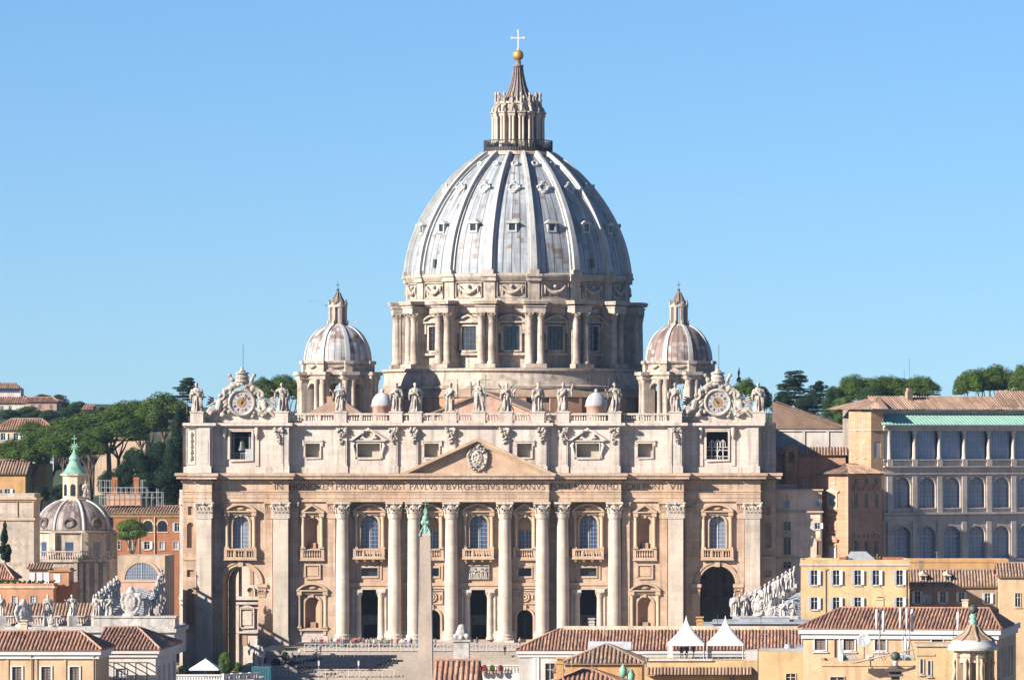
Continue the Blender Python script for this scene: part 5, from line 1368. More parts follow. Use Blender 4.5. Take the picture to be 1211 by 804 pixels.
def house(name, label, cat, px0, px1, D, pyt, dep, wall, wins=(), zb=-6.0, rot=0.0, W=None, group=None, cornice=None, sidew=(), parapet=None):
    W = W or (px1 - px0) * D / FPX
    root = empty(name, (X(px0, D), D - 1000, 0), radians(rot), label, cat, group)
    zt = Z(pyt, D)
    H = []
    for w in wins:
        u = (w[0] - px0) * D / FPX / (cos(radians(rot)) if rot else 1); ww = w[3] * D / FPX
        H.append((rect(u, ww, Z(w[2], D), Z(w[1], D)), .14))
    m = MB(); mwall(m, 0, W, zb, zt, 0, H)
    m.add([(0, 0, zb), (0, dep, zb), (W, dep, zb), (W, 0, zb), (0, 0, zt), (0, dep, zt), (W, dep, zt), (W, 0, zt)], [(0, 1, 5, 4), (1, 2, 6, 5), (2, 3, 7, 6), (4, 5, 6, 7)])
    if parapet:
        for a, b, c, d in ((-.12, W + .12, -.12, .3), (-.12, W + .12, dep - .3, dep + .12), (-.11, .3, .31, dep - .31), (W - .3, W + .11, .31, dep - .31)): m.box(a, b, c, d, zt - .1, zt + parapet)
    m.build('wall', M[wall], root)
    for w in wins:
        u = (w[0] - px0) * D / FPX / (cos(radians(rot)) if rot else 1)
        win(root, u, Z(w[2], D), Z(w[1], D), w[3] * D / FPX, w[4] if len(w) > 4 else 'shut')
    for (v, z0, z1, w, st, sd) in sidew: win(root, v, z0, z1, w, st, sd, W)
    if len(wins) > 2 and D < 1300: drainpipe(root, W * .985 - .2, zt); drainpipe(root, ((wins[0][0] + wins[1][0]) / 2 - px0) * D / FPX / cos(radians(rot)), zt)
    if cornice:
        h, mat, pr = cornice
        c = MB(); c.box(-pr, W + pr, -pr, dep + pr, zt - h * .55, zt + .02); c.box(-pr * .5, W + pr * .5, -pr * .5, dep + pr * .5, zt - h, zt - h * .56); c.build('cornice', M[mat], root)
    return root, W, zt
def drainpipe(root, u, zt, zb=-6.0):
    m = MB(); m.tube([(u, -.14, zb), (u, -.14, zt - .9), (u, -.4, zt - .5)], .07, 6); m.build('drainpipe', M['tan'], root)
def chimney(root, x, y, z0, h, w=.9, mat='peach', cap=True):
    m = MB(); m.box(x - w / 2, x + w / 2, y - w / 2, y + w / 2, z0, z0 + h); m.box(x - w * .6, x + w * .6, y - w * .6, y + w * .6, z0 + h * .9, z0 + h * .97)
    m.box(x - w * .4, x + w * .4, y - w * .4, y + w * .4, z0 + h * .97, z0 + h * 1.12); m.box(x - w * .62, x + w * .62, y - w * .62, y + w * .62, z0 + h * 1.12, z0 + h * 1.2)
    return m.build('chimney', M[mat], root)

# ---- front left
r, W, zt = house('apartment_house', 'peach house with white cornice and three white-framed windows, bottom left corner', 'house', -14, 115, 548, 768, 9, 'peach',
                 [(20, 788, 806, 11, 'white'), (54.5, 788, 806, 11, 'white'), (88, 788, 806, 11, 'white')], cornice=(.95, 'white_paint', .45))
roof(r, W, 9, zt + .05, 1.75, .55, 0, 3.0, pitch=.4); chimney(r, 3.0, 5.6, zt + 1.2, 1.5, .7, 'cream')
m = MB()
for px in (9, 43, 77, 112): u = (px + 14) * 548 / FPX; m.box(u - .12, u + .12, -.1, .05, -6, zt - 1)
m.build('wall_pilaster', M['peach'], r)
r, W, zt = house('apartment_house', 'off-white house with low tiled hip roof behind the bottom left peach house', 'house', 116, 184, 562, 767, 18, 'offwhite', [(143, 790, 806, 12, 'closed')], cornice=(.9, 'white_paint', .45),
                 sidew=[(3.0 + 4.2 * k, 12.6, 15.0, 1.1, 'closed', 'right') for k in range(4)])
roof(r, W, 18, zt + .05, 2.0, .55, 0, 4.6, pitch=.4)
m = MB()
for x in (.8, 2.0, 3.2, 4.4, 5.6): m.box(x - .05, x + .05, -1.9, -1.8, 12.9, 15.6); m.box(x - .05, x + .05, -1.9, -.02, 15.5, 15.6)
m.box(.7, 5.8, -1.92, -1.8, 15.6, 15.7); m.build('pergola', M['iron'], r)

# ---- terrace with parasol and plants
root = empty('terrace_wall', (X(190, 720), -280, 0), 0, 'pale terrace wall with white balustrade in the shade below the left archway', 'terrace')
m = MB(); w = 8.5; zt = Z(797, 720); m.box(-6, w, 0, 14, -6, zt - .9); m.box(w, w + 4.6, 5, 14, -6, zt - .9); m.build('wall', M['offwhite'], root)
m = MB(); m.box(-6, w, 0, .4, zt - .2, zt); m.box(-6, w, 0, .4, zt - .9, zt - .75); baluster_row(m, -6, w, .2, zt - .75, zt - .2, .38, .13)
for k in range(4): m.cbox((w + .9 + 1.1 * k, .9 + 1.35 * k, zt - .08), (1.9, .42, .2), radians(51)); m.cbox((w + .35 + 1.1 * k, .25 + 1.35 * k, zt - .4), (.5, .5, .98), radians(51)); m.cbox((w + .9 + 1.1 * k, .9 + 1.35 * k, zt - .8), (1.9, .42, .2), radians(51))
for k in range(14): baluster_row(m, w + .5 + .31 * k - .1, w + .5 + .31 * k + .1, .5 + .385 * k, zt - .75, zt - .2, .3, .12)
m.build('balustrade', M['white_paint'], root)
root = empty('parasol', (X(243, 728), -272, Z(804, 728)), 0, 'square white parasol open over the shaded terrace', 'parasol')
m = MB(); m.add([(-2.1, -2.1, 1.7), (2.1, -2.1, 1.7), (2.1, 2.1, 1.7), (-2.1, 2.1, 1.7), (0, 0, 3.1), (-2.1, -2.1, 1.5), (2.1, -2.1, 1.5), (2.1, 2.1, 1.5), (-2.1, 2.1, 1.5)], [(0, 1, 4), (1, 2, 4), (2, 3, 4), (3, 0, 4), (0, 1, 6, 5), (1, 2, 7, 6), (2, 3, 8, 7), (3, 0, 5, 8)]); m.build('canopy', M['tent'], root)
m = MB(); m.tube([(0, 0, -1.2), (0, 0, 3.2)], .06, 8); m.build('pole', M['grey_metal'], root)
o = MB(); o.box(X(297, 900), X(320, 900), -100, -97, -6, Z(788, 900)); 
for k in range(7): xx = X(297, 900) + (k + .5) * .48; o.box(xx - .08, xx + .08, -100.06, -99.9, -5.8, Z(789, 900))
tag(o.build('site_container', M['teal']), 'plain teal container below the shadowed saint statue', 'container')

# ---- centre: small roof, pinnacle, hedge balustrade
r, W, zt = house('tiled_house', 'small house with a steep sunlit tile roof right of the obelisk, at the bottom edge', 'house', 514, 563, 560, 812, 7.0, 'brownplaster')
roof(r, W, 7, zt, 2.75, .3, 0, 0, pitch=.55)
root = empty('stone_pinnacle', (X(546, 700), -300, 0), 0, 'white stone pier topped by a carved scroll, before the central door', 'pier')
z1 = Z(756, 700); m = MB(); m.box(-1.05, 1.05, -1, 1, -6, z1 - .25); m.build('shaft', M['white_marble'], root)
m = MB(); m.box(-1.25, 1.25, -1.2, 1.2, z1 - .25, z1 + .05); m.build('cap', M['white_marble'], root)
m = MB(); rg = random.Random(2)
m.lathe([(1.0, 0), (.95, .5), (.75, 1.1), (.5, 1.7), (.35, 2.0), (.05, 2.1)], 12, (0, 0, z1 + .05))
for k in range(18): a = k * 2.4; t = k / 18; m.ball(((1.0 - .65 * t) * cos(a), (1.0 - .65 * t) * sin(a), z1 + .2 + 1.6 * t), .26 - .08 * t, 6, 5)
for s in (-1, 1): m.ball((s * .75, -.6, z1 + .45), .42, 8, 6)
mesh_obj('carved_scroll', remeshed(m, .09), M['white_marble'], root)
root = empty('garden_balustrade', (X(566, 728), -272, 0), 0, 'white balustrade with potted plants between the carved pier and the white house', 'balustrade')
z0 = Z(797, 728); m = MB(); m.box(0, 5.8, 0, .4, z0 + 1.2, z0 + 1.4); m.box(0, 5.8, 0, .4, z0 - 7, z0 + .2); baluster_row(m, .1, 5.7, .2, z0 + .2, z0 + 1.2, .42, .15); m.build('balusters', M['white_paint'], root)

# ---- long white house with the long ridge
r, W, zt = house('long_house', 'long white house with long terracotta roof across the foot of the columns', 'house', 614, 955, 700, 768, 14, 'offwhite', [(650.5, 784, 806, 11, 'plain')], cornice=(1.0, 'white_paint', .4))
roof(r, W, 14, zt + .05, 2.55, .45, 5.6, .0, pitch=.46); chimney(r, 9.5, 9.5, zt + 1.6, 2.0, .8, 'offwhite'); chimney(r, 24.5, 9.0, zt + 1.6, 2.2, .9, 'ochre')
m = MB()
for px in (632, 636, 664): u = (px - 614) * 700 / FPX; m.box(u - .2, u + .2, -.12, .04, -6, zt - 1.05)
m.build('wall_pilaster', M['white_paint'], r)
m = MB(); m.box(5.8, W + .3, 6.6, 7.6, zt + 2.3, zt + 3.0); m.build('ridge_parapet', M['cream'], r)
m = MB(); 
for x in (12, 19, 27, 33): m.tube([(x, 7, zt + 2.9), (x, 7, zt + 4.6)], .04, 5)
m.build('roof_rods', M['iron'], r)

r, W, zt = house('roof_annex', 'low flat-roofed yellow annex right of the second tent', 'house', 862, 950, 742, 737, 9, 'yellow', [(888, 739.5, 744, 8, 'plain'), (905, 739.5, 744, 13, 'plain'), (928, 739.5, 744, 8, 'plain')])
m = MB(); m.box(-2.5, W + 1.0, -1.6, 10, zt, zt + .3); m.box(1.5, W - 2, -.4, 8, zt + .3, zt + .65); m.box(-4.0, 3, -1.2, 8, zt - .35, zt - .02); m.build('roof_slab', M['lead_roof'], r)

# ---- small pyramid-roofed houses in front of it
r, W, zt = house('tiled_house', 'yellow house with brown pyramid tile roof left of the two white tents', 'house', 668, 759, 620, 783.5, 9.3, 'ochre', [(690, 790, 803, 7, 'plain')])
roof(r, W, 9.3, zt, 2.0, .4, 5.3, 4.6, mat='tile_brown', pitch=.5)
m = MB(); zz = Z(784, 620); m.tube([(W + .1, -.4, zz), (W + .6, -.6, zz - .4), (W + .55, -.5, zz + .8)], .05, 5); m.build('drainpipe', M['grey_metal'], r)
o = MB(); a, b = X(695, 662), X(746, 662); o.add([(a, -338, Z(767, 662)), (b, -338, Z(768, 662)), (b, -336, Z(759, 662)), (a, -336, Z(758.5, 662)), (a, -337.9, Z(767.6, 662)), (b, -337.9, Z(768.6, 662)), (b, -335.9, Z(759.6, 662)), (a, -335.9, Z(759, 662))], [(0, 1, 2, 3), (7, 6, 5, 4), (0, 4, 5, 1), (1, 5, 6, 2), (2, 6, 7, 3), (3, 7, 4, 0)])
tag(o.build('awning_sheet', M['bluewhite']), 'pale blue-white sheet awning behind the brown pyramid roof', 'awning')
r, W, zt = house('tiled_house', 'terracotta pyramid roof peeking over the bottom edge before the yellow house', 'house', 645, 742, 560, 812, 8.6, 'ochre')
roof(r, W, 8.6, zt, 1.75, .4, 4.5, 4.5, pitch=.5)
chimney(r, 1.5, 2.0, zt + .3, 2.4, .8, 'ochre')
# pigeon-house style chimney
root = empty('roof_turret', (X(661, 640), -360, 0), 0, 'small plastered roof turret with tile cap before the brown door', 'turret')
z0 = Z(797, 640); m = MB(); m.box(-.62, .62, -.6, .6, -6, z0 + .35); m.build('wall', M['yellow'], root)
m = MB(); m.add([(-.8, -.8, z0 + .3), (.8, -.8, z0 + .3), (.8, .8, z0 + .3), (-.8, .8, z0 + .3), (-.4, -.3, z0 + 1.3), (.4, -.3, z0 + 1.3), (.4, .3, z0 + 1.3), (-.4, .3, z0 + 1.3)], [(0, 1, 5, 4), (1, 2, 6, 5), (2, 3, 7, 6), (3, 0, 4, 7), (4, 5, 6, 7)])
for k in range(8): x = -.7 + k * .2; m.tube([(x, -.8, z0 + .32), (x * .55, -.3, z0 + 1.3)], .07, 5)
m.build('roof', M['tile_brown'], root)
root = empty('garden_lamp', (X(737, 600), -400, 0), 0, 'greenish roof-top lamp and finial right below the brown pyramid roof', 'lamp')
z0 = Z(806, 600); m = MB(); m.tube([(0, 0, -6), (0, 0, z0 + .6)], .12, 8); m.build('pole', M['dark_bronze'], root)
m = MB(); m.lathe([(.2, z0 + .6), (.42, z0 + .8), (.48, z0 + 1.5), (.2, z0 + 1.9), (.05, z0 + 2.2)], 10); m.lathe([(.4, z0 + .2), (.5, z0 + .9), (.15, z0 + 1.5)], 10, (.9, .2, 0)); m.build('lantern', M['bronze_pale'], root)

# ---- yellow terrace house with the tents
r, W, zt = house('terrace_house', 'yellow house whose flat terrace carries the two white tents', 'house', 762, 896, 636, 781, 12, 'yellow', [(866, 800, 812, 6, 'plain')])
m = MB(); m.box(-.3, W * .6, -.25, .3, zt, zt + .25); m.box(W - 1.6, W, -.05, 8, zt, zt + 1.2); m.build('parapet', M['offwhite'], r)
m = MB(); ze = Z(797, 636); tiles(m, (.3, -1.4, ze), (W - .6, -1.4, ze), (0, 1.35, .85), 0, 0, .42, .13); m.add([(.3, -1.4, ze - .15), (W - .6, -1.4, ze - .15), (W - .6, 0, ze - .15), (.3, 0, ze - .15)], [(0, 1, 2, 3)]); m.build('lean_to_roof', M['tile_brown'], r)
m = MB()
for k in range(16): x = .2 + k * .75; m.tube([(x, .05, zt + .2), (x, .05, zt + .95)], .03, 5)
m.tube([(0, .05, zt + .95), (W - 1.8, .05, zt + .95)], .035, 5); m.tube([(0, .05, zt + .6), (W - 1.8, .05, zt + .6)], .025, 5); m.build('railing', M['grey_metal'], r)
zter = zt
for px, lab in ((811, 'left white pagoda tent with pointed roof on the yellow terrace'), (857.5, 'right white pagoda tent with pointed roof on the yellow terrace')):
    D = 641; root = empty('party_tent', (X(px, D), D - 1000 + 2, zter), 0, lab, 'tent', 'pagoda tents on the terrace')
    s_, h0, h1 = 2.3, 2.0, 5.35; m = MB(); vs = []; K = 10
    for j in range(K + 1):
        t = j / K; q = s_ * ((1 - t) ** 1.75 * .96 + .04 * (1 - t)) + .03; z = h0 + (h1 - h0) * t
        for i in range(16):
            a = i / 4; sd = int(a); f = a - sd
            c = [(-1, -1), (1, -1), (1, 1), (-1, 1)]; A, B = c[sd], c[(sd + 1) % 4]
            px_, py_ = A[0] + (B[0] - A[0]) * f, A[1] + (B[1] - A[1]) * f
            sag = 1 - .10 * sin(pi * f) * (1 - t) * t * 3
            vs.append((px_ * q * sag, py_ * q * sag, z))
    m.add(vs, [(16 * j + i, 16 * j + (i + 1) % 16, 16 * (j + 1) + (i + 1) % 16, 16 * (j + 1) + i) for j in range(K) for i in range(16)], True)
    for a, b in (((-1, -1), (1, -1)), ((1, -1), (1, 1)), ((1, 1), (-1, 1)), ((-1, 1), (-1, -1))): m.add([(a[0] * s_, a[1] * s_, h0), (b[0] * s_, b[1] * s_, h0), (b[0] * s_, b[1] * s_, h0 - .32), (a[0] * s_, a[1] * s_, h0 - .32)], [(0, 1, 2, 3)])
    m.build('canopy', M['tent'], root)
    for a in (-1, 1):
        for b in (-1, 1):
            q = MB(); q.tube([(a * s_ * .97, b * s_ * .97, 0), (a * s_ * .97, b * s_ * .97, h0)], .06, 6); q.build('leg', M['white_paint'], root)
    q = MB(); q.add([(-s_ * .98, s_ * .9, .0), (-s_ * .75, s_ * .9, 0), (-s_ * .8, s_ * .9, h0), (-s_ * .98, s_ * .9, h0)], [(0, 1, 2, 3)]); q.add([(s_ * .98, -s_ * .95, .6), (s_ * .98, -s_ * .65, .6), (s_ * .98, -s_ * .8, h0), (s_ * .98, -s_ * .95, h0)], [(0, 1, 2, 3)]); q.build('side_curtain', M['tent'], root)
for k, px in enumerate((806, 812, 820)):
    i = (4, 5, 2)[k]; i = (4, 4, 2)[k]
    person(X(px, 642), -357.6 + .4 * k, zter, i, 'person in %s under the left tent, %s' % (CDESC[i], ('nearest its left leg', 'between the other two', 'nearest its right leg')[k]), None, k)

# ---- yellow houses and the red-roofed house at the right
r, W, zt = house('flat_roof_house', 'plain bright yellow flat-roofed house with one small dark window, right of the tents', 'house', 897, 971, 622, 770, 10, 'yellow', [(935, 796, 810, 11, 'plain')])
m = MB(); m.box(.3, 4.8, 1.5, 4, zt, zt + .3); m.lathe([(.5, zt + .3), (.45, zt + .8)], 10, (3.6, 2.5, 0)); m.box(4.6, 7.2, .3, 9, zt, zt + .5); m.build('roof_skylight', M['lead_roof'], r)
r, W, zt = house('apartment_house', 'peach house with big red tile roof, white cornice and antennas, lower right', 'house', 950, 1180, 600, 742, 22, 'peach',
                 [(970, 749, 768, 13, 'white'), (1004, 749, 768, 13, 'white'), (1041, 749, 768, 13, 'white'), (1108, 753, 770, 13, 'white')], rot=-8, cornice=(1.25, 'white_paint', .5), sidew=[(2.5 + 3.6 * k, 12.2, 15.4, 1.2, 'closed', 'right') for k in range(5)])
zt0 = zt; RH = r
roof(r, W, 13, zt + .05, 2.1, .6, 4.2, 2.2, pitch=.42); chimney(r, 8.0, 8.6, zt + 1.5, 1.7, .9, 'peach'); chimney(r, 18.2, 8.2, zt + 1.6, 1.3, .7, 'cream')
m = MB(); m.box(-.02, W + .02, 13.2, 22, zt - .3, zt + .03); m.build('rear_roof', M['lead_roof'], r)
r, W, zt = house('terrace_house', 'peach terrace building cluttered with dish and antennas before the red-roofed house', 'house', 972, 1128, 572, 786, 8, 'peach', [(990, 800, 812, 16, 'plain')], parapet=.5)
ZT = zt
r2, W2, zt2 = house('stair_block', 'small yellow block with two narrow windows behind the domed turret', 'house', 1084, 1127, 555, 764, 5, 'yellow', [(1090, 779, 796, 3, 'closed'), (1099, 781, 798, 3, 'closed')])
m = MB(); m.box(-.2, W2 + .2, -.2, 5.2, zt2, zt2 + .3); m.box(-.1, W2 * .5, -.1, .0, zt2 - 1.0, zt2 - .85); m.build('roof_slab', M['tan'], r2)
def antenna(px, D, z0, z1, label, panels, rods):
    root = empty('antenna_mast', (X(px, D), D - 1000, z0), 0, label, 'antenna', 'white panel antennas over the red roof')
    h = z1 - z0; m = MB(); m.tube([(0, 0, 0), (0, 0, h)], .05, 6)
    for s in (-1, 1): m.tube([(0, 0, h * .5), (s * .8, .5, 0)], .03, 5)
    m.build('pole', M['grey_metal'], root)
    for dx, a, b in panels: q = MB(); q.lathe([(.0, b), (.13, b - .05), (.13, a + .05), (.0, a)], 8, (dx, -.15, 0), sx=1.2); q.build('panel', M['white_paint'], root)
    for dx, a, b in rods: q = MB(); q.tube([(dx, .1, a), (dx, .1, b)], .035, 5); q.build('rod', M['iron'], root)
antenna(1040, 574, ZT, Z(719, 574), 'antenna pole with two tall white panels left of the clustered pair', [(-.3, 3.9, 6.2), (.45, 3.6, 6.0)], [(.1, 3, 6.3)])
antenna(1068, 574, ZT, Z(718, 574), 'antenna mast with stacked boxes and panels, left of the clustered pair', [(-.3, 4.0, 6.4), (.3, 1.2, 3.0)], [(.25, 3, 6.6)])
antenna(1075.5, 575, ZT, Z(719, 575), 'antenna mast with stacked boxes and panels, right of the clustered pair', [(-.3, 3.9, 6.3), (.3, 3.6, 6.2), (-.15, .8, 2.6)], [(.05, 3, 6.5)])
antenna(1133, 560, 14, Z(720, 560), 'slim white antenna just left of the domed turret', [(0, 5.2, 7.2)], [(-.5, 4, 6.9)])
for px in (1064, 1074, 1030, 1000):
    m = MB(); m.box(-.5, .5, -.4, .4, 0, 1.1); m.box(-.42, .42, -.42, -.38, .12, .98); root = empty('air_conditioner', (X(px, 571), -427.5, ZT + .02), 0, {1064: 'grey equipment cabinet at the foot of the left clustered antenna', 1074: 'grey equipment cabinet at the foot of the right clustered antenna', 1030: 'air conditioner box right of the satellite dish', 1000: 'low grey air conditioner left of the satellite dish'}[px], 'air conditioner', 'equipment boxes on the terrace')
    m.build('casing', M['white_paint' if px == 1030 else 'grey_metal'], root)
    m = MB(); m.lathe([(.34, -.43), (.34, -.40)], 14, cap=True); m.v = [(x, z, y + .55) for x, y, z in m.v]; m.build('fan_grille', M['iron'], root)
    m = MB(); m.tube([(.3, .2, .9), (.9, .3, 1.3), (1.6, .3, .1)], .04, 5); m.tube([(-.3, .2, 1.1), (-.6, .3, 1.9)], .03, 5); m.build('pipe', M['grey_metal'], root)
def dish(px, py, D, r, z0, label):
    root = empty('satellite_dish', (X(px, D), D - 1000, z0), 0, label, 'satellite dish'); h = Z(py, D) - z0
    m = MB(); m.M = Matrix.Translation((0, 0, h)) @ Matrix.Rotation(radians(-12), 4, 'Z') @ Matrix.Rotation(radians(78), 4, 'X')
    m.lathe([(0.02, 0), (r * .5, .06 * r), (r * .8, .17 * r), (r, .28 * r), (r * 1.0, .25 * r), (r * .5, .02 * r), (0.02, -.05)], 24, cap=False); m.build('reflector', M['white_paint'] if r < .6 else M['grey_metal'], root)
    m = MB(); m.tube([(0, .1, 0), (0, .1, h)], .06, 6); m.tube([(0, -.1, h - r * .8), (0, -r * 1.1, h)], .03, 5); m.build('mount', M['iron'], root)
dish(1022, 757, 574, .78, ZT, 'large grey satellite dish on the cluttered terrace')
dish(1096, 708, 836, .85, Z(716, 836) - .5, 'white satellite dish against the brown house with dormers')
m = MB(); m.tube([(0, 0, 0), (7.0, .2, 1.6)], .1, 6); m.tube([(0, .5, .5), (0, .5, 2.4)], .05, 5); m.box(-.3, 1.5, 0, .6, .0, .5); o = m.build('boom_pole', M['tan']); o.location = (X(1008, 570), -430, ZT + .3); tag(o, 'tan slanting awning boom below the satellite dish', 'pole')
m = MB(); rg = random.Random(3)
for k in range(3): m.tube([(.14 * k, 0, 0), (.14 * k + .05, 0, 1.7 - .3 * k), (.14 * k - .05, 0, 3.3 - .5 * k)], [.12, .16, .03], 7)
o = m.build('closed_parasol', M['shutter']); o.location = (X(993, 572), -428, ZT); tag(o, 'folded grey parasol standing left of the dish on the terrace', 'parasol')

# domed turret and ball finial, lower right
D = 450; root = empty('domed_turret', (X(1151, D), D - 1000, 0), 0, 'dark stone lantern turret with bell-shaped roof and ball on top, bottom right', 'turret')
k_ = D / FPX
zz = lambda py: Z(py, D)
m = MB(); m.lathe([(30 * k_, zz(768)), (30.5 * k_, zz(766)), (30 * k_, zz(763)), (27 * k_, zz(761)), (25 * k_, zz(756))], 24); m.build('cornice', M['lead_rib'], root)
m = MB(); m.lathe([(25.5 * k_, zz(757)), (21 * k_, zz(754)), (14 * k_, zz(750)), (9 * k_, zz(745)), (6 * k_, zz(739)), (4 * k_, zz(737))], 24)
for j in range(8): a = j * pi / 4 + .2; m.tube([(r_ * k_ * cos(a), r_ * k_ * sin(a), zz(p_)) for r_, p_ in ((25.7, 757), (21.4, 754), (14.3, 750), (9.2, 745), (6.2, 739))], .12, 6)
m.build('roof', M['brownplaster'], root)
m = MB(); m.lathe([(4 * k_, zz(738)), (5 * k_, zz(734)), (3 * k_, zz(731)), (5.2 * k_, zz(728)), (2.5 * k_, zz(725.5))], 14); m.build('finial_neck', M['bronze_pale'], root)
m = MB(); m.ball((0, 0, zz(720)), 5.3 * k_, 16, 12); m.build('finial_ball', M['dark_bronze'], root)
m = MB()
for j in range(8):
    m.M = Matrix.Rotation(pi / 8 + j * pi / 4, 4, 'Z'); a = 21 * k_; m.box(a * .78, a * 1.08, -.3, .3, 6, zz(768)); m.box(a * .78, a * 1.14, -.38, .38, zz(776), zz(772)); m.tube([(a * 1.1, 0, zz(778)), (a * 1.22, 0, zz(782)), (a * 1.12, 0, zz(792)), (a * 1.25, 0, zz(806))], .14, 6)
    m.M = Matrix.Rotation(j * pi / 4 + pi / 2, 4, 'Z'); w_ = a * .40; mwall(m, -w_, w_, 8, zz(768), -a * .92, [(arch(0, w_ * 1.15, zz(812), zz(787)), .3)])
m.M = None; m.lathe([(.95, 6), (.95, zz(769))], 12); m.build('drum', M['tan'], root)
D = 430; root = empty('ball_finial', (X(1059, D), D - 1000, 0), 0, 'dark stone ball on a capped pillar at the bottom edge, left of the domed turret', 'finial'); k_ = D / FPX
m = MB(); m.box(-5 * k_, 5 * k_, -5 * k_, 5 * k_, 4, zz(798)); m.box(-9 * k_, 9 * k_, -9 * k_, 9 * k_, zz(799), zz(796.5)); m.box(-12 * k_, 12 * k_, -12 * k_, 12 * k_, zz(793), zz(790.5)); m.lathe([(11 * k_, zz(790.4)), (5 * k_, zz(787.5)), (3 * k_, zz(786))], 4); m.lathe([(6 * k_, zz(797)), (8.5 * k_, zz(793.2))], 12); m.build('pillar', M['dark_stone_and_shade'], root)
m = MB(); m.lathe([(3 * k_, zz(786.5)), (2.4 * k_, zz(784)), (4 * k_, zz(782)), (1.5 * k_, zz(780.5))], 12); m.build('neck', M['white_marble'], root)
m = MB(); m.ball((0, 0, zz(775.5)), 5.6 * k_, 18, 12); m.build('ball', M['dark_bronze'], root)

# ---- yellow shuttered house, brown house, orange house
r, W, zt = house('shuttered_house', 'long yellow house with rows of pale shuttered windows right of the statue row', 'house', 947, 1075, 830, 667, 12, 'yellow',
                 [(c, 674, 691, 7) for c in (963, 989, 1014.5, 1036, 1064)] + [(c, 706, 720, 7) for c in (963, 989, 1014.5, 1064)], parapet=.75, cornice=(.3, 'offwhite', .2))
m = MB(); u = (1000 - 947) * .137; m.prism([(u, zt + .7), (u + 4.9, zt + .7), (u + 3.4, zt + 2.0), (u + .9, zt + 2.0)], 2, 5); m.build('roof_skylight', M['grey_metal'], r)
m = MB(); m.box(u - 1, u + 9.5, 6, 9, zt, zt + 1.0); m.build('roof_shed', M['orange'], r)
m = MB(); m.ball((u + .2, 1.4, zt + 1.0), .35, 8, 6); m.ball((u + 5.6, 1.4, zt + 1.0), .4, 8, 6); m.tube([(u + 5.2, 1.2, zt + .7), (u + 5.2, 1.2, zt + 1.7)], .2, 6); m.build('roof_pots', M['bark'], r)
r, W, zt = house('dormer_house', 'brown house under a weathered brown tile roof with two small dormers', 'house', 1076, 1181, 846, 693, 11, 'brownplaster', [(1085, 699, 713, 6), (1115, 699.5, 712, 6), (1137, 700, 711.5, 6), (1168, 701, 713, 6)])
rf = roof(r, W, 11, zt, 2.6, .5, 0, 0, mat='tile_brown', pitch=.5)
for px in (1092, 1120.5):
    u = (px - 1076) * 846 / FPX; q = MB(); q.box(u - .5, u + .5, 1.2, 3.5, zt + .9, zt + 1.75); q.add([(u - .75, .9, zt + 1.7), (u + .75, .9, zt + 1.7), (u + .75, 4.5, zt + 2.1), (u - .75, 4.5, zt + 2.1), (u, .9, zt + 2.1), (u, 4.5, zt + 2.5)], [(0, 1, 4), (0, 4, 5, 3), (1, 2, 5, 4)]); d = q.build('dormer', M['cream'], rf)
    q = MB(); q.box(u - .3, u + .3, 1.15, 1.22, zt + 1.0, zt + 1.6); q.build('dormer_window', M['glass_dark'], rf)
chimney(r, 2.0, 6.5, zt + 2.2, 1.6, .9, 'brownplaster')
r, W, zt = house('corner_house', 'orange-peach house cut off by the right edge, with one tall window', 'house', 1182, 1240, 838, 681, 12, 'peach', [(1203.5, 701, 717, 6, 'plain')])
roof(r, W, 12, zt, 2.0, .5, 0, 0, mat='tile_brown')
r, W, zt = house('parapet_house', 'orange flat-roofed house seen as a strip behind the brown dormer roof', 'house', 1062, 1192, 905, 664, 10, 'ochre', parapet=.4)

# television aerials on the near roofs
for i, (px, pb, pt, D, lab) in enumerate(((43, 757, 741, 552, 'on the peach house roof, bottom left'), (160, 756, 738, 570, 'on the low hip roof, bottom left'), (676, 783, 757, 618, 'at the left eave of the brown pyramid roof'), (700, 790, 764, 600, 'before the brown pyramid roof, right of its eave pole'),
                                              (716, 768, 740, 626, 'behind the tip of the brown pyramid roof'), (905, 772, 748, 626, 'on the flat bright yellow roof, left one'), (948, 772, 744, 628, 'on the flat bright yellow roof, right one'), (1003, 716, 700, 606, 'on the ridge of the big red roof'), (1108, 668, 652, 838, 'over the brown dormer roof'))):
    root = empty('television_aerial', (X(px, D), D - 1000, Z(pb, D)), .3 * i, 'thin television aerial ' + lab, 'aerial', 'television aerials on the near roofs'); h = (pb - pt) * D / FPX
    m = MB(); m.tube([(0, 0, -.6), (0, 0, h)], .03, 5); m.build('pole', M['grey_metal'], root)
    m = MB(); m.tube([(-.5, 0, h - .15), (.7, 0, h - .15)], .018, 4)
    for j in range(6): x = -.45 + j * .22; m.tube([(x, -.3 + .02 * j, h - .15), (x, .3 - .02 * j, h - .15)], .014, 4)
    if i % 2: m.tube([(-.3, 0, h * .7), (.3, 0, h * .7)], .018, 4)
    m.build('crossbars', M['grey_metal'], root)
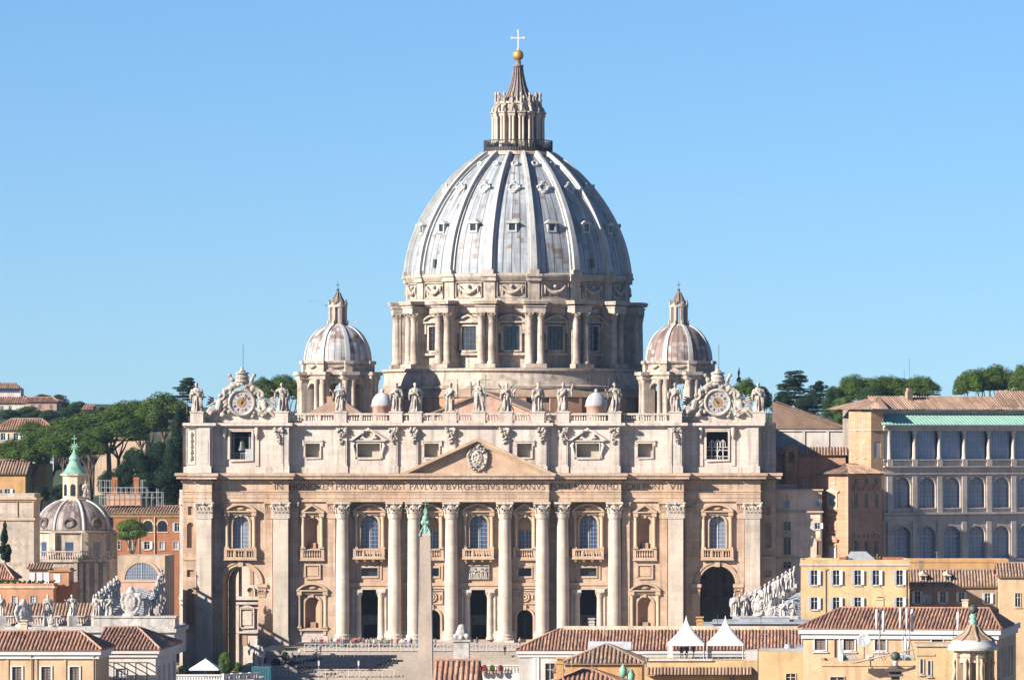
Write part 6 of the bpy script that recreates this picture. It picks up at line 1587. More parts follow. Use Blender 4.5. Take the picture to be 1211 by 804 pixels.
# ================================================================== covered corridors and colonnade with their statues
def corridor(s, label):
    root = empty('covered_corridor', (0, 0, 0), 0, label, 'corridor')
    A, B = Vector((61.5 if s > 0 else -60.0, -2, 0)), Vector((52.0 if s > 0 else -50.4, -100, 0)); d = (B - A).normalized(); o = Vector((s, 0, 0))
    za, zb = (10.2, 6.6) if s > 0 else (12.6, 7.4); m = MB()
    P = [A, B, B + o * 9, A + o * 9]; H = [za, zb, zb, za]
    m.add([(p.x, p.y, -6) for p in P] + [(p.x, p.y, h) for p, h in zip(P, H)], [(0, 1, 5, 4), (1, 2, 6, 5), (2, 3, 7, 6), (3, 0, 4, 7), (4, 5, 6, 7)])
    for k in range(12):
        p = A.lerp(B, (k + .5) / 12); m.cbox((p.x - s * .1, p.y, 0), (.7, 1.6, 12 + (za + zb) - 8 + (-3.6) * (k + .5) / 12), math.atan2(d.y, d.x) + pi / 2)
    m.build('wall', M['trav_white'], root)
    m = MB(); N_ = 22                                          # stepped lead roof
    for k in range(N_):
        t0, t1 = k / N_, (k + 1) / N_; p0, p1 = A.lerp(B, t0) + o * 1.2, A.lerp(B, t1) + o * 1.2; h = za + (zb - za) * t0 + .05
        vs = []
        for p in (p0, p1): vs += [(p.x, p.y, h - .4), (p.x, p.y, h + .35), (p.x + s * 3.7, p.y, h + 1.5), (p.x + s * 7.6, p.y, h + .3), (p.x + s * 7.6, p.y, h - .4)]
        m.add(vs, [(0, 1, 6, 5), (1, 2, 7, 6), (2, 3, 8, 7), (3, 4, 9, 8), (0, 1, 2, 3, 4), (9, 8, 7, 6, 5)])
    m.build('roof', M['lead_roof'], root)
    m = MB()
    for k in range(80):
        p = A.lerp(B, (k + .5) / 80); h = za + (zb - za) * (k + .5) / 80; m.lathe([(.12, h), (.2, h + .35), (.1, h + .8), (.15, h + 1.0)], 5, (p.x + s * .4, p.y, 0), cap=False)
    vs = []
    for q in (A, B):
        h = za if q is A else zb
        for x, z in ((.1, 1.0), (.8, 1.0), (.8, 1.25), (.1, 1.25)): vs.append((q.x + s * x, q.y, h + z))
    m.add(vs, [(0, 1, 5, 4), (1, 2, 6, 5), (2, 3, 7, 6), (3, 0, 4, 7), (0, 1, 2, 3), (7, 6, 5, 4)])
    m.build('balustrade', M['trav_white'], root)
    return A, B, za, zb
RC = corridor(1, 'straight covered corridor with lead roof running forward from the right end of the facade')
LC = corridor(-1, 'straight covered corridor with stepped lead roof running forward from the left end of the facade')
protos = 'abcdefgh'
for s, (A, B, za, zb), side in ((1, RC, 'right'), (-1, LC, 'left')):
    n = 13
    for k in range(n):
        t = (k + .35) / n; p = A.lerp(B, t); h = za + (zb - za) * t
        m = MB(); root = statue(p.x + s * .5, p.y, h + 1.9, 3.5, protos[(k * 3 + (s > 0)) % 8], s * radians(-80) + (k % 3 - 1) * .4,
               'white statue in the %s corridor row, %s' % (side, 'farthest, next to the facade' if k == 0 else 'nearest the piazza end' if k == n - 1 else 'number %d counted from the facade' % (k + 1)), 'white statues on the %s corridor' % side, mat=1, mirror=k % 2 == 1)
        m.box(-.6, .6, -.6, .6, -.8, .0); m.build('plinth', M['white_marble'], root)
def crest(x, y, z, h, label, rz=0):
    root = empty('stone_crest', (x, y, z), rz, label, 'coat of arms'); m = MB(); k = h / 5.0; rg = random.Random(int(h * 10 + x))
    m.ball((0, 0, 2.4), 1.3, 12, 10, (1, .5, 1.35)); m.ball((0, 0, 4.3), .75, 10, 8, (1.1, .7, .9)); m.lathe([(.5, 4.7), (.55, 5.0), (.1, 5.4)], 10)
    for s in (-1, 1):
        m.tube([(s * .4, 0, 4.0), (s * 1.3, -.1, 3.9), (s * 1.65, 0, 2.8), (s * 1.2, 0, 1.2), (s * .5, 0, .5)], [.3, .35, .35, .35, .3], 7)
        for j in range(5): m.ball((s * rg.uniform(.8, 1.7), -.1, rg.uniform(.4, 4.0)), rg.uniform(.25, .4), 7, 5)
    m.lathe([(1.6, -.1), (1.5, .4), (.8, .6)], 12)
    for j in range(16): m.ball((rg.uniform(-.9, .9), -.5, rg.uniform(1.3, 3.6)), rg.uniform(.12, .2), 7, 5)
    k *= .9; m.v = [(a * k, b * k, c * k) for a, b, c in m.v]
    mesh_obj('shield', remeshed(m, .12 * k), M['white_marble'], root)
# right end of the corridor: white parapet block and the cluster before it
D = 895; z0 = Z(736, D); root = empty('colonnade_end', (X(866, D), D - 1000, 0), 0, 'white parapet block carrying the clustered statues right of the dark archway', 'parapet')
m = MB(); m.box(0, 11.5, 0, 8, -6, z0); m.box(-.3, 11.8, -.3, 8.3, z0 - .5, z0 - .12); m.box(.0, 11.5, 0, 1.0, z0, z0 + 1.2); m.build('wall', M['white_marble'], root)
for k, (px, h, pr, dy, lab) in enumerate([(869, 4.0, 'a', .6, 'leftmost'), (875, 3.8, 'f', 1.2, 'second from left'), (881, 4.2, 'e', .8, 'third from left'), (888, 3.6, 'b', 1.6, 'fourth from left'), (926, 3.4, 'c', .8, 'far right, before the grey roof'), (938, 3.4, 'h', 1.2, 'rightmost, beside the yellow house')]):
    statue(X(px, D), D - 1000 + dy, z0 + 1.2 if px < 920 else z0 + .6, h, pr, .3 * (k % 3 - 1), 'white statue in the cluster by the dark archway, ' + lab, 'front statues at the right colonnade end', mat=1)
crest(X(897, D), D - 1000 + .8, z0 + 1.2, 3.8, 'white carved crest among the statues at the right colonnade end')
crest(X(911, D), D - 1000 + .6, z0 + .6, 3.0, 'smaller white carved crest right of the statue cluster, before the grey corridor roof')
# left colonnade arm
D = 858; z0 = Z(741, D); x0 = X(-8, D); x1 = X(206, D)
root = empty('colonnade', (x0, D - 1000, 0), 0, 'curved white colonnade arm with balustrade behind the bottom left tiled roofs', 'colonnade')
w = x1 - x0; m = MB(); m.box(0, w, 0, 16, 4.0, z0); m.box(-.4, w + .4, -.5, 16.4, z0 - .9, z0 - .3)
for k in range(10): m.lathe([(.75, -6), (.7, -4), (.6, 4.0)], 10, (1.5 + k * (w - 3) / 9, 1.2, 0), cap=False)
m.build('entablature', M['white_marble'], root)
m = MB(); m.box(0, w, 6.2, 6.7, z0, z0 + .35); m.box(0, w, 6.1, 6.8, z0 + 1.45, z0 + 1.7); baluster_row(m, 0, w, 6.45, z0 + .35, z0 + 1.45, .45, .17); m.build('balustrade', M['white_marble'], root)
m = MB(); tiles(m, (0, 9, z0 + .6), (15.3, 9, z0 + .6), (0, 5, 2.9), 0, 0, .55, .17); m.build('roof', M['tile_brown'], root)
m = MB(); m.box((110 - -8) * .1418, w, 1.0, 5.5, z0, z0 + 1.7); m.box((110 + 8) * .1418 - .2, w + .2, .8, 5.7, z0 + 1.5, z0 + 1.75); m.build('end_parapet', M['white_marble'], root)
for px, pr, lab in ((1, 'a', 'leftmost, cut by the left edge'), (57, 'h', 'between the broad crest and the next statue'), (85, 'b', 'right of the small seated group'), (114, 'e', 'first at the left of the big scroll crest'), (129, 'f', 'standing close left of the big scroll crest'), (174, 'g', 'right of the big scroll crest')):
    r = statue(X(px, D + 4), D - 1000 + 4.2, z0 + 1.75, 3.6, pr, .3 if px % 2 else -.2, 'white statue on left colonnade, ' + lab, 'white statues on the left colonnade', mat=1)
    m = MB(); m.box(-.7, .7, -.7, .7, -1.75, -.02); m.build('plinth', M['white_marble'], r)
crest(X(26, D), D - 1000 + 1.5, z0, 4.9, 'broad white crest with a seated figure at its foot, far left of the colonnade', .6)
crest(X(60, D), D - 1000 + 1.0, z0, 2.2, 'low white carved group on the left colonnade edge')
crest(X(152, D), D - 1000 + 3.0, z0 + 1.75, 5.2, 'big white scroll crest on the colonnade end parapet, below the lunette window')
for k in range(8):                                             # receding line of statues beside the crest
    D2 = D + 7 + k * 5; x = -56.4 - .2 * k; 
    r = statue(x + .8, D2 - 1000, z0 + 1.9 + k * .3, 3.5, protos[(k * 5 + 2) % 8], .9, 'white statue in the receding line left of the scroll crest, %s' % ('nearest' if k == 0 else 'farthest' if k == 7 else 'number %d from the front' % (k + 1)), 'receding statues left of the crest', mat=1, mirror=k % 2 == 0)
    m = MB(); m.box(-.7, .7, -.7, .7, -1.2, -.02); m.build('plinth', M['white_marble'], r)

m = MB(); p0, p1 = Vector((-55.6, D - 1000 + 6, 0)), Vector((-57.2, D - 1000 + 46, 0)); vs = []
for p, h in ((p0, z0 + .7), (p1, z0 + 2.9)): vs += [(p.x - 1, p.y, -6), (p.x + 1.4, p.y, -6), (p.x + 1.4, p.y, h), (p.x - 1, p.y, h)]
m.add(vs, [(0, 1, 2, 3), (4, 7, 6, 5), (0, 4, 5, 1), (1, 5, 6, 2), (2, 6, 7, 3), (3, 7, 4, 0)])
tag(m.build('colonnade_return', M['white_marble']), 'white wall receding from the left colonnade under a line of statues', 'wall')
# ================================================================== left middle distance
D = 962; r, W, zt = house('lunette_house', 'plain tan building with big half-round lattice window behind the white crest', 'house', 139, 195, D, 657, 14, 'tan')
k_ = D / FPX; m = MB(); c = (167.5 - 139) * k_; zc = Z(685, D); m.strip(arc(c, 20 * k_, zc, 20), .5, -.2, .05); m.box(-.1, W + .1, -.15, .05, zc - .5, zc); f = m.build('lunette_window', M['trav_trim'], r)
q = MB(); q.add([(p[0], -.06, p[1]) for p in arc(c, 20 * k_, zc, 20)], [tuple(range(21))]); q.build('pane', M['glass_light'], f)
q = MB(); bars(q, c, 40 * k_, zc, zc, -.06, 14, .6, 1.0, .07); q.build('lattice', M['grey_metal'], f)
m = MB(); m.box(-.05, W + .05, -2.0, -.02, -6, zc - .6); m.build('lower_wall', M['palepink'], r)
q = MB(); q.box((178 - 139) * k_, (187 - 139) * k_, -2.1, -1.98, Z(715, D), Z(697, D)); q.build('grey_door', M['shutter_dark'], r)
D = 930
r, W, zt = house('orange_house', 'orange house with roof terrace and two pale windows behind the left colonnade', 'house', -14, 63, D, 693, 12, 'pinkorange', [(17, 704, 722, 6.5, 'closed'), (39, 704, 722, 6.5, 'closed')], parapet=.5, cornice=(.4, 'cream', .3))
m = MB(); u = (30 + 14) * .1537; m.box(u, u + 7.5, 4, 9, zt, Z(672, D)); m.box(u + 4.0, u + 7.5, 2.5, 4, zt, Z(676, D)); m.build('penthouse', M['pinkorange'], r)
m = MB(); tiles(m, (u - .5, 3.4, Z(673, D)), (u + 4.2, 3.4, Z(673, D)), (0, 3, .9), 0, 0, .5, .14); m.box(u + 3.7, u + 8, 2.2, 9.2, Z(676, D), Z(674.6, D)); m.build('penthouse_roof', M['tile_brown'], r)
for x in (u + .6, u + 2.0, u + 3.2): m = MB(); m.box(x - .5, x + .5, 3.9, 3.98, zt + .3, zt + 2.4); m.build('penthouse_window', M['shutter'], r)
m = MB(); m.box(u + 4.8, u + 6.0, 2.42, 2.48, zt + .6, zt + 2.2); m.build('penthouse_window', M['shutter'], r)
m = MB(); rg = random.Random(5)
for k in range(60): m.ball((rg.uniform(0, W), rg.uniform(.5, 1.6), zt + .5 + rg.uniform(0, .5)), rg.uniform(.12, .3), 5, 4)
m.build('roof_plants', M['mid_leaf'], r)
r, W, zt = house('orange_house', 'windowless rust-orange house in half shadow right of the roof-terrace house', 'house', 63.5, 86, 934, 691, 9, 'orange', parapet=.3)
r, W, zt = house('gabled_house', 'house with red tile gable roof at the far left edge under the dark cypress', 'house', -25, 14, 942, 684, 8, 'pinkorange')
roof(r, W, 8, zt, 2.6, .5, 0, 2.6)

# church with lead dome
D = 1058; k_ = D / FPX; cx_ = X(88, D); root = empty('domed_church', (cx_, D - 1000, 0), 0, 'church with ribbed lead dome and green copper lantern, left of the basilica', 'church')
zz = lambda py: Z(py, D)
m = MB(); m.box(-28 * k_, 49 * k_, -9.5, 9, -6, zz(661)); m.build('wall', M['trav_drum'], root)
m = MB(); m.box(-70 * k_, 51 * k_, -10, 9.5, zz(663), zz(660)); m.box(-69 * k_, 50 * k_, -9.7, -9.2, zz(651.5), zz(650)); baluster_row(m, -69 * k_, 50 * k_, -9.45, zz(660), zz(651.5), .5, .17); m.build('roof_balustrade', M['trav_drum'], root)
m = MB(); m.lathe([(8.3, zz(661)), (8.3, zz(630)), (8.9, zz(629)), (8.9, zz(627)), (7.8, zz(626))], 8, a0=pi / 8, a1=pi / 8 + 2 * pi, smooth=False)
for j in range(8): m.M = Matrix.Rotation(pi / 8 + j * pi / 4, 4, 'Z'); m.box(7.6, 8.9, -.7, .7, zz(661), zz(629)); m.M = None
m.build('drum', M['trav_drum'], root)
for j in range(8):
    q = MB(); q.M = Matrix.Rotation(j * pi / 4, 4, 'Z'); q.box(7.2, 7.75, -.8, .8, zz(656), zz(640)); q.build('drum_window', M['glass'], root)
m = MB(); prof = [(7.9 * cos(t * pi / 2 / 14) ** .9, zz(626) + (zz(590) - zz(626)) * sin(t * pi / 2 / 14)) for t in range(13)]; m.lathe(prof, 64, cap=False); dm = m.build('dome', M['lead_church'], root)
for j in range(8):
    a = pi / 8 + j * pi / 4; q = MB(); q.tube([((r_ + .05) * cos(a), (r_ + .05) * sin(a), z_) for r_, z_ in prof], .3, 6); q.build('rib', M['lead_rib'], dm)
for j in range(8):
    a = -pi / 2 + j * pi / 4; q = MB(); q.M = Matrix.Translation((7.35 * cos(a), 7.35 * sin(a), zz(618))) @ Matrix.Rotation(a, 4, 'Z'); q.tube([(.3, 1.0 * cos(t * pi / 8), .9 * sin(t * pi / 8)) for t in range(17)], .35, 6); q.box(-1, .25, -.9, .9, -.8, .8); q.build('dormer', M['dark_stone_and_shade'], dm)
m = MB(); m.lathe([(2.9, zz(592)), (2.9, zz(590)), (2.45, zz(589)), (2.45, zz(563)), (2.9, zz(562)), (3.0, zz(560)), (2.5, zz(559.8))], 8, a0=pi / 8, a1=pi / 8 + 2 * pi, smooth=False); L_ = m.build('lantern', M['cream'], root)
for j in range(8):
    q = MB(); q.M = Matrix.Rotation(j * pi / 4 + pi / 2, 4, 'Z'); y = -2.32; q.add([(p[0], y, p[1]) for p in arch(0, 1.0, zz(586), zz(575))], [tuple(range(17))]); bars(q, 0, 1.0, zz(586), zz(575), y, 2, .8); q.build('lantern_window', M['glass_dark'], L_)
m = MB(); m.lathe([(2.75, zz(560)), (2.2, zz(557)), (1.6, zz(552)), (1.15, zz(547)), (.98, zz(544)), (1.2, zz(543)), (1.1, zz(541)), (.75, zz(538)), (.35, zz(535)), (.22, zz(531))], 8, a0=pi / 8, a1=pi / 8 + 2 * pi); m.build('lantern_roof', M['bronze_pale'], root)
m = MB(); m.tube([(0, 0, zz(533)), (0, 0, zz(514))], .07, 6)
for j in range(4): a = j * pi / 4; m.tube([(-.85 * cos(a), 0, zz(528) - .85 * sin(a)), (.85 * cos(a), 0, zz(528) + .85 * sin(a))], .12, 5)
m.box(-.5, .5, -.05, .05, zz(519), zz(518)); m.build('star_finial', M['bronze_pale'], root)
for px, a, b in ((88, 667, 678), (88, 696, 706)): win(root, (px - 88) * k_, zz(b), zz(a), 1.3, 'closed').location = (0, -9.5, 0)
m = MB()
for px in (98, 104, 112, 122, 132): m.box((px - 88) * k_ - .4, (px - 88) * k_ + .4, -10.1, -9.4, -6, zz(664))
m.build('wall_pilaster', M['trav_drum'], root)
r, W, zt = house('stone_tower', 'square stone block with moulded cornice left of the domed church', 'tower', -10, 40, 1030, 588, 8, 'trav_drum', cornice=(.8, 'trav_trim', .6), parapet=.8)
m = MB(); m.box(-.3, W + .3, -.3, 8.3, Z(615, 1030), Z(612, 1030)); m.box(W * .6, W * .62, -.2, .05, Z(611, 1030), zt); m.box(W * .97, W, -.2, .05, Z(611, 1030), zt); m.build('string_course', M['trav_trim'], r)
# small statue beside the lantern
statue(X(102, 1046), 46, Z(587, 1046), 3.2, 'h', 0, 'small grey statue on the church roof, just right of the copper lantern', None)
# rust-orange palace with scaffold terrace
D = 1085
r, W, zt = house('orange_palace', 'rust-orange palace with arcade windows between the domed church and the facade', 'palace', 102, 222, D, 606, 12, 'orange',
                 [(155, 640, 649, 6, 'closed'), (174, 640, 649, 6, 'shut'), (191.5, 640, 649, 6, 'closed'), (208, 640, 649, 6, 'closed'), (209.5, 618, 628, 5, 'shut'), (139, 640, 649, 6, 'plain')], cornice=(.9, 'yellow', .6))
roof(r, W, 12, zt, 1.3, .9, 0, 0, mat='tile_brown', pitch=.6)
k_ = D / FPX
for px in (160, 175, 192):
    u = (px - 102) * k_; q = MB(); q.strip(arc(u, 1.05, Z(621, D), 10), .25, -.1, .05); q.box(u - 1.2, u + 1.2, -.15, .05, Z(629.5, D), Z(628.5, D)); f = q.build('arcade_window', M['cream'], r)
    q = MB(); q.add([(p[0], -.02, p[1]) for p in arch(u, 2.0, Z(628.5, D), Z(621, D))], [tuple(range(17))]); q.build('pane', M['glass_dark'], f)
m = MB(); m.tube([((183 - 102) * k_, -.15, -6), ((183 - 102) * k_, -.15, zt - .8)], .14, 6); m.build('drainpipe', M['tan'], r)
root = empty('roof_scaffold', (X(113, 1082), 82 + 6, Z(598, 1082) + .8), 0, 'grey metal scaffold terrace frame on the orange palace roof', 'scaffold')
m = MB(); sw = 74 * .179
for i in range(13): x = i * sw / 12; h = 4.6 if i < 9 and not 2 < i < 8 else 3.0 if i < 9 else 1.8 + (i % 2); m.tube([(x, 0, -1), (x, 0, h)], .06, 5); m.tube([(x, 2.5, -1), (x, 2.5, h)], .06, 5); m.tube([(x, 0, h), (x, 2.5, h)], .05, 5)
for z, e in ((.9, 12), (2.0, 12), (3.0, 9)): m.tube([(0, 0, z), (sw * e / 12, 0, z)], .05, 5); m.tube([(0, 2.5, z), (sw * e / 12, 2.5, z)], .05, 5)
for e in (2, 9): m.tube([(0 if e == 2 else sw * 8 / 12, 0, 4.5), (sw * e / 12, 0, 4.5)], .05, 5)
m.build('poles', M['grey_metal'], root)
m = MB(); m.box(1.5, sw * .65, .6, 2.2, -.8, 1.7); m.build('deck', M['brick_light'], root)
for px in (129.5, 155): 
    m = MB(); m.box(-.55, .55, -.5, .5, -1, 6.0); m.box(-.65, .65, -.6, .6, 5.4, 5.7); o = m.build('brick_chimney', M['orange']); o.location = (X(px, 1083), 85.5 + 6, Z(598, 1083)); tag(o, 'tall orange brick chimney %s in the roof scaffold' % ('on the left' if px < 140 else 'on the right'), 'chimney', 'chimneys in the roof scaffold')

# hillside houses, upper left
D = 1800
r, W, zt = house('hill_villa', 'white and pink villa with red roofs and a roof belvedere on the far left hilltop', 'villa', -25, 36, D, 476, 16, 'offwhite', [(px, 480, 485, 3, 'plain') for px in (2, 12, 30)], zb=30)
roof(r, W, 16, zt, 3.0, .8, 3, 6, pitch=.8)
m = MB(); u = 25 * .2975; m.box(u - 8, u + 6.5, 5, 12, zt, Z(459, D)); m.build('belvedere', M['offwhite'], r)
m = MB(); m.box(u - 7.6, u + 6.1, 4.9, 4.96, Z(464, D) , Z(459.8, D)); m.build('belvedere_window', M['glass'], r)
m = MB(); tiles(m, (u - 9, 4, Z(459, D)), (u + 7.2, 4, Z(459, D)), (0, 4.5, 1.9), 3, 3, .8, .24); m.build('belvedere_roof', M['tile'], r)
r2, W2, zt2 = house('hill_villa', 'low pink villa with flat red eaves beside the hilltop belvedere', 'villa', 31, 67, 1790, 474.5, 12, 'pink', [(px, 478, 483, 3, 'plain') for px in (38, 47, 60)], zb=30)
roof(r2, W2, 12, zt2, 1.4, .8, 0, 3, pitch=.8)
D = 1500
r, W, zt = house('hill_house', 'yellow and grey hillside house with red hip roof above the left pines', 'house', -4, 63, D, 508, 14, 'yellow', [(px, 512, 520, 5, 'shut') for px in (4, 19, 35, 50)], zb=20)
roof(r, W, 14, zt, 3.2, .7, 4, 5, pitch=.7)
m = MB(); m.box(7.5, 16.8, -.5, .02, 20, zt - .1); m.build('grey_bay', M['bluewhite'], r)
D = 1215
r, W, zt = house('hill_house', 'ochre house with shaded roof among the pines at the far left', 'house', -20, 30, D, 560, 12, 'ochre', [(9, 578, 586, 6), (-6, 578, 586, 6)], zb=5)
roof(r, W, 12, zt, 3.2, .6, 0, 0, mat='tile_brown', pitch=.7)
r, W, zt = house('hill_house', 'narrow ochre house wall right of the far-left pines', 'house', 30.5, 55, 1225, 548, 10, 'ochre', zb=5)
r, W, zt = house('hill_house', 'long tan wall house seen between the umbrella pine trunks', 'house', 112, 172, 1385, 517, 10, 'tan', [(px, 530, 537, 4, 'plain') for px in (120, 134)], zb=5)
r, W, zt = house('hill_house', 'tiny pale hilltop house on the skyline left of the big pines', 'house', 99, 109, 1800, 483, 8, 'pink', zb=30)
roof(r, W, 8, zt, 1, .5, 0, 0, pitch=.8)

# ================================================================== right middle distance
D = 1030; RT = 27.0; c_ = cos(radians(RT)); k_ = D / FPX
zz = lambda py: Z(py, D)
root = empty('loggia_palace', (X(1045, D), D - 1000, 0), radians(RT), 'grey stone palace with three glazed loggia storeys and green copper roof', 'palace')
BAY = 29.6 * k_ / c_ * 1.01; NB = 8; W = BAY * NB + 1.6
m = MB(); H = []
for k in range(NB):
    c = 1.9 + BAY * (k + .5) - .6
    H.append((arch(c, 3.9, zz(661.5), zz(634)), 1.2)); H.append((arch(c, 3.9, zz(600.5), zz(576)), 1.2))
mwall(m, 0, W, -6, zz(551), 0, H)
m.add([(0, 0, -6), (0, 18, -6), (0, 18, zz(484)), (0, 4, zz(484)), (0, 4, zz(551)), (0, 0, zz(551))], [(0, 1, 2, 3, 4, 5)])
m.box(0, W, 4, 18, zz(551), zz(484)); m.add([(W, 0, -6), (W, 18, -6), (W, 18, zz(551)), (W, 0, zz(551))], [(0, 1, 2, 3)])
m.build('wall', M['grey_stone'], root)
m = MB()
for a, b, p in ((551, 552.5, .5), (543, 544.5, .35), (606, 608.5, .55), (610, 615, .2), (559, 561, .3), (601, 602.2, .25), (661.7, 663, .3), (505, 509.5, .3), (501.5, 505, .8)): m.box(-.1, W + .1, -p, .12, zz(b), zz(a))
for k in range(NB + 1):
    u = 1.3 + BAY * k - .0
    for y0, y1 in ((563, 601), (617, 662)): m.box(u - .55, u + .55, -.28, .05, zz(y1), zz(y0))
    m.box(u - .6, u + .6, -.45, .4, zz(551), zz(543)); m.box(u - .55, u + .55, -.38, .05, zz(607), zz(600))
    m.lathe([(.48, zz(543)), (.5, zz(541.5)), (.4, zz(540)), (.36, zz(514)), (.56, zz(510.5)), (.6, zz(509.6))], 12, (u, .05, 0))
m.box(0, W, -.05, .3, zz(551), zz(545))
m.build('mouldings', M['grey_stone'], root)
for k in range(NB):
    c = 1.9 + BAY * (k + .5) - .6
    for a, b, ln in ((661.5, 634, 0), (600.5, 576, 1)):
        q = MB(); q.strip([(c + 1.95, zz(a)), (c + 1.95, zz(b))] + arc(c, 1.95, zz(b), 14)[1:-1] + [(c - 1.95, zz(b)), (c - 1.95, zz(a))], .35, -.12, .05); f = q.build('loggia_window', M['grey_stone'], root)
        pane(c, 3.9, zz(a), zz(b), .9, f, 'glass_loggia'); q = MB(); bars(q, c, 3.9, zz(a), zz(b), .88, 7, .9, 1.0, .12); q.box(c - 1.95, c + 1.95, .78, .9, zz(b) - .1, zz(b) + .1); q.build('glazing_bars', M['bluewhite'], f)
    u0, u1 = 1.3 + BAY * k, 1.3 + BAY * (k + 1); q = MB(); q.box(u0 + .4, u1 - .4, .9, 1.0, zz(543), zz(509.6)); f = q.build('glazed_bay', M['glass_loggia'], root)
    q = MB()
    for j in range(1, 8): x = u0 + j * (u1 - u0) / 8; q.box(x - .04, x + .04, .84, .91, zz(543), zz(509.6))
    for z in (519, 531): q.box(u0 + .4, u1 - .4, .85, .905, zz(z) - .05, zz(z) + .05)
    q.build('glazing_bars', M['bluewhite'], f)
q = MB(); q.box(.02, 1.5, .1, 3.9, zz(551) + .01, zz(503)); q.build('end_pier', M['grey_stone'], root)
m = MB(); m.add([(-.6, -1.0, zz(502)), (W + .6, -1.0, zz(502)), (W + .6, 4.2, zz(488.5)), (-.6, 4.2, zz(488.5)), (-.6, -1.0, zz(503)), (W + .6, -1.0, zz(503))], [(0, 1, 2, 3), (0, 1, 5, 4), (0, 3, 4)])
for k in range(60): u = k * W / 60; m.add([(u - .05, -1.0, zz(502)), (u + .05, -1.0, zz(502)), (u + .05, 4.2, zz(488.5)), (u - .05, 4.2, zz(488.5)), (u, -1.0, zz(502) + .1), (u, 4.2, zz(488.5) + .1)], [(0, 4, 5, 3), (4, 1, 2, 5)])
m.build('copper_roof', M['copper'], root)
# brick end block
q = MB(); q.box(-8.0 * k_ / c_ - .8, -8.0 * k_ / c_ + 1.0, .06, .1, zz(542), zz(521)); q.build('brick_panel', M['offwhite'], root)
bl = MB(); bw = 15 * k_ / c_; bd = 26 * k_ / sin(radians(RT))
Hs = []
mwall(bl, -bw, 0, -6, zz(484), -.02, [(rect(-bw / 2, 1.6, zz(541), zz(522)), .12)]); bl.add([(-bw, -.02, -6), (-bw, bd, -6), (-bw, bd, zz(484)), (-bw, -.02, zz(484))], [(0, 1, 2, 3)]); bl.add([(-bw, bd, -6), (0, bd, -6), (0, bd, zz(484)), (-bw, bd, zz(484))], [(0, 1, 2, 3)])
bl.build('brick_block', M['brick_light'], root)
m = MB(); m.box(-bw - .15, 0, -.2, bd, zz(509), zz(508)); m.build('brick_string', M['cream'], root)
for v, a, b in ((3.0, 497, 508), (6.4, 497, 508), (3.0, 525, 541), (6.4, 525, 541)):
    f = win(root, v, zz(b), zz(a), .8 if a < 500 else 1.1, 'closed', 'left'); f.location = (-bw, 0, 0)
rr = empty('tmp', (0, 0, 0)); bpy.data.objects.remove(rr)
m = MB(); L = W + bw + 1; ze = zz(483.5); x0 = -bw - 1; x1 = W + 1
tiles(m, (x0, -1.2, ze), (.6, -1.2, ze), (0, 9.5, 2.6), 7, 0, .6, .17); tiles(m, (.6, 3.0, ze), (x1, 3.0, ze), (0, 5.3, 2.6), 0, 0, .6, .17); m.add([(.6, -1.2, ze), (.6, 8.3, ze + 2.6), (.6, 3.0, ze)], [(0, 1, 2)]); tiles(m, (x0, 17.8, ze), (x0, -1.2, ze), (7, 0, 2.6), 9.5, 9.5, .6, .17)
m.add([(x0, -1.2, ze - .15), (.6, -1.2, ze - .15), (.6, 4, ze - .15), (x0, 4, ze - .15)], [(0, 1, 2, 3)])
m.add([(.6, 3.0, ze - .15), (x1, 3.0, ze - .15), (x1, 4, ze - .15), (.6, 4, ze - .15)], [(0, 1, 2, 3)])
tiles(m, (27, 4.0, ze + .6), (x1, 4.0, ze + .6), (0, 5, 3.2), 4, 0, .6, .17)
rf = m.build('tile_roof', M['tile_brown'], root)
m = MB(); m.box(8.9, 10.1, 6.5, 7.6, ze + 1.5, ze + 3.6); m.box(9.1, 9.9, 6.6, 7.5, ze + 3.6, ze + 4.3); m.build('chimney', M['brownplaster'], root)
m = MB(); m.tube([(8.4, 7, ze + 2), (8.4, 7, ze + 8)], .03, 5); m.tube([(9.6, 7, ze + 4), (9.6, 7, ze + 10.5)], .03, 5); m.build('roof_mast', M['iron'], root)
# brick stair tower
D = 1004; k_ = D / FPX; T_ = 45.0; zz = lambda py: Z(py, D)
wr, wl_ = 40 * k_ / .707, 36 * k_ / .707
root = empty('brick_tower', (X(1003, D), D - 1000, 0), radians(T_), 'orange brick corner tower with tile roof, framed mosaic and white door', 'tower')
m = MB(); zt = zz(560); m.box(0, wr, 0, wl_, -6, zt); m.build('wall', M['brick'], root)
m = MB(); m.box(-.3, wr + .3, -.3, wl_ + .3, zt - .45, zt - .02); m.box(-.15, wr + .15, -.15, wl_ + .15, zz(603), zz(601.5)); m.box(-.12, wr + .12, -.12, wl_ + .12, zz(609), zz(607.5)); m.box(-.1, .5, -.1, .5, -6, zt - .46); m.build('mouldings', M['brick_light'], root)
m = MB(); o_ = 1.0; A = [(-o_, -o_, zt), (wr + o_, -o_, zt), (wr + o_, wl_ + o_, zt), (-o_, wl_ + o_, zt)]
tiles(m, A[0], A[1], (0, wl_ / 2 + o_, 1.9), wr * .5, wr * .45, .5, .15); tiles(m, A[3], A[0], (wr * .5, 0, 1.9), wl_ / 2 + o_, wl_ / 2 + o_, .5, .15); tiles(m, A[1], A[2], (-wr * .45, 0, 1.9), wl_ / 2 + o_, wl_ / 2 + o_, .5, .15)
m.add([(a, b, c - .15) for a, b, c in A], [(0, 1, 2, 3)]); m.build('roof', M['tile_brown'], root)
lc = wl_ * .5
win(root, lc, zz(571), zz(565), 1.3, 'closed', 'left'); win(root, lc, zz(629), zz(621), 1.5, 'plain', 'left')
T = Matrix.Translation((0, lc, 0)) @ Matrix.Rotation(-pi / 2, 4, 'Z')
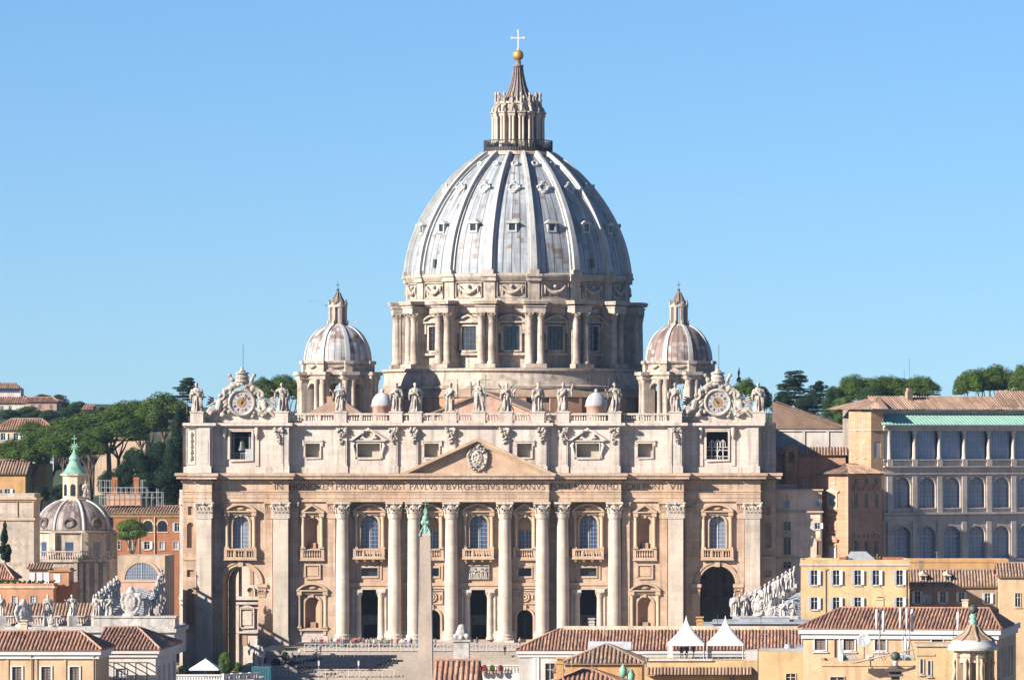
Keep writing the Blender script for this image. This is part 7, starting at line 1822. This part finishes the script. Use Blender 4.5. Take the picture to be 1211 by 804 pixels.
m = MB(); m.M = T; m.strip([(-1.0, zz(600)), (1.0, zz(600)), (1.0, zz(583.5)), (-1.0, zz(583.5)), (-1.0, zz(600))], .35, -.2, .05); m.prism([(-2.0, zz(581)), (2.0, zz(581)), (0, zz(577))], -.5, .05); m.box(-1.7, 1.7, -.35, .05, zz(582.5), zz(581.2)); f = m.build('mosaic_frame', M['cream'], root)
mm_ = material('mosaic_blue', (.16, .22, .30), var=.3, ns=2.0, fine=.3, spots=((.5, .36, .14), 2.0, .52, .6))
q = MB(); q.M = T; q.add([(x, -.03, z) for x, z in rect(0, 2.0, zz(600), zz(583.5))], [(0, 1, 2, 3)]); q.build('mosaic', mm_, f)
m = MB(); m.M = T; m.strip([(.85, zz(662)), (.85, zz(645)), (-.85, zz(645)), (-.85, zz(662))], .35, -.25, .05); m.prism([(-1.8, zz(638.5)), (1.8, zz(638.5)), (0, zz(632))], -.6, .05); m.box(-1.5, 1.5, -.45, .05, zz(641), zz(638.7)); f = m.build('doorway', M['brick_light'], root)
q = MB(); q.M = T; q.box(-.85, .85, -.06, .04, zz(662), zz(645)); q.build('door', M['white_paint'], f)
for u in (wr * .25, wr * .55, wr * .85):
    win(root, u, zz(630), zz(620), .9, 'plain'); q = MB(); y = -.05
    q.strip(arc(u, .75, zz(580), 10), .3, -.25, .04); q.box(u - .6, u + .6, -.08, .04, zz(601), zz(580)); q.build('blind_arch', M['brick'], root)
    for w_, a_, b_ in ((.35, 600, 584), (.4, 572, 566), (.4, 658, 640)): q = MB(); q.box(u - w_, u + w_, -.12, .02, zz(a_), zz(b_)); q.build('slit_window', M['glass_dark'], root)
    q = MB(); q.strip(arc(u, .6, zz(636), 10), .25, -.25, .04); q.build('blind_arch', M['brick'], root)
# walls between the facade and the tower
D = 1005
r, W, zt = house('palace_wing', 'tan palace wing half in shadow between the facade and the brick tower', 'palace', 908, 972, D, 580, 4.4, 'wing',
                 [(931, 617, 626.5, 8, 'plain'), (931, 635, 655, 8, 'stone'), (930, 592, 600, 8, 'closed'), (967, 618, 625, 6, 'shut'), (968, 640, 656, 4, 'stone'), (931, 664, 672, 9, 'plain'), (967, 592, 599, 5, 'closed')])
m = MB(); z = Z(606, D); m.box(-.3, W + .3, -.5, .05, z, z + .35); m.box(-.3, W, -.35, .05, Z(660, D), Z(658.5, D)); m.box(-.3, W + .3, -.4, 4.6, zt, zt + .3); m.build('string_course', M['trav_trim'], r)
r, W, zt = house('chapel_block', 'dark shaded brick block with small bell gable behind the palace wing', 'chapel', 905, 1000, 1040, 538, 10, 'brick', [(952, 567, 577, 5, 'closed')])
m = MB(); tiles(m, (-.5, -.6, zt), (W + .5, -.6, zt), (0, 5.5, 1.6), 0, 0, .6, .17); m.build('roof', M['tile_brown'], r)
k_ = 1040 / FPX; u = (936 - 905) * k_; m = MB(); mwall(m, u - 1.4, u + 1.4, zt - 6, Z(531, 1040), -.9, [(arch(u, 1.1, Z(547, 1040), Z(537, 1040)), 1.0)]); m.box(u - 1.4, u - 1.3, -.9, .1, zt - 6, Z(531, 1040)); m.box(u + 1.3, u + 1.4, -.9, .1, zt - 6, Z(531, 1040))
m.prism([(u - 1.8, Z(531, 1040)), (u + 1.8, Z(531, 1040)), (u, Z(525, 1040))], -1.1, .3); m.box(u - .06, u + .06, -.5, -.4, Z(525, 1040), Z(521, 1040)); m.build('bell_gable', M['brick'], r)
r, W, zt = house('chapel_hall', 'long hall with pale shaded wall and sloping tile roof right of the facade', 'chapel', 905, 1000, 1066, 507, 16, 'offwhite')
k_ = 1066 / FPX; za = Z(475, 1066)
m = MB(); tiles(m, (W + .8, -.8, zt), (W + .8, 40, zt), (-(W - 1.5), 0, za - zt), 0, 0, .55, .17)
m.add([(1.5, -.5, za), (W + .8, -.5, zt), (1.5, -.5, zt)], [(0, 1, 2)]); m.add([(1.5, -.8, za), (W + .8, -.8, zt), (W + .8, -.8, zt - .3), (1.5, -.8, za - .3)], [(0, 1, 2, 3)]); m.build('roof', M['tile_brown'], r)
m = MB()
for u in (3, 8, 13): m.box(u - .3, u + .3, -.2, .05, Z(533, 1066), zt - .4)
m.box(0, W, -.3, .05, zt - .5, zt - .2); m.build('pilaster_strip', M['offwhite'], r)
# ================================================================== ground, hills, trees
m = MB(); m.add([(-3000, -1400, -6.05), (3000, -1400, -6.05), (3000, 4000, -6.05), (-3000, 4000, -6.05)], [(0, 1, 2, 3)]); struct('ground', m, M['ground'])
def hz(x, y):
    t = min(max((y - 45) / 700.0, 0), 1); h = 53.0 * (1 - (1 - t) ** 2) - 6
    h += 2.2 * sin(x * .013 + 1) * sin(y * .011) * t
    h += 5.0 * math.exp(-((x + 240) / 120.0) ** 2) * min(max((y - 400) / 300, 0), 1)
    h -= 15.0 * math.exp(-((x + 175) / 75.0) ** 2 - ((y - 440) / 130.0) ** 2)
    if y > 1200: h -= (y - 1200) * .05
    return h
m = MB(); nx, ny = 90, 70; xs = [-900 + 1800 * i / nx for i in range(nx + 1)]; ys = [46 + 1700 * (j / ny) ** 1.5 for j in range(ny + 1)]
m.add([(x, y, hz(x, y)) for y in ys for x in xs], [(j * (nx + 1) + i, j * (nx + 1) + i + 1, (j + 1) * (nx + 1) + i + 1, (j + 1) * (nx + 1) + i) for j in range(ny) for i in range(nx)], True)
struct('hill', m, M['hill'])

def leaf_quads(m, pts, size, rg, flat=.0):
    for p, nrm in pts:
        d = Vector((rg.gauss(0, 1), rg.gauss(0, 1), rg.gauss(0, 1)))
        n = (nrm * 1.5 + d * .5).normalized()
        a = n.cross(Vector((rg.gauss(0, 1), rg.gauss(0, 1), rg.gauss(0, 1)))).normalized(); b = n.cross(a)
        s = size * rg.uniform(.6, 1.3)
        m.add([p - a * s, p + b * s * .6, p + a * s, p - b * s * .6], [(0, 1, 2, 3)])
def crown_mesh(kind, seed, n=15000):
    rg = random.Random(seed); m = MB(); pts = []; lobes = []
    if kind == 'pine':                                        # flat-bottomed umbrella, lobed top
        for k in range(34):
            a = rg.uniform(0, 2 * pi); r = .38 * sqrt(rg.random()); z = .55 * (1 - (r / .46) ** 2) + .12 + rg.uniform(-.06, .06)
            lobes.append((Vector((r * cos(a), r * sin(a), z)), rg.uniform(.13, .20), rg.uniform(.20, .34)))
        size = .020
    elif kind == 'round':
        for k in range(26):
            a = rg.uniform(0, 2 * pi); e = rg.uniform(-.9, 1.3); r = .33 * cos(e) * rg.uniform(.6, 1.05)
            lobes.append((Vector((r * cos(a), r * sin(a), .5 + .34 * sin(e))), rg.uniform(.14, .22), rg.uniform(.13, .20)))
        size = .019
    elif kind == 'cedar':
        for k in range(60):
            t = rg.random() ** .8; a = rg.uniform(0, 2 * pi); r = (.48 * (1 - .62 * t)) * rg.uniform(.1, 1)
            lobes.append((Vector((r * cos(a), r * sin(a), .10 + .84 * (.75 * round(t * 8) / 8 + .25 * t) + rg.uniform(-.02, .02) - .1 * r)), rg.uniform(.11, .19) * (1.1 - .4 * t), rg.uniform(.03, .06)))
        size = .017
    else:                                                     # cypress column
        for k in range(26):
            t = rg.random(); a = rg.uniform(0, 2 * pi); r = .30 * (1 - t) ** .7 * rg.uniform(.3, 1)
            lobes.append((Vector((r * cos(a), r * sin(a), .05 + .87 * t)), .16 * (1.05 - .7 * t), .09))
        size = .022
    tot = sum(l[1] * l[1] for l in lobes)
    for c, r, h in lobes:
        for j in range(int(n * r * r / tot)):
            d = Vector((rg.gauss(0, 1), rg.gauss(0, 1), rg.gauss(0, 1))).normalized()
            if kind == 'pine' and d.z < -.15: d.z = -.15 + .1 * rg.random()
            q = rg.uniform(.80, 1.06)
            pts.append((c + Vector((d.x * r * q, d.y * r * q, d.z * h * q)), d))
    leaf_quads(m, pts, size, rg)
    return m
CR = {}
for kind, nv in (('pine', 4), ('round', 4), ('cedar', 2), ('cypress', 1)):
    for v in range(nv):
        o = crown_mesh(kind, 100 + v * 7 + len(kind)).build('crown', [])
        me = o.data; bpy.data.objects.remove(o); CR[kind, v] = me
CRM = {}
def crown(kind, v, leafm):
    k = (kind, v, leafm)
    if k not in CRM: CRM[k] = CR[kind, v].copy(); CRM[k].materials.append(M[leafm])
    return CRM[k]
TN = {'pine': 'umbrella_pine', 'round': 'broadleaf_tree', 'cedar': 'cedar_tree', 'cypress': 'cypress_tree'}
tcount = [0]
def tree(kind, px, pyt, wpx, hpx, D, label, leafm='pine_leaf', group=None, zb=None, seed=None):
    tcount[0] += 1; sd = tcount[0]; rg = random.Random(sd * 13)
    if kind == 'pine': wpx *= 1.16; hpx *= 1.2; pyt -= 1
    k = D / FPX; x = X(px, D); y = D - 1000; zt = Z(pyt, D); w, h = wpx * k, hpx * k
    zb = hz(x, y) - .3 if zb is None else zb
    if zb > zt - h: zb = zt - h - .8
    root = empty(TN[kind], (x, y, zb), 0, label, 'tree', group)
    H = zt - zb; v = sd % {'pine': 4, 'round': 4, 'cedar': 2, 'cypress': 1}[kind]
    o = mesh_obj('crown', crown(kind, v, leafm), None, root, (0, 0, H - h)); o.scale = (w, w * .9, h * (1.12 if kind == 'pine' else 1)); o.rotation_euler = (0, 0, rg.uniform(0, 6.28))
    m = MB(); r0 = max(.25, w * .03); lean = rg.uniform(-.06, .06) * H; zf = H - h * (.75 if kind in ('pine', 'round') else .1)
    fork = zf * (.72 if kind == 'pine' else .55)
    m.tube([(lean, 0, 0), (lean * .6, .1, fork * .5), (lean * .2, 0, fork)], [r0 * 1.25, r0, r0 * .85], 7)
    if kind in ('pine', 'round'):
        for j in range(6):
            a = j * 1.05 + rg.uniform(-.3, .3); rr = w * rg.uniform(.18, .36)
            m.tube([(lean * .2, 0, fork - .2), (lean * .2 + rr * .45 * cos(a), rr * .45 * sin(a), fork + (zf - fork) * .6), (rr * cos(a), rr * sin(a), zf + h * .35)], [r0 * .6, r0 * .42, r0 * .15], 6)
    else: m.tube([(lean * .2, 0, fork), (0, 0, H - h * .05)], [r0 * .8, r0 * .15], 6)
    m.build('trunk', M['bark'], root)
    return root
GP = 'umbrella pines on the left hillside'
for a in [(128, 485, 92, 33, 1330, 'largest umbrella pine, its broad crown topping the left hillside group'),
          (82, 497, 84, 34, 1300, 'wide umbrella pine just above the green copper lantern'),
          (152, 475, 62, 30, 1400, 'umbrella pine behind and above the largest one'),
          (195, 467, 60, 34, 1390, 'tall umbrella pine just left of the facade corner statue'),
          (178, 480, 44, 30, 1350, 'umbrella pine squeezed between two taller ones left of the facade'),
          (112, 507, 50, 22, 1270, 'small umbrella pine under the largest crown'),
          (62, 521, 62, 24, 1240, 'low umbrella pine left of the copper lantern'),
          (106, 521, 44, 20, 1235, 'low umbrella pine just right of the copper lantern'),
          (52, 508, 58, 24, 1285, 'umbrella pine leaning over the far-left houses'),
          (14, 522, 50, 28, 1235, 'umbrella pine in front of the ochre house at the left edge'),
          (104, 489, 60, 28, 1345, 'umbrella pine tucked behind the left shoulder of the largest crown'),
          (74, 509, 56, 26, 1275, 'umbrella pine in the lower middle of the crowns, above the lantern star'),
          (140, 497, 66, 28, 1310, 'umbrella pine filling the right flank of the largest crown'),
          (168, 486, 50, 28, 1370, 'umbrella pine under the tall pair, right of the largest crown'),
          (90, 512, 60, 24, 1260, 'umbrella pine low in the centre, behind the lantern star'),
          (30, 527, 60, 26, 1225, 'umbrella pine overhanging the narrow ochre wall'),
          (58, 503, 50, 24, 1320, 'umbrella pine against the corner of the yellow and grey house'),
          (36, 500, 40, 20, 1420, 'umbrella pine just right of the yellow and grey hillside house')]:
    tree('pine', *a[:5], a[5], 'pine_leaf', GP)
for i, (px, pyt, w, h, D) in enumerate([(160, 528, 44, 60, 1180), (186, 520, 50, 75, 1190), (208, 512, 40, 84, 1180), (146, 548, 36, 45, 1160), (172, 556, 40, 45, 1150), (200, 552, 44, 52, 1150), (128, 556, 30, 36, 1165), (214, 480, 26, 66, 1230), (70, 572, 26, 24, 1180), (50, 574, 24, 20, 1175)]):
    tree('round', px, pyt, w, h, D, 'dark evergreen tree %s' % ['in the dense dark clump, left of the tallest', 'tallest in the middle of the dark clump left of the facade', 'tall, hard against the left corner of the facade', 'low at the left end of the dark clump', 'low in the centre of the dark clump over the orange palace', 'low at the right end of the dark clump', 'at the foot of the pine trunks, over the roof scaffold', 'narrow, just behind the left corner of the attic', 'bushy, behind the copper lantern', 'bushy, right of the ochre house'][i], 'dark_leaf', 'dark evergreen trees left of the facade')
for i, (px, pyt, w, h, D) in enumerate([(10, 484, 40, 22, 1640), (34, 480, 44, 22, 1660), (60, 484, 40, 20, 1640), (82, 480, 36, 22, 1650), (50, 466, 30, 16, 1850), (72, 466, 34, 20, 1850), (92, 474, 30, 20, 1840), (104, 484, 24, 14, 1700), (22, 492, 30, 16, 1560), (72, 492, 36, 18, 1560), (98, 492, 30, 20, 1540)]):
    tree('round', px, pyt, w, h, D, 'rounded hillside tree %s' % ['below the white belvedere villa', 'in front of the low pink villa', 'right below the low pink villa', 'over the crest, mid slope', 'on the skyline behind the pink villa', 'highest on the far left skyline', 'at the right end of the far skyline clump', 'small, left of the tiny hilltop house', 'behind the yellow and grey house roof', 'right behind the yellow and grey house', 'nearest the back of the broad pines'][i], 'mid_leaf', 'rounded trees on the far left hill')
tree('cedar', 222, 446, 42, 32, 1330, 'dark flat-layered cedar peeking above the left corner statue', 'dark_leaf')
tree('cedar', 121, 481, 24, 12, 1750, 'little layered tree on the skyline above the broad pines', 'dark_leaf')
for i, (px, pyt, w, h, D) in enumerate([(312, 449, 34, 26, 1290), (334, 445, 40, 30, 1310), (346, 452, 34, 24, 1300)]):
    tree('pine', px, pyt, w, h, D, 'umbrella pine behind the roof %s' % ['right behind the left clock', 'between the left clock and the left minor dome', 'touching the left minor dome'][i], 'pine_leaf', 'umbrella pines behind the left clock')
for i, (px, pyt, w, h, D, kd, lf) in enumerate([(940, 437, 54, 46, 1330, 'cedar', 'dark_leaf'), (968, 450, 44, 44, 1310, 'cedar', 'dark_leaf'), (986, 456, 34, 44, 1300, 'round', 'mid_leaf'), (1012, 446, 54, 34, 1330, 'pine', 'pine_leaf'), (1052, 446, 46, 26, 1360, 'pine', 'pine_leaf'), (1088, 447, 48, 24, 1350, 'pine', 'pine_leaf'),
                                         (1150, 439, 44, 32, 1340, 'pine', 'pine_leaf'), (1182, 434, 50, 32, 1350, 'pine', 'pine_leaf'), (1214, 433, 40, 34, 1340, 'pine', 'pine_leaf'), (1030, 449, 54, 28, 1345, 'pine', 'pine_leaf'), (1070, 449, 50, 26, 1365, 'pine', 'pine_leaf'), (1166, 438, 52, 28, 1355, 'pine', 'pine_leaf'), (880, 449, 34, 28, 1290, 'pine', 'pine_leaf'), (903, 456, 30, 30, 1280, 'round', 'dark_leaf'), (874, 434, 9, 20, 1300, 'cypress', 'dark_leaf'), (997, 468, 34, 36, 1250, 'round', 'bright_leaf'), (952, 470, 40, 34, 1240, 'round', 'dark_leaf'), (924, 462, 30, 30, 1260, 'round', 'dark_leaf'), (1030, 456, 40, 30, 1300, 'round', 'mid_leaf')]):
    tree(kd, px, pyt, w, h, D, ['big dark layered cedar right of the corner statue', 'second layered cedar, right of the big one', 'mid-green tree right of the cedars', 'umbrella pine at the left of the right-hand skyline row', 'umbrella pine in the middle of the right-hand skyline row', 'umbrella pine above the roof masts of the loggia palace', 'umbrella pine at the left of the far right trio', 'middle umbrella pine of the far right trio', 'umbrella pine cut by the right edge', 'umbrella pine filling the gap left of the middle of the right-hand row', 'umbrella pine filling the gap below the roof masts', 'umbrella pine bridging the far right trio', 'umbrella pine behind the right clock', 'dark tree between the right clock and the corner statue', 'single slim conifer on the skyline above the right clock', 'bright green tree behind the chapel hall roof', 'dark tree low under the big cedar', 'dark tree just right of the corner statue', 'mid-green tree behind the brick end block'][i], lf)
tree('cypress', 6, 614, 26, 52, 985, 'dark pointed cypress at the left edge before the stone tower', 'dark_leaf', zb=0)
tree('round', 156, 613, 44, 30, 1055, 'round bright green tree before the orange palace', 'bright_leaf', zb=10)
for i, (px, pyt, w, h, D) in enumerate([(266, 770, 18, 30, 742), (281, 782, 12, 18, 742), (202, 783, 22, 18, 736), (217, 786, 16, 14, 736), (254, 786, 14, 14, 738)]):
    tree('round', px, pyt, w, h, D, 'terrace shrub %s' % ['tallest, pale green, right of the parasol', 'small, before the shaded archway', 'wide and dark, left of the parasol', 'low and dark, touching the parasol', 'low green, under the parasol edge'][i], 'bright_leaf' if i in (0, 1) else 'dark_leaf', 'shrubs on the shaded terrace', zb=Z(806, D))
for i, (px, py) in enumerate(((567, 786), (573, 787), (582, 787), (592, 785))):
    D = 727.3; root = empty('potted_plant', (X(px, D), D - 1000, Z(797, D) + .05), 0, 'small potted plant on the garden balustrade, %s' % ['yellow-green, leftmost', 'reddish, second from left', 'green, between two reddish ones', 'reddish, rightmost'][i], 'plant', 'potted plants on the garden balustrade')
    m = MB(); m.lathe([(.2, 0), (.3, .35), (.33, .4), (.26, .4)], 10); m.build('pot', M['tile'], root)
    o = mesh_obj('foliage', crown('round', i, 'flower' if i in (1, 3) else 'bright_leaf'), None, root, (0, 0, .25)); o.scale = (.95, .8, 1.1)
for i, (px, py, D) in enumerate(((310, 772, 958), (326, 778, 958), (337, 770, 962))):
    tree('round', px, py, 12, 14, D, 'small dark tree in the shade %s' % ['behind the saint statue', 'at the foot of the shaded steps', 'near the shaded pilaster foot'][i], 'dark_leaf', None, zb=Z(790, D))

# gulls gliding by the left minor dome
for i, (px, py, D, cm, sp) in enumerate(((371, 357.5, 900, 'grey_metal', 2.6), (385, 361.5, 905, 'grey_metal', 1.6), (420, 380.5, 900, 'white_paint', 1.8))):
    root = empty('gull', (X(px, D), D - 1000, Z(py, D)), [.2, -.3, .5][i], ['grey gull gliding left of the left minor dome, outermost of two', 'small grey gull close to the lantern of the left minor dome', 'white gull gliding right of the left minor dome lantern'][i], 'bird', 'gulls by the left minor dome')
    m = MB(); m.tube([(0, -.35, 0), (0, -.15, .02), (0, .2, 0), (0, .5, .02)], [.04, .09, .08, .02], 8); m.ball((0, -.4, .03), .07, 8, 6); m.tube([(0, -.46, .02), (0, -.56, 0)], [.02, .005], 5); m.build('body', M['white_paint'], root)
    for s in (-1, 1):
        q = MB(); h = sp / 2; q.add([(0, -.12, .04), (s * h * .45, -.18, .22), (s * h, .02, .12), (s * h * .45, .02, .2), (0, .14, .04), (s * h * .45, -.16, .19), (s * h * .45, .02, .17)], [(0, 1, 3, 4), (1, 2, 3), (0, 4, 6, 5), (5, 6, 2)]); q.build('wing', M[cm], root)
# ================================================================== haze
m = MB(); m.box(-3100, 3100, -1500, 4100, -7.1, 152)
hzm = bpy.data.materials.new('haze'); hzm.use_nodes = True
hn, hl = hzm.node_tree.nodes, hzm.node_tree.links; hn.clear()
ho = hn.new('ShaderNodeOutputMaterial'); pv = hn.new('ShaderNodeVolumePrincipled')
pv.inputs['Color'].default_value = (0.45, 0.68, 1.0, 1); pv.inputs['Density'].default_value = 0.00002; pv.inputs['Anisotropy'].default_value = 0.0
hl.new(pv.outputs[0], ho.inputs['Volume'])
hz_ = m.build('haze', hzm); hz_['kind'] = 'stuff'
